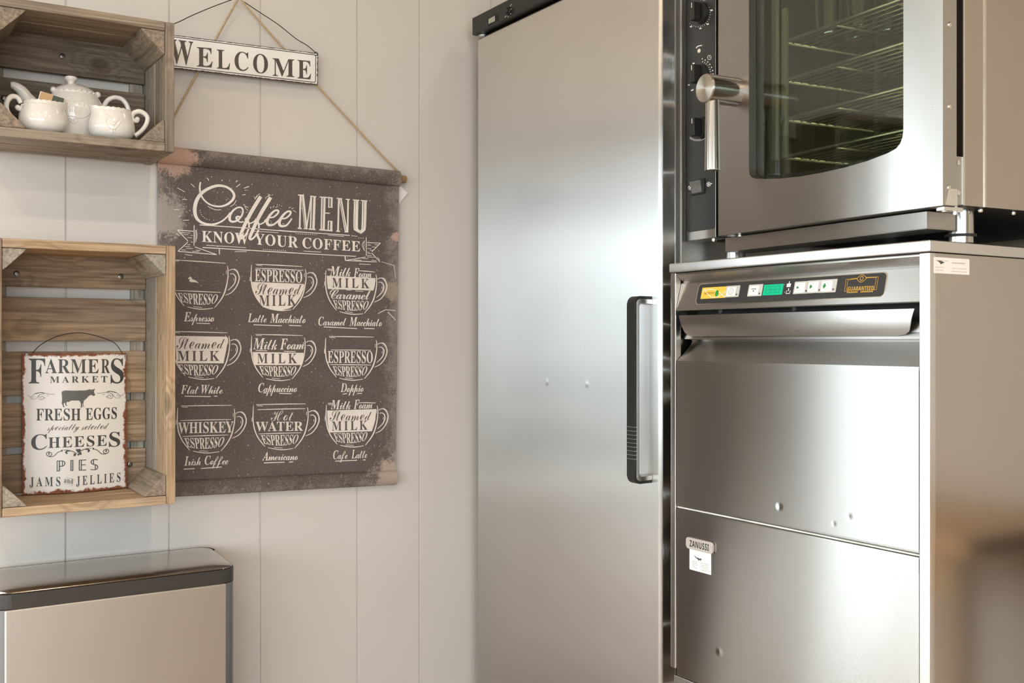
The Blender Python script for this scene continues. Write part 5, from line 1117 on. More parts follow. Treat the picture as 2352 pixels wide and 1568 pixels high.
def bowl(a, b, h, txt='ESPRESSO'):
    """The word set to the curve of the cup's bottom."""
    Wd = b[0] - a[0]
    def wp_(u, v):
        d = 1 - v
        x = a[0] + Wd * (.5 + (u - .5) * (1 - .17 * d))
        y = a[1] + (b[1] - a[1]) * u + h * d * (.80 + .22 * math.sin(PI * u))
        return (x, y)
    art.text(txt, 'S', a, b, h, warp=wp_, track=-4)
def band(P): art.poly(P, 0, 1)
def words(txt, style, xa, ya, xb, yb, h0, h1=None, dark=False, track=0, shear=0.0): art.text(txt, style, (xa, ya), (xb, yb), h0, h1, 1 if dark else 0, 2 if dark else 1, track, shear=shear)
BS = ('B', 'K')
# first row
cup((396, 604), (522, 610), 709.5, [((396, 596.5), (518, 604.5)), ((403, 667), (507, 671.5))])
bowl((407, 672.5), (503, 676.5), 24.5)
art.poly([(431, 640), (436, 635), (439, 636), (441, 641), (448, 643), (452, 646), (457, 650), (449, 648), (439, 648), (434, 645), (436, 641)])
words('Espresso', BS, 422, 737.5, 492, 738.5, 21, track=-22)
art.line([(451, 742), (482, 743)], 1.8)
cup((577.5, 608), (701, 617.5), 712.5, [((587, 606.5), (694, 612)), ((587, 615.5), (697, 620.8))])
words('ESPRESSO', 'S', 585.5, 645.5, 694, 649.5, 27.5, 27)
band([(579, 647), (699, 652), (697, 664), (690, 681), (676, 701), (665, 708), (645, 713), (622, 711), (604, 705), (592, 688), (584, 672), (580, 660)])
words('Steamed', 'L', 586, 676, 692, 676, 26, 24, True, -10); words('MILK', 'S', 595, 702.5, 680, 701.5, 24.5, 24.5, True, 40)
words('Latte', BS, 569, 739.5, 612, 740.5, 20, track=-22); words('Macchiato', BS, 620, 741, 702, 742, 21, track=-22)
art.line([(582, 745.5), (647, 748)], 1.9); art.line([(664, 747), (692, 748)], 1.9)
cup((748.4, 620), (863.4, 630), 721, [((751, 618), (762, 618.4)), ((823, 621.5), (861, 624.5))])
words('Milk', BS, 757, 633, 805, 634.5, 22, track=-22); words('Foam', BS, 812, 636.5, 853, 637.5, 21, track=-22)
band([(750.5, 633), (862, 638.5), (861, 655), (857.5, 667), (753, 663.5), (751, 650)])
words('MILK', 'S', 762.5, 659.5, 848, 662, 21.5, 21.5, True, 60)
words('Caramel', 'K', 757, 686, 851, 688, 22, 22, track=-24)
art.line([(795, 666), (806, 666.5)], 1.2); art.line([(816, 668), (834, 669)], 1.2)
bowl((763.5, 689), (849, 691.5), 22.5)
words('Caramel', BS, 731, 747, 795, 747.5, 20, track=-22); words('Macchiato', BS, 802, 748, 877, 749, 20, track=-22)
art.line([(743.5, 750.5), (820, 754.3)], 1.9); art.line([(836, 754), (860, 754.5)], 1.9)
# second row
cup((398, 764), (525.5, 771), 870.5, [((398, 761), (522, 764))])
band([(402, 771), (521, 773), (524, 778), (519, 806), (513, 834), (405, 834)])
words('Steamed', 'L', 405, 801, 516, 800, 27, 23, True, -10); words('MILK', 'S', 407.5, 828.5, 504, 828.5, 23, 22.5, True, 40)
bowl((408, 836.5), (504, 838.5), 24.5)
words('Flat', BS, 415, 904, 456, 904, 20, track=-22); words('White', BS, 462, 903.5, 511, 904, 20, track=-22)
art.line([(424, 909.5), (484, 910.5)], 1.9); art.line([(491, 909.5), (499, 909.5)], 1.9)
cup((578, 771), (699, 775), 873.5, [((586, 767.5), (695, 770.5))])
words('Milk', BS, 581, 802, 636, 803, 26, track=-22); words('Foam', BS, 643, 802.5, 698, 801.5, 25, track=-22)
art.line([(587, 804.6), (614, 805.5)], 1.6); art.line([(652, 806.5), (679, 807)], 1.6)
band([(580, 808), (697, 810), (696, 824), (691, 838), (585, 838), (581, 822)])
words('MILK', 'S', 590.5, 834, 682, 834, 22, 22, True, 60)
bowl((594, 840.5), (683, 841.5), 23.5)
words('Cappuccino', BS, 593, 900.5, 682, 900, 21, track=-22)
art.line([(641, 903), (670, 904)], 1.8); art.line([(604, 902), (612, 902)], 1.8)
cup((748, 775.4), (863.7, 780), 872.6, [((755, 772.5), (858, 773.8)), ((760, 803.5), (852, 804.2)), ((758, 837), (852, 838))])
words('ESPRESSO', 'S', 753, 833, 856, 833.5, 27, 27)
bowl((763, 841), (846, 841.5), 23.5)
words('Doppio', BS, 782, 900, 835, 899.5, 20, track=-20)
art.line([(787, 905), (797, 903.4)], 1.8); art.line([(820, 903.5), (831, 903)], 1.8)
# third row
cup((408, 936), (537.5, 938), 1039.7, [((416, 932), (532, 930.5)), ((414, 965.5), (531, 963)), ((419, 1002), (524, 998.5))])
words('WHISKEY', 'S', 409, 995, 536, 992.5, 25, 25)
bowl((422, 1006), (518, 1004), 25)
words('Irish', BS, 423, 1069, 461, 1068, 21, track=-20); words('Coffee', BS, 470, 1067, 524, 1066, 21, track=-22)
art.line([(422, 1077), (447, 1075.7)], 1.9); art.line([(461, 1075.5), (509, 1072)], 1.9)
cup((582, 931), (706, 935), 1032, [((588, 929), (702, 927)), ((591, 940.5), (701, 938)), ((594, 996), (692, 993.5))])
words('Hot', 'L', 622, 966.5, 673, 965.5, 24, 24, track=-8)
words('WATER', 'S', 587, 990, 696, 989, 21.5, 21)
bowl((598, 999), (688, 998), 24)
words('Americano', BS, 602, 1057, 684, 1056, 20, track=-20)
art.line([(606, 1062.6), (653, 1061)], 1.9); art.line([(664, 1061), (673, 1060)], 1.9)
cup((749.6, 929), (866, 931), 1026, [((752, 926.5), (764, 926)), ((823, 924.5), (863, 925))])
words('Milk', BS, 759, 939.5, 805, 939.5, 21, track=-22); words('Foam', BS, 812, 939, 855, 937.5, 21, track=-22)
band([(751, 942.5), (864, 939), (862, 965), (854, 990), (756, 993), (752, 970)])
words('Steamed', 'L', 757, 966, 853, 964.5, 24, 20, True, -10); words('MILK', 'S', 762, 988.7, 844, 986.5, 21, 21, True, 50)
bowl((765, 994.5), (846, 992.5), 23.5)
words('Cafe', BS, 765, 1054, 798, 1053, 20, track=-20); words('Latte', BS, 807, 1052.5, 843, 1051.5, 20, track=-22)
art.line([(770, 1058.6), (820, 1056.5)], 1.9); art.line([(833, 1056), (840, 1055.6)], 1.9)
art.line([(362, 370), (450, 377), (600, 392), (760, 409), (915, 425)], 1.1, k=3)
art.line([(362, 1110), (560, 1102), (740, 1093), (908, 1083)], 1.0, k=3)
art.line([(876, 601), (900, 608), (907, 610)], .9); art.line([(905, 611), (909, 640)], .8); art.line([(868, 720), (885, 711), (908, 713)], 1.4); art.line([(890, 716), (909, 735)], 1.4)
art.build(bm, lambda x, y, l: fr.on(x, y) + Vector((0, -.0004 * l, 0)), 1)
obj('printed_cloth', bm, [M['poster'], M['chalk'], M['poster_dark']], po, 40)
# dowel through the top sleeve
a = fr.on(917, 408); d_ = (C2 - C3).normalized()
a = pbase(1, .9745); b = pbase(0, .9745)
bm = turned(NB(), b - d_ * .018 + Vector((0, -.0015, 0)), d_, [(0, .0085), (.001, .0092), ((a - b).length + .035, .0092), ((a - b).length + .036, .0085)], 20)
obj('dowel', bm, M['dowel'], po, 40)
a2 = pbase(1, .0235); b2 = pbase(0, .0235)
obj('bottom_dowel', cyl(NB(), b2, a2, .0075), M['dowel'], po, 40)
hkp = fr.on(545, -3) ; hkp.y = -.013
e1 = a + d_ * .003 + Vector((0, -.006, .010)); e0 = b - d_ * .003 + Vector((0, -.006, .010))
ws_y = 0.004
bm = NB()
def rope(p, q_):
    pts = [p.lerp(q_, k / 12) for k in range(13)]
    for k, pt in enumerate(pts):
        f = k / 12
        pt.y = p.y + (q_.y - p.y) * f + .0105 * max(0, math.sin(PI * f)) ** .5
    tube(bm, pts, .0024, 8)
rope(hkp, e1); rope(hkp, e0)
for p in (e1, e0):
    turned(bm, p + d_ * -.002 + Vector((0, .008, -.010)), d_, [(0, .0118), (.002, .0125), (.004, .0118)], 18)
obj('cord', bm, M['jute'], po, 180)
# price tag hanging behind the poster's edge
ft = Frame((0, WALL_Y - .004, 0)); q = ft.on(915, 470); ft = Frame((q.x, WALL_Y - .004, q.z))
bm = NB()
tp_ = [ft.on(x, y) for x, y in ((936.5, 443), (917, 424.5), (898, 448), (916, 470))]
plate(bm, [(p.x, p.z) for p in tp_], 0, .0006)
bm2 = tube(bm, [ft.on(917, 426), ft.on(914, 420) + Vector((0, -.001, 0)), ft.on(910, 414) + Vector((0, -.001, 0))], .0006, 6, 1, smooth_k=3)
tag(obj('price_tag', bm, [M['paper'], M['white_print']]), 'small white paper tag peeking out behind the poster edge', 'tag', ft)

# ------------------------------------------------------------------ trash bin
TBX0, TBX1, TBY0, TBY1 = .236, .712, 2.237, 2.437
fr = Frame((TBX0, TBY0, 0))
tb = thing('trash_bin', 'brushed steel rectangular bin with a black lid band under the tall crate', 'bin', fr)
W, D = TBX1 - TBX0, TBY1 - TBY0
ZB0, ZB1, ZL = .578, .6065, .0115
def outl(ins, r): return rrect(ins, W - ins, ins, D - ins, r, 6)
def lz(v): return ZL * v / D
bm = prism(NB(), outl(.0012, .030), .015, ZB0 - .001, lambda u, v, d: Vector((u, v, d)))
obj('body', bm, flat('grey_bin_side', (.20, .20, .20), .35, .6), tb, 40)
ps = steel('bin_steel', (0, 0, 1), (.52, .495, .465), .46, .6, grain=(3, 60, 60))
bm = bx(.020, W - .0245, -.0018, .010, .02, ZB0 - .0005, .0035, 3)
obj('front_panel', bm, ps, tb, 50)
bm = NB()
prism(bm, outl(0, .032), ZB0, ZB1, lambda u, v, d: Vector((u, v, d + (lz(v) if d == ZB1 else 0))), bev=.0016)
obj('lid_band', bm, flat('dark_grey_band', (.034, .030, .028), .36), tb, 40)
bm = NB(); rs = []
for ins, h in ((.0035, .0), (.0030, .0012), (.0045, .0030), (.008, .0045), (.016, .0062), (.032, .0082), (.06, .0098)):
    rs.append([bm.verts.new((u, v, ZB1 + .0004 + h + lz(v))) for u, v in rrect(ins, W - ins, ins, D - ins, max(.004, .032 - ins * .4), 6)])
for i in range(len(rs) - 1): bridge(bm, rs[i], rs[i + 1])
bm.faces.new(rs[-1]); bm.faces.new(rs[0][::-1])
obj('lid', bm, steel('bin_lid_steel', None, (.50, .46, .42), .16, wave=.0), tb, 60)
bm = NB()
o1 = rrect(-.0012, W + .0012, -.0010, D + .001, .033, 6); o2 = rrect(.0025, W - .0025, .0025, D - .002, .030, 6)
pts = [Vector((u, v, ZB1 + .0022 + lz(v))) for u, v in rrect(.001, W - .001, .001, D - .001, .032, 6)]
pts = [p for p in pts if p.y > D * .25]
pts.sort(key=lambda p: math.atan2(p.y - D * .1, p.x - W / 2))
obj('gasket', tube(NB(), pts, .0016, 6), M['rubber'], tb, 180)

# ------------------------------------------------------------------ tall refrigerator
RZ = -PI / 2
FX, FY = 1.40, 2.388
fr = Frame((FX, FY, 0), RZ)
rf = thing('refrigerator', 'tall stainless steel refrigerator with a black bar handle and black top panel', 'refrigerator', fr)
FW = .737
dw = Vector((0, 0, 0))
D_ = lambda px, py, rad, dep: (fr.m @ fr.on(px, py), rad, dep)
fsteel = steel('fridge_door_steel', SY, (.57, .56, .545), .35, 1.0, wave=.10, wscale=(1, 1.1, 3.2), grain=(60, 60, 1.2), dents=[D_(1257, 877, .013, .0007), D_(1348, 882, .011, .0006), D_(1277, 655, .010, .0004)])
fside = steel('fridge_side_steel', None, (.78, .76, .73), .45, grain=(3, 60, 60))
obj('body', bx(.004, FW - .003, .058, .72, .10, 1.925, .004), fside, rf, 40)
obj('kick_plate', bx(.01, FW - .01, .07, .10, .0, .098, .002), M['dark_void'], rf)
bm = bx(0, FW, 0, .046, .125, 1.893, .0075, 4)
obj('door', bm, fsteel, rf, 40)
obj('door_gasket', bx(.012, FW - .012, .0465, .0575, .14, 1.88), flat('grey_gasket', (.16, .16, .155), .6), rf)
cp = NB()
zt0, zt1 = 1.897, 1.943
box(cp, .0005, FW - .002, -.016, .055, zt0, zt1, .003)
box(cp, .002, FW - .004, .055, .70, 1.927, zt1 - .002)
top = obj('control_panel', cp, M['black'], rf, 40)
pl = lambda x, y: fr.on(x, y, -.0162)
def quadplate(bm, pts, dep, thick, mat=0):
    A = [bm.verts.new((p.x, dep, p.z)) for p in pts]; B = [bm.verts.new((p.x, dep - thick, p.z)) for p in pts]
    fs = [bm.faces.new(A), bm.faces.new(B[::-1])] + [bm.faces.new((A[i], A[(i + 1) % len(A)], B[(i + 1) % len(A)], B[i])) for i in range(len(A))]
    setmat(fs, mat)
bm = NB()
quadplate(bm, [pl(*p) for p in ((1120, 42), (1138, 33), (1138, 52), (1120, 61))], -.0162, .0004, 0)
quadplate(bm, [pl(*p) for p in ((1122.5, 44), (1137, 36), (1137, 48.5), (1122.5, 55))], -.0166, .0003, 1)
obj('display', bm, [M['rubber'], flat('lcd_grey', (.36, .36, .30), .3)], top)
bm = NB()
quadplate(bm, [pl(*p) for p in ((1139.5, 34), (1144, 31.5), (1144, 46.5), (1139.5, 49))], -.0162, .0009, 0)
obj('button', bm, M['rubber'], top)
c = pl(1168.5, 25.5)
obj('dial', turned(NB(), (c.x, -.016, c.z), (0, -1, 0), [(0, .0105), (.003, .0105), (.004, .009), (.010, .0082), (.0115, .006)], 24), M['black'], top, 40)
bm = NB()
for x, y in ((1162, 18), (1172.5, 13.5), (1174, 21), (1173, 31.5), (1167, 38), (1162, 37), (1174.5, 10.5), (1160.5, 39)):
    p = pl(x, y); cyl(bm, (p.x, -.0160, p.z), (p.x, -.0166, p.z), .0013, n=10)
obj('dial_marking', bm, M['white_print'], top)
obj('hinge', turned(NB(), (.020, .006, zt0 - .008), (0, 0, 1), [(0, .012), (.002, .014), (.007, .014)], 24), M['dull_steel'], rf, 40)
# bar handle
hx0, hx1 = fr.on(1490, 780, 0).x - .012, fr.on(1490, 780, 0).x + .012
hz1, hz0 = fr.on(1470, 679, -.04).z, fr.on(1470, 1113, -.04).z
hd = thing_part = None
def cpath(o, r): return [(-.001, hz1 - o), (-.036 + o - .0, hz1 - o)] 
bm = NB()
def carc(y, z, r, a0, a1, n=6): return [(y + r * math.cos(math.radians(a0 + (a1 - a0) * k / n)), z + r * math.sin(math.radians(a0 + (a1 - a0) * k / n))) for k in range(n + 1)]
ro = .016; Lh = .048
outer_ = [(-.0005, hz1)] + carc(-Lh + ro, hz1 - ro, ro, 90, 180) + carc(-Lh + ro, hz0 + ro, ro, 180, 270) + [(-.0005, hz0)]
t1 = .0055
inner_ = [(-.0005, hz0 + t1)] + carc(-Lh + ro, hz0 + ro, ro - t1, 270, 180) + carc(-Lh + ro, hz1 - ro, ro - t1, 180, 90) + [(-.0005, hz1 - t1)]
prism(bm, outer_ + inner_, hx0, hx1, lambda u, v, d: Vector((d, u, v)), bev=.0012)
grip = obj('handle', bm, M['black'], rf, 40)
t2 = .017
inn2 = [(-.0005, hz0 + t2)] + carc(-Lh + ro + .004, hz0 + ro + .005, ro - t1 - .003, 270, 180) + carc(-Lh + ro + .004, hz1 - ro - .005, ro - t1 - .003, 180, 90) + [(-.0005, hz1 - t2)]
mid_ = [(-.0005, hz1 - t1 - .0002)] + carc(-Lh + ro, hz1 - ro, ro - t1 - .0002, 90, 180) + carc(-Lh + ro, hz0 + ro, ro - t1 - .0002, 180, 270) + [(-.0005, hz0 + t1 + .0002)]
bm = prism(NB(), mid_ + inn2, hx0 + .0015, hx1 + .0008, lambda u, v, d: Vector((d, u, v)), bev=.001)
obj('handle_bracket', bm, M['bright_steel'], grip, 40)
bm = NB()
for k in range(9):
    z = fr.on(1460, 982 + k * 9.2, -Lh).z
    box(bm, hx0 - .0004, hx1 + .0004, -Lh - .0004, -Lh + .012, z, z + .0009)
obj('grip_line', bm, M['dull_steel'], grip)

# ------------------------------------------------------------------ glass washer
DX, DY = 1.40, 1.618
TOPZ = 1.253
DWZ = .430
fr = Frame((DX, DY, 0), RZ)
fr = Frame((DX, DY, DWZ), RZ)
dws = thing('dishwasher', 'stainless steel undercounter dishwasher with a black button strip below the oven', 'dishwasher', fr)
Z = lambda z: z - DWZ                  # heights are given above the floor
DW = .60
dsteel = lambda nm, **k: steel(nm, SZ, (.465, .45, .43), .28, .95, grain=(1.5, 60, 60), **k)
vst = steel('washer_vertical_steel', SZ, (.68, .665, .64), .24, .7, grain=(1.5, 60, 60))
bm = NB()
box(bm, -.0015, DW + .0015, -.004, .605, Z(1.2345), Z(TOPZ), .0025, 0, 3)
obj('worktop', bm, steel('worktop_steel', SY, (.70, .69, .67), .26, .6), dws, 40)
dsd = steel('washer_side_steel', None, (.53, .49, .445), .22, wave=.12, wscale=(1.5, 1.5, 2.4), grain=(3, 3, 60))
bm = NB()
box(bm, DW - .0016, DW - .0004, .0, .60, Z(.445), Z(1.233), 0)
box(bm, .0004, .0016, .0, .60, Z(.445), Z(1.233), 0)
box(bm, .0016, DW - .0016, .585, .597, Z(.445), Z(1.233), 0)
obj('body', bm, dsd, dws, 40)
obj('frame_post', bx(DW - .0195, DW, -.0012, .0135, Z(.443), Z(1.2335), .0016), vst, dws, 40)
obj('frame_post', bx(0, .0155, -.0012, .0135, Z(.443), Z(1.2335), .0016), vst, dws, 40)
xl, xr = .0162, DW - .0202
def sheet_profile(prof, xa, xb, thick=.0012, n=1):
    """A folded sheet: profile of (y, z) swept along x."""
    bm = NB()
    P = [Vector((0, y, z)) for y, z in prof]
    off = []
    for i, p in enumerate(P):
        d = (P[min(i + 1, len(P) - 1)] - P[max(i - 1, 0)]).normalized()
        off.append(p + Vector((0, -d.z, d.y)) * thick)
    rows = [[bm.verts.new((xa + (xb - xa) * k / n, p.y, p.z)) for p in P] for k in range(n + 1)]
    rowb = [[bm.verts.new((xa + (xb - xa) * k / n, p.y, p.z)) for p in off] for k in range(n + 1)]
    m = len(P)
    for k in range(n):
        for i in range(m - 1):
            bm.faces.new((rows[k][i], rows[k + 1][i], rows[k + 1][i + 1], rows[k][i + 1])); bm.faces.new((rowb[k][i], rowb[k][i + 1], rowb[k + 1][i + 1], rowb[k + 1][i]))
        for i in (0, m - 1): bm.faces.new((rows[k][i], rowb[k][i], rowb[k + 1][i], rows[k + 1][i]))
    for k in (0, n):
        for i in range(m - 1): bm.faces.new((rows[k][i], rows[k][i + 1], rowb[k][i + 1], rowb[k][i]))
    return bm
zpt, zpb = Z(1.2125), Z(1.1595)
ypt, ypb = .0135, .000
pan = [(.0035, Z(1.2335)), (.001, Z(1.2315)), (.0015, Z(1.229)), (.0065, Z(1.2245)), (.013, Z(1.2195)), (.0165, Z(1.2155)), (.0155, Z(1.2135)), (ypt, zpt), (ypb, zpb), (.0012, zpb - .0014), (.004, zpb - .002), (.014, zpb - .002)]
cpn = obj('control_panel', sheet_profile(pan, xl, xr), dsteel('washer_panel_steel'), dws, 25)
obj('gap_shade', bx(xl, xr, .056, .062, Z(1.05), Z(1.225)), M['dark_void'], dws)  # black sheet standing in for the shade behind panel and flap
pn = Vector((0, zpt - zpb, -(ypt - ypb))).normalized() * -1       # outward normal of the sloping face
pd = Vector((0, ypb - ypt, zpb - zpt)).normalized()
def PP(px, py, lift=0.0):
    return fr.plane(px, py, Vector((0, ypt, zpt)) + pn * lift, pn)
PX = (1.0,)
def PN(x, s, lift=0.0):              # x along the panel, s down the slope
    return Vector((x, ypt, zpt)) + pd * s + pn * lift
def p2xs(p): return (p.x, (Vector((0, p.y, p.z)) - Vector((0, ypt, zpt))).dot(pd))
a, b = p2xs(PP(1608, 651)), p2xs(PP(2029, 681))
X_A, X_B = a[0], b[0]; S_A, S_B = p2xs(PP(1820, 640))[1] , p2xs(PP(1820, 689))[1]
def padplate(outline, l0, l1, mat, bm=None, bev=0):
    bm = bm or NB()
    return prism(bm, outline, l0, l1, lambda u, v, d: PN(u, v, d), mat, bev)
obj('panel_bezel', padplate(rrect(X_A - .0022, X_B + .0022, S_A - .0018, S_B + .0018, .0085), -.0003, .0008, 0, bev=.0004), M['chrome'], cpn, 40)
strip = obj('button_strip', padplate(rrect(X_A, X_B, S_A, S_B, .0075), .0, .0012, 0), M['panel_black'], cpn, 40)
T3 = 480 / 2352
def Q(x, y, lift=0.0015):
    p = PP(1580 + x * T3, 600 + y * T3); s = p2xs(p); return PN(s[0], s[1], lift)
def Qb(x0, y0, x1, y1):               # rectangle on the panel from two pictured corners
    a = p2xs(PP(1580 + x0 * T3, 600 + y0 * T3)); b = p2xs(PP(1580 + x1 * T3, 600 + y1 * T3)); return a[0], b[0], a[1], b[1]
# yellow badge with the fish
yc = (305, 290)
xa, xb, sa, sb = Qb(172, 300, 430, 412)
bm = padplate(rrect(xa, xb, sa, sb, .0004), .0012, .0017, 0)
art = Art()
E_ = lambda x, y: p2xs(PP(1580 + x * T3, 600 + y * T3))
art.line([E_(*p) for p in ((175, 345), (210, 325), (280, 318), (345, 340), (395, 380), (425, 402))], .0011, 1, 1, k=5)
art.line([E_(*p) for p in ((195, 312), (225, 365), (275, 405), (340, 400), (390, 375), (432, 340))], .0011, 1, 1, k=5)
lf = E_(334, 363); art.poly([(lf[0] + .0050 * math.cos(a) * (1 if math.cos(a) > 0 else .9), lf[1] + .0066 * math.sin(a)) for a in [2 * PI * j / 20 for j in range(20)]], 2, 2)
f0 = E_(188, 378); f1 = E_(302, 366)
def nt(txt, style, pa, pb, h, mat, layer, track=0, sh=0): art.text(txt, style, pa, pb, h, mat=mat, layer=layer, track=track, shear=sh)
nt('ACTIVE', 'N', f0, (f1[0], f0[1]), .0046, 3, 2, 10)
art.build(bm, lambda x, y, l: PN(x, y, .0017 + .0002 * l))
obj('fish_badge', bm, [flat('yellow_print', (.80, .50, .06), .45), M['white_print'], flat('green_print', (.02, .27, .03), .45), flat('olive_print', (.30, .22, .04), .5)], strip)
# push buttons
def button(x0, y0, x1, y1, sym):
    xa, xb, sa, sb = Qb(x0, y0, x1, y1)
    bm = padplate(rrect(xa, xb, sa, sb, .0006), .0012, .0024, 0, bev=.0005)
    w_ = xb - xa; h_ = sb - sa
    ar = Art()
    ar.poly([(xa + w_ * .08, sa + h_ * .12), (xa + w_ * .74, sa + h_ * .12), (xa + w_ * .74, sb - h_ * .1), (xa + w_ * .08, sb - h_ * .1)], 1, 1)
    ar.poly([(xa + w_ * .80, sb - h_ * .28), (xa + w_ * .90, sb - h_ * .28), (xa + w_ * .90, sb - h_ * .14), (xa + w_ * .80, sb - h_ * .14)], 2, 1)
    cx, cy = xa + w_ * .40, sa + h_ * .50
    if sym == 'power':
        ar.line([(cx + w_ * .17 * math.cos(a), cy + h_ * .27 * math.sin(a)) for a in [2 * PI * j / 18 for j in range(18)]], .0007, 2, 2, closed=True)
        ar.line([(cx, cy - h_ * .16), (cx, cy + h_ * .16)], .0007, 2, 2)
    elif sym == 'drain':
        ar.line([(cx - w_ * .16, cy - h_ * .05), (cx - w_ * .16, cy - h_ * .12), (cx + w_ * .16, cy - h_ * .12), (cx + w_ * .16, cy - h_ * .05)], .0014, 2, 2)
        ar.poly([(cx - w_ * .07, cy), (cx + w_ * .07, cy), (cx, cy + h_ * .16)], 2, 2)
    else:
        ar.line([(cx + w_ * .20 * math.cos(a), cy + h_ * .24 * math.sin(a)) for a in [.9 + 4.6 * j / 16 for j in range(17)]], .0004, 4, 2)
        n = {'short': 1, 'medium': 1.6, 'long': 2.2}[sym]
        ar.poly([(cx - w_ * .02, cy + h_ * .02)] + [(cx + w_ * .22 * math.cos(PI + .1 - j * .22 * n), cy + h_ * .26 * math.sin(PI + .1 - j * .22 * n)) for j in range(-2, 3)], 3, 2)
    ar.build(bm, lambda x, y, l: PN(x, y, .0024 + .00015 * l))
    obj('push_button', bm, [flat('grey_button', (.50, .49, .47), .4), M['white_print'], M['dark_print'], M['green'], M['grey_print']], strip, 40)
M['green'] = flat('button_green', (.02, .22, .06), .5)
button(447, 282, 575, 402, 'power'); button(700, 268, 833, 392, 'drain')
button(1216, 234, 1360, 364, 'short'); button(1362, 222, 1510, 356, 'medium'); button(1512, 212, 1668, 350, 'long')
xa, xb, sa, sb = Qb(868, 268, 1064, 376)
t_ = NT('green_display'); t_.bs(Base_Color=(0, .22, .12), Roughness=.25); t_.set(t_.b, 'Emission Color', (.0, .42, .20)); t_.set(t_.b, 'Emission Strength', .55)
bm = padplate(rrect(xa, xb, sa, sb, .0003), .0012, .0018, 0)
art = Art()
w3 = (xb - xa)
for i in range(3):
    ox = xa + w3 * (.14 + .26 * i); dx = w3 * .19; oy = sa + (sb - sa) * .18; dy = (sb - sa) * .62
    for pa, pb in (((0, 0), (1, 0)), ((0, .5), (1, .5)), ((0, 1), (1, 1)), ((0, 0), (0, 1)), ((1, 0), (1, 1))):
        art.line([(ox + dx * pa[0], oy + dy * pa[1]), (ox + dx * pb[0], oy + dy * pb[1])], .0007, 1, 1)
art.build(bm, lambda x, y, l: PN(x, y, .0018 + .0001 * l))
obj('green_display', bm, [t_.m, flat('segment_green', (0, .16, .085), .3)], strip)
# little printed symbols and the gold guarantee mark
bm = NB(); art = Art()
for y in (265, 350):
    q_ = E_(1095, y); art.poly([(q_[0] + .0011 * math.cos(a), q_[1] + .0011 * math.sin(a)) for a in [2 * PI * j / 10 for j in range(10)]], 3)
for (x, y) in ((1148, 235), (1140, 312)):
    c0 = E_(x, y)
    art.line([(c0[0], c0[1] - .0012), (c0[0], c0[1] + .004)], .0018)
    art.line([(c0[0] - .0042, c0[1] + .003), (c0[0] - .0042, c0[1] + .0085), (c0[0] + .0042, c0[1] + .0085), (c0[0] + .0042, c0[1] + .003)], .0014)
art.poly([(E_(1148, 235)[0] + dx, E_(1148, 235)[1] + .0028 + dy) for dx, dy in ((-.0045, 0), (.0045, 0), (.0045, .006), (-.0045, .006))], 0)
obj('printed_symbols', art.build(NB(), lambda x, y, l: PN(x, y, .0013 + .0001 * l)), [M['white_print'], M['white_print'], M['grey_print'], M['dull_steel']], strip)
art = Art()
G_ = lambda x, y: E_(x, y)
for off, w_ in ((0, .0008), (22, .0008)):
    art.line([G_(1800 + off * .0, 335 - off * .0)] and [G_(1788 + off, 342 - off * .2), G_(1768 + off, 342 - off * .2), G_(1786 + off, 206 + off * .3), G_(1905, 192 + off * .3)], w_, 1)
    art.line([G_(2012, 182 + off * .3), G_(2148 - off, 178 + off * .3), G_(2128 - off, 322 - off * .1), G_(2095 - off, 324 - off * .1)], w_, 1)
ce = G_(1962, 195)
for s_ in (1, -1):
    art.line([(ce[0] - .0098 + .0196 * j / 10, ce[1] - s_ * .0062 * math.sin(PI * j / 10)) for j in range(11)], .0009, 1)
art.line([(ce[0] + .0030 * math.cos(a), ce[1] + .0034 * math.sin(a)) for a in [2 * PI * j / 14 for j in range(14)]], .0011, 1, closed=True)
g0, g1 = G_(1800, 335), G_(2095, 326)
art.text('GUARANTEED', 'N', g0, g1, .0072, mat=1)
h0, h1 = G_(1795, 360), G_(2092, 348)
for j in range(19):
    if j in (8, 9): continue
    f = j / 19; art.poly([(h0[0] + (h1[0] - h0[0]) * (f + d1), h0[1] + (h1[1] - h0[1]) * f + d2) for d1, d2 in ((0, -.0026), (.034, -.0026), (.034, 0), (0, 0))], 1)
art.build(bm, lambda x, y, l: PN(x, y, .0013 + .0001 * l))
obj('gold_mark', bm, [M['white_print'], flat('gold_print', (.56, .32, .04), .4), M['grey_print'], M['dull_steel']], strip)
# pull flap, cove and door
zf1, zf0 = Z(1.1485), Z(1.1065)
def flap_pt(x, v): return Vector((x, .0035 + .012 * (1 - v) - .004 * math.sin(PI * (1 - v)), zf0 + (zf1 - zf0) * v))
xfl, xfr = xl + .004, xr - .011
out_ = [(xfl, 1), (xfl + .006, .45), (xfl + .009, .22), (xfl + .015, .06), (xfl + .024, 0), (xfr - .040, 0), (xfr - .026, .04), (xfr - .017, .16), (xfr - .011, .36), (xfr, 1)]
bm = NB()
rows = []
for v in [0, .02, .05, .1, .16, .22, .3, .45, .6, .8, 1]:
    def xat(side):
        P = out_[:5] if side == 0 else out_[5:]
        P = sorted(P, key=lambda p: p[1])
        for (xa_, va), (xb_, vb) in zip(P, P[1:]):
            if va <= v <= vb: return xa_ + (xb_ - xa_) * (v - va) / max(1e-6, vb - va)
        return P[-1][0]
    a_, b_ = xat(0), xat(1)
    rows.append([flap_pt(a_ + (b_ - a_) * k / 12, v) for k in range(13)])
for th_ in (0, .0016):
    g = [[bm.verts.new(p + Vector((0, th_, 0))) for p in r] for r in rows]
    if th_ == 0: g0_ = g
    for i in range(len(g) - 1):
        for k in range(12): bm.faces.new((g[i][k], g[i][k + 1], g[i + 1][k + 1], g[i + 1][k]))
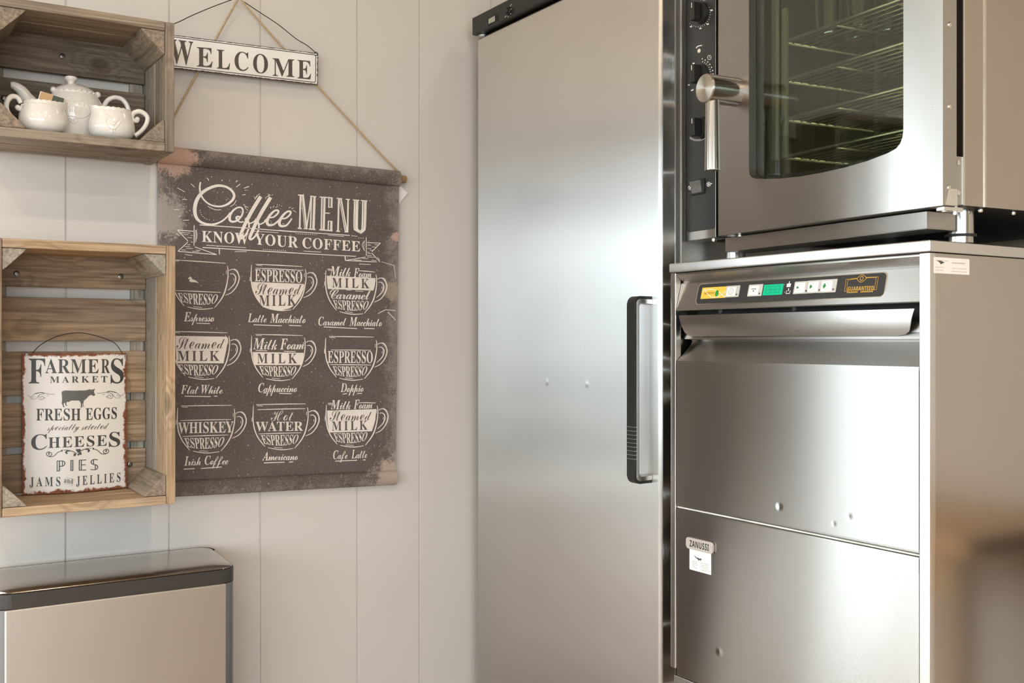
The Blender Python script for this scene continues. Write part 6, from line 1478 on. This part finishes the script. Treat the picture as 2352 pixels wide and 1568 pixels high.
for i in range(len(g) - 1):
    for k in (0, 12): bm.faces.new((g0_[i][k], g0_[i + 1][k], g[i + 1][k], g[i][k]))
for k in range(12):
    for i in (0, len(g) - 1): bm.faces.new((g0_[i][k], g0_[i][k + 1], g[i][k + 1], g[i][k]))
obj('pull_flap', bm, dsteel('flap_steel'), dws, 30)
for x in (.135, .32): obj('rubber_stop', turned(NB(), (x, .010, Z(1.154)), (0, -1, 0), [(0, .005), (.004, .005), (.0055, .003)], 14), M['rubber'], dws, 40)
zd1, zd0 = Z(1.058), Z(.7685)
cove = [(.020, Z(1.128)), (.0215, Z(1.112)), (.0190, Z(1.1065)), (.0180, Z(1.1015)), (.0400, Z(1.100)), (.0420, Z(1.0965)), (.0370, Z(1.0890)), (.0230, Z(1.0755)), (.0060, zd1 + .0035), (.0008, zd1), (0, zd1 - .006)]
P_ = lambda px, py, rad, dep: (fr.m @ fr.on(px, py), rad, dep)
dm = steel('washer_door_steel', SZ, (.465, .45, .43), .32, .98, wave=.06, wscale=(1.6, 1.6, 1.1), grain=(1.5, 60, 60), dents=[P_(1790, 1163, .011, -.0012), P_(1950, 1185, .010, -.0004), P_(1915, 1202, .008, -.0003)])
door_prof = cove + [(0, zd0 + .006), (.0012, zd0 + .001), (.006, zd0)]
obj('door', sheet_profile(door_prof, xl + .0006, xr - .0006), dm, dws, 25)
obj('door_seam', bx(xl, xr, .0022, .009, zd0 - .0040, zd0 - .0006, .0008), flat('limescale_seam', (.62, .61, .57), .6, var=.3), dws)
zl1, zl0 = Z(.7640), Z(.4290)
lp = [(.004, zl1), (.0008, zl1 - .001), (0, zl1 - .003), (0, zl1 - .0245), (.0004, zl1 - .0262), (.0006, zl0 + .004), (.004, zl0)]
lm = steel('washer_lower_steel', SZ, (.465, .45, .43), .25, .95, wave=.05, wscale=(1.6, 1.6, 1.1), grain=(1.5, 60, 60), dents=[P_(1652, 1497, .012, .0006)])
obj('lower_panel', sheet_profile(lp, xl + .0006, xr - .0006), lm, dws, 25)
# maker's badge and stickers
N1 = 180 / 2016
lpY = -.0002
def onl(x, y, dep=lpY): return fr.on(1540 + x * N1, 1200 + y * N1, dep)
a = onl(440, 505); b = onl(1125, 645)
zb0, zb1 = onl(760, 720).z, onl(760, 425).z
M['badge_metal'] = flat('badge_metal', (.52, .475, .43), .38, .35)
badge = prism(NB(), rrect(a.x, b.x, zb0, zb1, .0055), lpY, lpY - .0045, lambda u, v, d: Vector((u, d, v)), bev=.0012)
bo = obj('maker_badge', badge, M['badge_metal'], dws, 40)
art = Art(); L0, L1 = onl(500, 618, -.004), onl(992, 722, -.004)
zc = (zb0 + zb1) / 2; hh = (zb1 - zb0) * .56
art.text('ZANUSSI', 'N', (L0.x, -(zc - hh / 2)), (L1.x, -(zc - hh / 2)), hh, track=12)
obj('badge_lettering', art.build(NB(), lambda x, y, l: Vector((x, lpY - .0046 - .0001 * l, -y))), M['rubber'], bo)
def sticker(name, o0, o1, z0_, z1_, place, lines, bird, parent):
    bm = prism(NB(), rrect(o0, o1, z0_, z1_, .0014), 0, .0003, lambda u, v, d: place(u, v, d), 0)
    ar = Art(); w_, h_ = o1 - o0, z1_ - z0_
    for (u0, u1, v) in lines:
        n = max(3, int((u1 - u0) / .03)); rnd = random.Random(int(v * 1000))
        for j in range(n):
            f0_ = u0 + (u1 - u0) * j / n; f1_ = f0_ + (u1 - u0) / n * (.6 + .3 * rnd.random())
            ar.poly([(o0 + w_ * f0_, z0_ + h_ * (v - .013)), (o0 + w_ * f1_, z0_ + h_ * (v - .013)), (o0 + w_ * f1_, z0_ + h_ * (v + .013)), (o0 + w_ * f0_, z0_ + h_ * (v + .013))], 1, 1)
    ar.poly([(o0 + w_ * u, z0_ + h_ * v) for u, v in bird], 2, 1)
    ar.build(bm, lambda x, y, l: place(x, y, .0003 + .0001 * l))
    return obj(name, bm, [M['paper'], M['grey_print'], M['dark_print']], parent)
s0, s1 = onl(492, 900).x, onl(1050, 1000).x
zs1 = zb0 + .0008; zs0 = onl(770, 1270).z
bird = [(.18, .72), (.26, .68), (.38, .62), (.42, .66), (.45, .60), (.50, .64), (.60, .60), (.52, .56), (.54, .50), (.47, .55), (.42, .50), (.38, .56), (.28, .62)]
sticker('service_sticker', s0, s1, zs0, zs1, lambda u, v, d: Vector((u, lpY - d, v)), [(.12, .40, .42), (.12, .38, .35), (.12, .40, .28), (.12, .25, .21), (.12, .38, .14), (.52, .88, .44), (.52, .88, .36), (.52, .88, .28), (.52, .88, .20), (.52, .88, .12)], bird, dws)
SF = lambda px, py: fr.plane(px, py, Vector((DW, 0, 0)), Vector((1, 0, 0)))
q0, q1 = SF(2144, 590), SF(2226, 632)
w0, w1 = q0.y, q1.y; zz1, zz0 = (SF(2144, 590).z + SF(2226, 595).z) / 2, (SF(2144, 626).z + SF(2226, 632).z) / 2
sticker('inventory_label', w0, w1, zz0, zz1, lambda u, v, d: Vector((DW + .0001 + d, u, v)), [(.05, .40, .80), (.50, .88, .72), (.50, .88, .68), (.05, .28, .38), (.05, .28, .20), (.50, .93, .36), (.50, .93, .17)], [(.08, .80), (.20, .78), (.30, .70), (.24, .62), (.19, .56), (.17, .66), (.12, .74)], dws)

# stand that carries the washer
fr = Frame((DX, DY, 0), RZ)
st = thing('appliance_stand', 'low steel stand carrying the dishwasher at the bottom of the picture', 'stand', fr)
bm = NB()
box(bm, .006, DW - .004, .002, .03, .385, .4285, .002); box(bm, .006, DW - .004, .55, .58, .385, .4285, .002)
box(bm, .006, .036, .03, .55, .385, .4285, .002); box(bm, DW - .034, DW - .004, .03, .55, .385, .4285, .002)
obj('top_frame', bm, M['bright_steel'], st, 40)
for x in (.006, DW - .034):
    for y in (.002, .55): obj('leg', bx(x, x + .030, y, y + .030, 0, .3845, .002), M['bright_steel'], st, 40)

# ------------------------------------------------------------------ wooden side table right of the washer
fr = Frame((1.72, .86, 0), RZ)
sc_ = thing('side_table', 'wooden table along the right wall, mirrored in the steel side of the dishwasher', 'table', fr)
M['table_wood'] = wood('table_wood', 0, (.66, .43, .24), (.50, .30, .15), (.46, .34, .23), .2, .35)
obj('tabletop', bx(0, 1.5, 0, .43, .700, .735, .003), M['table_wood'], sc_, 40)
for x in (.03, 1.42):
    for y in (.02, .36): obj('leg', bx(x, x + .05, y, y + .05, 0, .6995, .002), M['tanZ'], sc_, 40)
obj('apron', bx(.08, 1.42, .03, .05, .62, .6995, .002), M['table_wood'], sc_, 40)

# ------------------------------------------------------------------ convection oven on the washer
OYAW = math.radians(4.8)
fr = Frame((1.397, .9945, TOPZ), RZ - OYAW)
ov = thing('convection_oven', 'stainless steel convection oven with a glass door and lever handle on the dishwasher', 'oven', fr)
osteel = lambda nm, **k: steel(nm, SZ, (.465, .45, .43), .28, .95, grain=(1.5, 60, 60), **k)
ZD0 = (fr.on(2163, 468).z + fr.on(1650, 545).z) / 2 ; ZD1 = ZD0 + .70
XD0 = fr.on(1650, 400, 0).x
XC0 = fr.on(1572.5, 400, .008).x; XC1 = fr.on(1644, 400, .008).x
YB = .050                                   # front of the casing
ZO0, ZO1 = ZD0 + .0035, ZD1 + .04
DEP = .62
oside = steel('oven_side_steel', None, (.48, .43, .375), .24, wave=.08, wscale=(1.5, 1.5, 2), grain=(3, 3, 60))
XR = -.005
# casing with an open cavity behind the door
CX0, CX1, CZ0, CZ1, CD = XD0 + .015, -.045, ZD0 + .045, ZD1 - .03, .50
bm = NB()
box(bm, XR - .0015, XR, YB, DEP, ZO0, ZO1); box(bm, XC0, XC0 + .0015, YB, DEP, ZO0, ZO1)
box(bm, XC0 + .0015, XR - .0015, YB, DEP, ZO1 - .0015, ZO1); box(bm, XC0 + .0015, XR - .0015, DEP - .0015, DEP, ZO0 + .002, ZO1 - .0015)
box(bm, CX1, XR - .0015, YB, YB + .01, ZO0, ZO1 - .0015); box(bm, XC1 + .002, CX0, YB, YB + .01, ZO0, ZO1 - .0015)
box(bm, CX0, CX1, YB, YB + .01, ZO0, CZ0); box(bm, CX0, CX1, YB, YB + .01, CZ1, ZO1 - .0015)
obj('casing', bm, oside, ov, 40)
p = fr.on(2260, 300, 0)
yj = fr.plane(2260, 300, Vector((XR, 0, 0)), Vector((1, 0, 0))).y
bm = NB()
box(bm, XR - .001, XR + .0016, yj, yj + .0035, ZO0, ZO1); box(bm, XR - .001, XR + .0014, YB - .001, YB + .003, ZO0, ZO1)
obj('side_seam', bm, M['bright_steel'], ov)
obj('underside', bx(XC0 + .002, XR - .002, YB + .002, DEP - .004, ZO0 - .0005, ZO0 + .0015), M['dark_void'], ov)
bm = NB()
box(bm, CX0, CX1, CD, CD + .004, CZ0, CZ1); box(bm, CX0 - .004, CX0, YB + .011, CD, CZ0, CZ1); box(bm, CX1, CX1 + .004, YB + .011, CD, CZ0, CZ1)
box(bm, CX0, CX1, YB + .011, CD, CZ0 - .004, CZ0); box(bm, CX0, CX1, YB + .011, CD, CZ1, CZ1 + .004)
obj('oven_cavity', bm, steel('cavity_steel', None, (.42, .40, .35), .34), ov, 40)
for x in (CX0 + .10, CX1 - .10): pass
# fan cover at the back of the cavity
bm = NB(); fx, fz = (CX0 + CX1) / 2, (CZ0 + CZ1) / 2
box(bm, CX0 + .05, CX1 - .05, CD - .012, CD - .008, CZ0 + .06, CZ1 - .06, .003)
for k in range(9):
    z = CZ0 + .12 + k * .05; box(bm, CX0 + .09, CX1 - .09, CD - .0145, CD - .011, z, z + .012, .002)
obj('fan_baffle', bm, steel('baffle_steel', None, (.34, .325, .29), .36), ov, 40)
# rack uprights
def upright(px, py0, py1, dep):
    a_ = fr.on(px, py0, dep); b_ = fr.on(px, py1, dep)
    obj('rack_upright', bx(a_.x - .006, a_.x + .006, dep - .004, dep + .004, b_.z, min(a_.z, CZ1 - .01), .001), M['pale_metal'], ov)
M['pale_metal'] = flat('greenish_rail_steel', (.52, .53, .44), .42, .55)
upright(1803, 20, 364, .105); upright(1781, 0, 368, .092)
a_ = fr.on(2015, 0, .36); obj('rack_upright', bx(a_.x - .006, a_.x + .006, .356, .364, CZ0 + .02, CZ1 - .01, .001), M['pale_metal'], ov)
# control column
bm = bx(XC0, XC1, .008, YB - .001, ZO0 - .004, ZO1, .002)
cc = obj('control_column', bm, osteel('column_steel'), ov, 40)
zk0 = fr.on(1605, 530, .0075).z; xk0, xk1 = fr.on(1577, 400, .0075).x, fr.on(1642, 400, .0075).x
pf = obj('control_film', plate(NB(), rrect(xk0, xk1, zk0, ZO1 - .02, .006), .0072, .0082), M['panel_black'], cc)
art = Art(); E7 = 420 / 1497
O7 = lambda x, y: (1540 + x * E7, y * E7)
def loc7(x, y, l): 
    p_ = fr.on(x, y, .0070); return Vector((p_.x, .0071 - .0001 * l, p_.z))
def tick(cx, cy, a0, a1, n, r0, r1, w=1.6, sq=1.12):
    for k in range(n):
        a = math.radians(a0 + (a1 - a0) * k / max(1, n - 1)); c_, s_ = math.cos(a), -math.sin(a)
        art.line([(cx + r0 * c_, cy + r0 * sq * s_), (cx + r1 * c_, cy + r1 * sq * s_)], w)
kn = [(1603, 28), (1603, 171), (1604, 293)]
tick(1603, 30, 85, -130, 22, 27, 29.5, .9)
for a, s in ((60, '2'), (10, '1'), (-45, '1'), (-80, '2'), (-120, '2')):
    c = (1603 + 32 * math.cos(math.radians(a)), 30 - 36 * math.sin(math.radians(a)))
    art.line([(c[0] - 2.4, c[1] + .5), (c[0] + 2.4, c[1] - .8)], 3.2)
tick(1604, 172, 70, -5, 9, 27, 31, 1.0)
for k in range(7):
    a = math.radians(75 - k * 12); art.line([(1604 + 34 * math.cos(a) - 1, 172 - 38 * math.sin(a)), (1604 + 34 * math.cos(a) + 1.4, 172 - 38 * math.sin(a) - .6)], 2.4)
ck = O7(318, 470); art.line([(ck[0] + 4.2 * math.cos(a), ck[1] + 5 * math.sin(a)) for a in [2 * PI * j / 14 for j in range(14)]], 1.0, closed=True); art.line([(ck[0], ck[1] - 3), (ck[0], ck[1]), (ck[0] + 1.6, ck[1] + 1)], .9)
for x, y in ((188, 518), (150, 695), (175, 740), (190, 520), (182, 735)): c = O7(x, y); art.line([(c[0] - 2.2, c[1] + .4), (c[0] + 2.2, c[1] - .4)], 2.4)
art.line([(O7(210, 395)), O7(225, 378), O7(258, 372)], 2.2, k=3)
for r_ in (26.5, 29): art.line([(1602 + r_ * math.cos(a), 293 + r_ * 1.05 * math.sin(a)) for a in [.35 + 1.9 * j / 16 for j in range(17)]], .9)
for x, y in ((162, 1535), (312, 1508)):
    c = O7(x, y)
    for q_ in range(4):
        a = q_ * PI / 2 + .4; art.line([(c[0] + 4 * math.cos(a) * j, c[1] + 4.6 * math.sin(a) * j) for j in (0, 1)], 1.5)
    art.line([(c[0] + 4.4 * math.cos(a), c[1] + 5 * math.sin(a)) for a in [2 * PI * j / 12 for j in range(12)]], .8, closed=True)
art.line([O7(328, 1505), O7(340, 1500)], 2.0)
obj('dial_markings', art.build(NB(), loc7), M['white_print'], pf)
for (kx, ky) in kn:
    c = fr.on(kx, ky, -.004)
    bm = turned(NB(), (c.x, .007, c.z), (0, -1, 0), [(0, .0215), (.002, .0220), (.008, .0205), (.0085, .018)], 32)
    prism(bm, [(-.0070, -.018), (.0070, -.018), (.0062, .0185), (-.0062, .0185)], -.0015, -.0195, lambda u, v, d: Vector((c.x + u, d, c.z + v)), 0, .0022)
    ko = obj('knob', bm, M['black'], cc, 40)
    obj('pointer_mark', bx(c.x - .0008, c.x + .0008, -.0200, -.0196, c.z + .007, c.z + .0165), M['white_print'], ko)
c = fr.on(1606, 117, .007)
obj('pilot_lamp', turned(NB(), (c.x, .0072, c.z), (0, -1, 0), [(0, .0046), (.001, .0046), (.0022, .0038), (.003, .0018)], 16), flat('amber_lens', (.66, .60, .48), .25), cc, 40)
s0, s1 = fr.on(1588, 428, .005), fr.on(1618, 428, .005); z1_, z0_ = fr.on(1603, 412, .005).z, fr.on(1603, 446, .005).z
so = obj('rocker_switch', bx(s0.x, s1.x, .003, .0072, z0_, z1_, .0012), M['rubber'], cc, 40)
bm = NB()
prism(bm, [(.003, z0_ + .003), (.003, z1_ - .003), (-.0035, z1_ - .003), (.0015, (z0_ + z1_) / 2)], s0.x + .003, s1.x - .006, lambda u, v, d: Vector((d, u, v)), 0, .0005)
obj('rocker', bm, flat('smoky_rocker', (.10, .10, .095), .25), so, 40)

# door: steel skin with a window whose lower edge is an arc
win = [(1725, 390), (1727, 402), (1733, 408.5), (1744, 411), (1770, 411.5), (1800, 410.5), (1850, 405.5), (1900, 396.5), (1950, 385), (2000, 370), (2045, 352), (2063, 341.5), (2072, 330), (2077, 316), (2079, 300)]
WP = [fr.on(x, y) for x, y in win]
wx0, wx1 = WP[0].x, WP[-1].x
ZW1 = ZD1 - .075
def zwin(x):
    for p_, q_ in zip(WP, WP[1:]):
        if p_.x <= x <= q_.x: return p_.z + (q_.z - p_.z) * (x - p_.x) / max(1e-9, q_.x - p_.x)
    return None
def dbow(x):                                # the skin bulges slightly between its sides
    u = (x - XD0) / (0 - XD0); return -.0085 * 4 * u * (1 - u)
xs = sorted(set([XD0, XD0 + .003] + [XD0 + (wx0 - XD0) * k / 5 for k in range(1, 6)] + [p_.x for p_ in WP] + [wx0 + (wx1 - wx0) * k / 14 for k in range(15)] + [wx1 + (0 - wx1) * k / 5 for k in range(1, 6)]))
xs = [x for i, x in enumerate(xs) if i == 0 or x - xs[i - 1] > 1e-5]
bm = NB()
def dv(x, z, y=0.0): return bm.verts.new((x, y + (dbow(x) if y < .02 else 0), z))
DT = .030
def strip_pts(x):
    zw = zwin(x)
    return zw
cols = []
for x in xs:
    zw = zwin(x) if wx0 - 1e-6 <= x <= wx1 + 1e-6 else None
    c_ = {'x': x}
    zz = [ZD0, ZD0 + .5 * ((zw if zw else ZD1) - ZD0)] if zw else [ZD0]
    c_['w'] = zw
    cols.append(c_)
def col_quad(xa, xb, za0, zb0, za1, zb1):
    f = [dv(xa, za0), dv(xb, zb0), dv(xb, zb1), dv(xa, za1)]
    bm.faces.new(f)
for A, B in zip(cols, cols[1:]):
    xa, xb = A['x'], B['x']
    inside = A['w'] is not None and B['w'] is not None
    if inside:
        col_quad(xa, xb, ZD0, ZD0, A['w'], B['w']); col_quad(xa, xb, ZW1, ZW1, ZD1, ZD1)
        f = [dv(xa, A['w']), dv(xb, B['w']), bm.verts.new((xb, .012, B['w'] + .001)), bm.verts.new((xa, .012, A['w'] + .001))]; bm.faces.new(f)
    else:
        col_quad(xa, xb, ZD0, ZD0, ZD1, ZD1)
    # returns along the bottom and top
    bm.faces.new([dv(xa, ZD0), dv(xb, ZD0), bm.verts.new((xb, DT, ZD0)), bm.verts.new((xa, DT, ZD0))])
    bm.faces.new([dv(xa, ZD1), dv(xb, ZD1), bm.verts.new((xb, DT, ZD1)), bm.verts.new((xa, DT, ZD1))])
for x, zlo in ((wx0, WP[0].z), (wx1, WP[-1].z)):
    bm.faces.new([dv(x, zlo), dv(x, ZW1), bm.verts.new((x, .012, ZW1)), bm.verts.new((x, .012, zlo))])
for x in (XD0, 0.0):
    bm.faces.new([dv(x, ZD0), dv(x, ZD1), bm.verts.new((x, DT, ZD1)), bm.verts.new((x, DT, ZD0))])
bmesh.ops.remove_doubles(bm, verts=bm.verts, dist=1e-5)
door = obj('door', bm, osteel('oven_door_steel', wave=.04, wscale=(1.5, 1.5, 1.0)), ov, 25)
bm = NB()
box(bm, XD0 + .003, wx0 - .001, DT - .0015, DT, ZD0 + .001, ZD1 - .001); box(bm, wx1 + .001, -.001, DT - .0015, DT, ZD0 + .001, ZD1 - .001)
box(bm, wx0 - .001, wx1 + .001, DT - .0015, DT, ZD0 + .001, ZD0 + .062); box(bm, wx0 - .001, wx1 + .001, DT - .0015, DT, ZW1, ZD1 - .001)
obj('door_liner', bm, M['dull_steel'], door)
bm = plate(NB(), [(wx0 - .008, ZD0 + .02), (wx1 + .008, ZD0 + .02), (wx1 + .008, ZW1 + .008), (wx0 - .008, ZW1 + .008)], .0125, .0165)
obj('outer_glass', bm, M['oven_glass'], door)
bm = plate(NB(), [(wx0 - .008, ZD0 + .055), (wx1 + .008, ZD0 + .055), (wx1 + .008, ZW1 + .006), (wx0 - .008, ZW1 + .006)], .0250, .0282)
obj('inner_glass', bm, M['oven_glass'], door)
# printed dark border of the glass
bm = NB()
bw = fr.on(1739, 300, .0172).x - fr.on(1725, 300, .0172).x
box(bm, wx0 - .008, wx0 + bw, .0168, .0174, ZD0 + .022, ZW1 + .006)
box(bm, wx1 - .004, wx1 + .007, .0168, .0174, ZD0 + .022, ZW1 + .006)
A_ = [(p_.x, p_.z) for p_ in WP[3:]]
pl_ = [(x, z - .012) for x, z in A_] + [(x, z + .010) for x, z in A_[::-1]]
for (x0_, z0_), (x1_, z1_) in zip(A_, A_[1:]):
    v_ = [bm.verts.new(c_) for c_ in ((x0_, .0171, z0_ - .006), (x1_, .0171, z1_ - .006), (x1_, .0171, z1_ + .011), (x0_, .0171, z0_ + .011))]; bm.faces.new(v_)
obj('glass_border', bm, flat('black_glass_print', (.018, .019, .02), .2), door)
# lever handle
c0 = fr.on(1618, 202, -.078)
hub_c = fr.on(1618, 202, -.078)
HR = .0270
bm = turned(NB(), (hub_c.x, .002 + dbow(hub_c.x) * 0, hub_c.z), (0, -1, 0), [(0, HR), (.003, HR), (.0035, HR - .0012), (.0048, HR - .0012), (.0053, HR), (.0765, HR), (.080, HR - .0012), (.0803, .0005)], 48)
hs = steel('lever_steel', None, (.46, .435, .40), .20)
turned_cap = NT('turned_steel_face')
_rel = turned_cap.n('VectorMath', {'operation': 'SUBTRACT'}, i0=turned_cap.n('NewGeometry').outputs['Position'], i1=tuple(fr.m @ Vector((hub_c.x, -.078, hub_c.z))))
_cr = turned_cap.n('VectorMath', {'operation': 'CROSS_PRODUCT'}, i0=_rel.outputs[0], i1=tuple(fr.m.to_3x3() @ Vector((0, -1, 0))))
turned_cap.bs(Base_Color=(.60, .56, .50), Metallic=1.0, Roughness=.36, Anisotropic=.9)
turned_cap.set(turned_cap.b, 'Tangent', turned_cap.n('VectorMath', {'operation': 'CROSS_PRODUCT'}, i0=_cr.outputs[0], i1=tuple(fr.m.to_3x3() @ Vector((0, -1, 0)))).outputs[0])
for f in bm.faces:
    if all(v.co.y < -.0745 for v in f.verts): f.material_index = 1
hdl = obj('lever_handle', bm, [hs, turned_cap.m], door, 30)
tipz = fr.on(1632, 392, -.062).z
bm = turned(NB(), (hub_c.x + .001, -.060, hub_c.z - HR * .75), (0, 0, -1), [(0, .0132), (hub_c.z - HR * .75 - tipz - .002, .0148), (hub_c.z - HR * .75 - tipz, .0140)], 36)
obj('lever', bm, hs, hdl, 30)
# screws, hinge bracket
sd = Vector((1, 0, 0))
for px, py in ((2181, 57), (2181, 245), (2180, 431)):
    q_ = fr.plane(px, py, Vector((0, 0, 0)), sd)
    obj('side_screw', turned(NB(), (0.0, min(q_.y, DT - .006), q_.z), sd, [(0, .0042), (.001, .0042), (.0022, .0028), (.0023, .0005)], 16), M['chrome'], door, 40)
zb = ZD0
bm = prism(NB(), [(.004, zb + .001), (DT, zb + .001), (DT, zb + .026), (.012, zb + .026)], .0002, .0016, lambda u, v, d: Vector((d, u, v)))
obj('hinge_bracket', bm, M['chrome'], ov)
bm = NB()
box(bm, -.016, -.001, .004, .046, ZD0 - .007, ZD0 - .0008, .001)
turned(bm, (-.008, .012, ZD0 - .0085), (0, 0, 1), [(0, .004), (.0035, .0045)], 12)
cyl(bm, (-.006, .034, ZD0 - .012), (-.006, .034, ZD0 + .001), .0038)
obj('lower_hinge', bm, M['chrome'], ov, 40)
bm = NB()
box(bm, -.022, -.0052, DT + .001, YB, ZD0 + .004, ZD0 + .078, .001)
obj('hinge_plate', bm, M['dull_steel'], ov, 40)
for z in (ZD0 + .022, ZD0 + .068): obj('hinge_screw', turned(NB(), (-.0052, DT + .009, z), sd, [(0, .004), (.002, .004), (.003, .0015)], 12), M['chrome'], ov, 40)
for px, py in ((2252, 484), (2327, 490)):
    q_ = fr.plane(px, py, Vector((XR - .012, 0, 0)), sd); obj('underside_bolt', turned(NB(), (XR - .012, q_.y, ZO0 - .0005), (0, 0, -1), [(0, .0035), (.003, .0040), (.006, .0028)], 12), M['chrome'], ov, 40)
for px, py in ((1640, 546), (1700, 540)):
    q_ = fr.on(px, py, .02); obj('underside_bolt', turned(NB(), (q_.x, .02, ZO0 - .0038), (0, 0, -1), [(0, .0045), (.004, .0050), (.007, .0030)], 12), M['chrome'], ov, 40)
# drip tray
t0, t1 = fr.on(1666, 580, .012), fr.on(2129, 520, .012)
TZ0 = (t0.z + t1.z) / 2
bm = NB()
ty0, ty1 = .012, .075
tx0, tx1 = t0.x, t1.x
tz = TZ0; th_ = .026
for x0_, x1_, y0_, y1_ in ((tx0, tx1, ty0, ty0 + .0012), (tx0, tx1, ty1, ty1 + .0012), (tx0, tx0 + .0012, ty0 + .0012, ty1), (tx1 - .0012, tx1, ty0 + .0012, ty1)):
    box(bm, x0_, x1_, y0_, y1_, tz, tz + th_ + (.010 if y0_ == ty1 else 0), .0004)
box(bm, tx0, tx1, ty0, ty1, tz - .0012, tz, .0004)
obj('drip_tray', bm, osteel('tray_steel'), ov, 40)
# legs standing on the washer
M['leg_steel'] = steel('leg_steel', None, (.50, .485, .46), .18)
for px, dep in ((1690, .11), (2213, .10)):
    q_ = fr.on(px, 500, dep)
    bm = turned(NB(), (min(q_.x, XR - .045) if px > 2000 else q_.x, dep, 0.0006), (0, 0, 1), [(0, .0190), (.0095, .0190), (.0097, .0200), (ZO0 - .0012, .0200)], 36)
    lg = obj('leg', bm, M['leg_steel'], ov, 40)
    obj('foot_ring', turned(NB(), (min(q_.x, XR - .045) if px > 2000 else q_.x, dep, .0105), (0, 0, 1), [(0, .0202), (.0002, .0240), (.0040, .0240), (.0042, .0202)], 36, cap0=False, cap1=False), M['rubber'], lg, 40)
for x in (XC0 + .09, XR - .045):
    obj('leg', turned(NB(), (x, .50, .0006), (0, 0, 1), [(0, .019), (.010, .019), (ZO0 - .0012, .020)], 24), M['chrome'], ov, 40)

# ------------------------------------------------------------------ wire racks and glasses inside the oven
rack_rows = [98, 187, 276, 362]
names = ['topmost wire rack in the oven, under the glasses', 'second wire rack from the top in the oven', 'third wire rack from the top in the oven', 'lowest wire rack in the oven, just above the glass edge']
M['rack_wire'] = steel('rack_wire_steel', None, (.82, .79, .70), .36)
rzs = []
first = None
RD0, RD1 = .112, .44
for py, lb in zip(rack_rows, names):
    q_ = fr.on(1798, py, RD0)
    x0_, x1_ = q_.x, CX1 - .008
    ro_ = fr.m @ Vector((x0_, RD0, q_.z)); rzs.append(q_.z)
    if first is None:
        fk = Frame(ro_, RZ - OYAW)
        rk = thing('oven_rack', lb, 'oven rack', fk, 'wire racks in the oven')
        Lx, Ly = x1_ - x0_, RD1 - RD0
        bm = NB()
        tube(bm, [(0, 0, 0), (Lx, 0, 0), (Lx, Ly, 0), (0, Ly, 0), (0, .0001, 0)], .0038, 8)
        obj('rim_wire', bm, M['rack_wire'], rk, 180)
        for k in range(1, 15):
            obj('cross_wire', tube(NB(), [(.004, Ly * k / 15, .002), (Lx - .004, Ly * k / 15, .002)], .0019, 6), M['rack_wire'], rk, 180)
        for k in (1, 2):
            obj('support_wire', tube(NB(), [(Lx * k / 3, .003, -.0035), (Lx * k / 3, Ly - .003, -.0035)], .0024, 6), M['rack_wire'], rk, 180)
        first = rk
    else:
        c_ = first.copy(); COL.objects.link(c_); c_.location = ro_; c_['label'] = lb
        for ch in first.children:
            d_ = ch.copy(); COL.objects.link(d_); d_.parent = c_
gl0 = None
for k, (dx, dy) in enumerate(((.050, .075), (.050, .150), (.052, .225), (.115, .090), (.115, .165), (.117, .240))):
    x_ = fr.on(1798, 98, RD0).x + dx
    loc = fr.m @ Vector((x_, RD0 + dy, rzs[0] + .0042))
    if gl0 is None:
        prof = [(0, .0005), (0, .024), (.002, .0265), (.010, .0270), (.125, .0335), (.127, .0338), (.127, .0322), (.012, .0255), (.006, .022), (.006, .0005)]
        bm = lathe(NB(), prof, 0, 0, 0, n=28, close=False)
        gl0 = obj('drinking_glass', bm, M['clear_glass'], None, 60)
        o = gl0
    else:
        o = gl0.copy(); COL.objects.link(o)
    row = ('left', 'right')[k // 3]; pos = ('front', 'middle', 'rear')[k % 3]
    tag(o, f'clear tall glass on the top oven rack, {pos} of the {row} row', 'glass', Frame(loc, 0), 'glasses on the top oven rack')
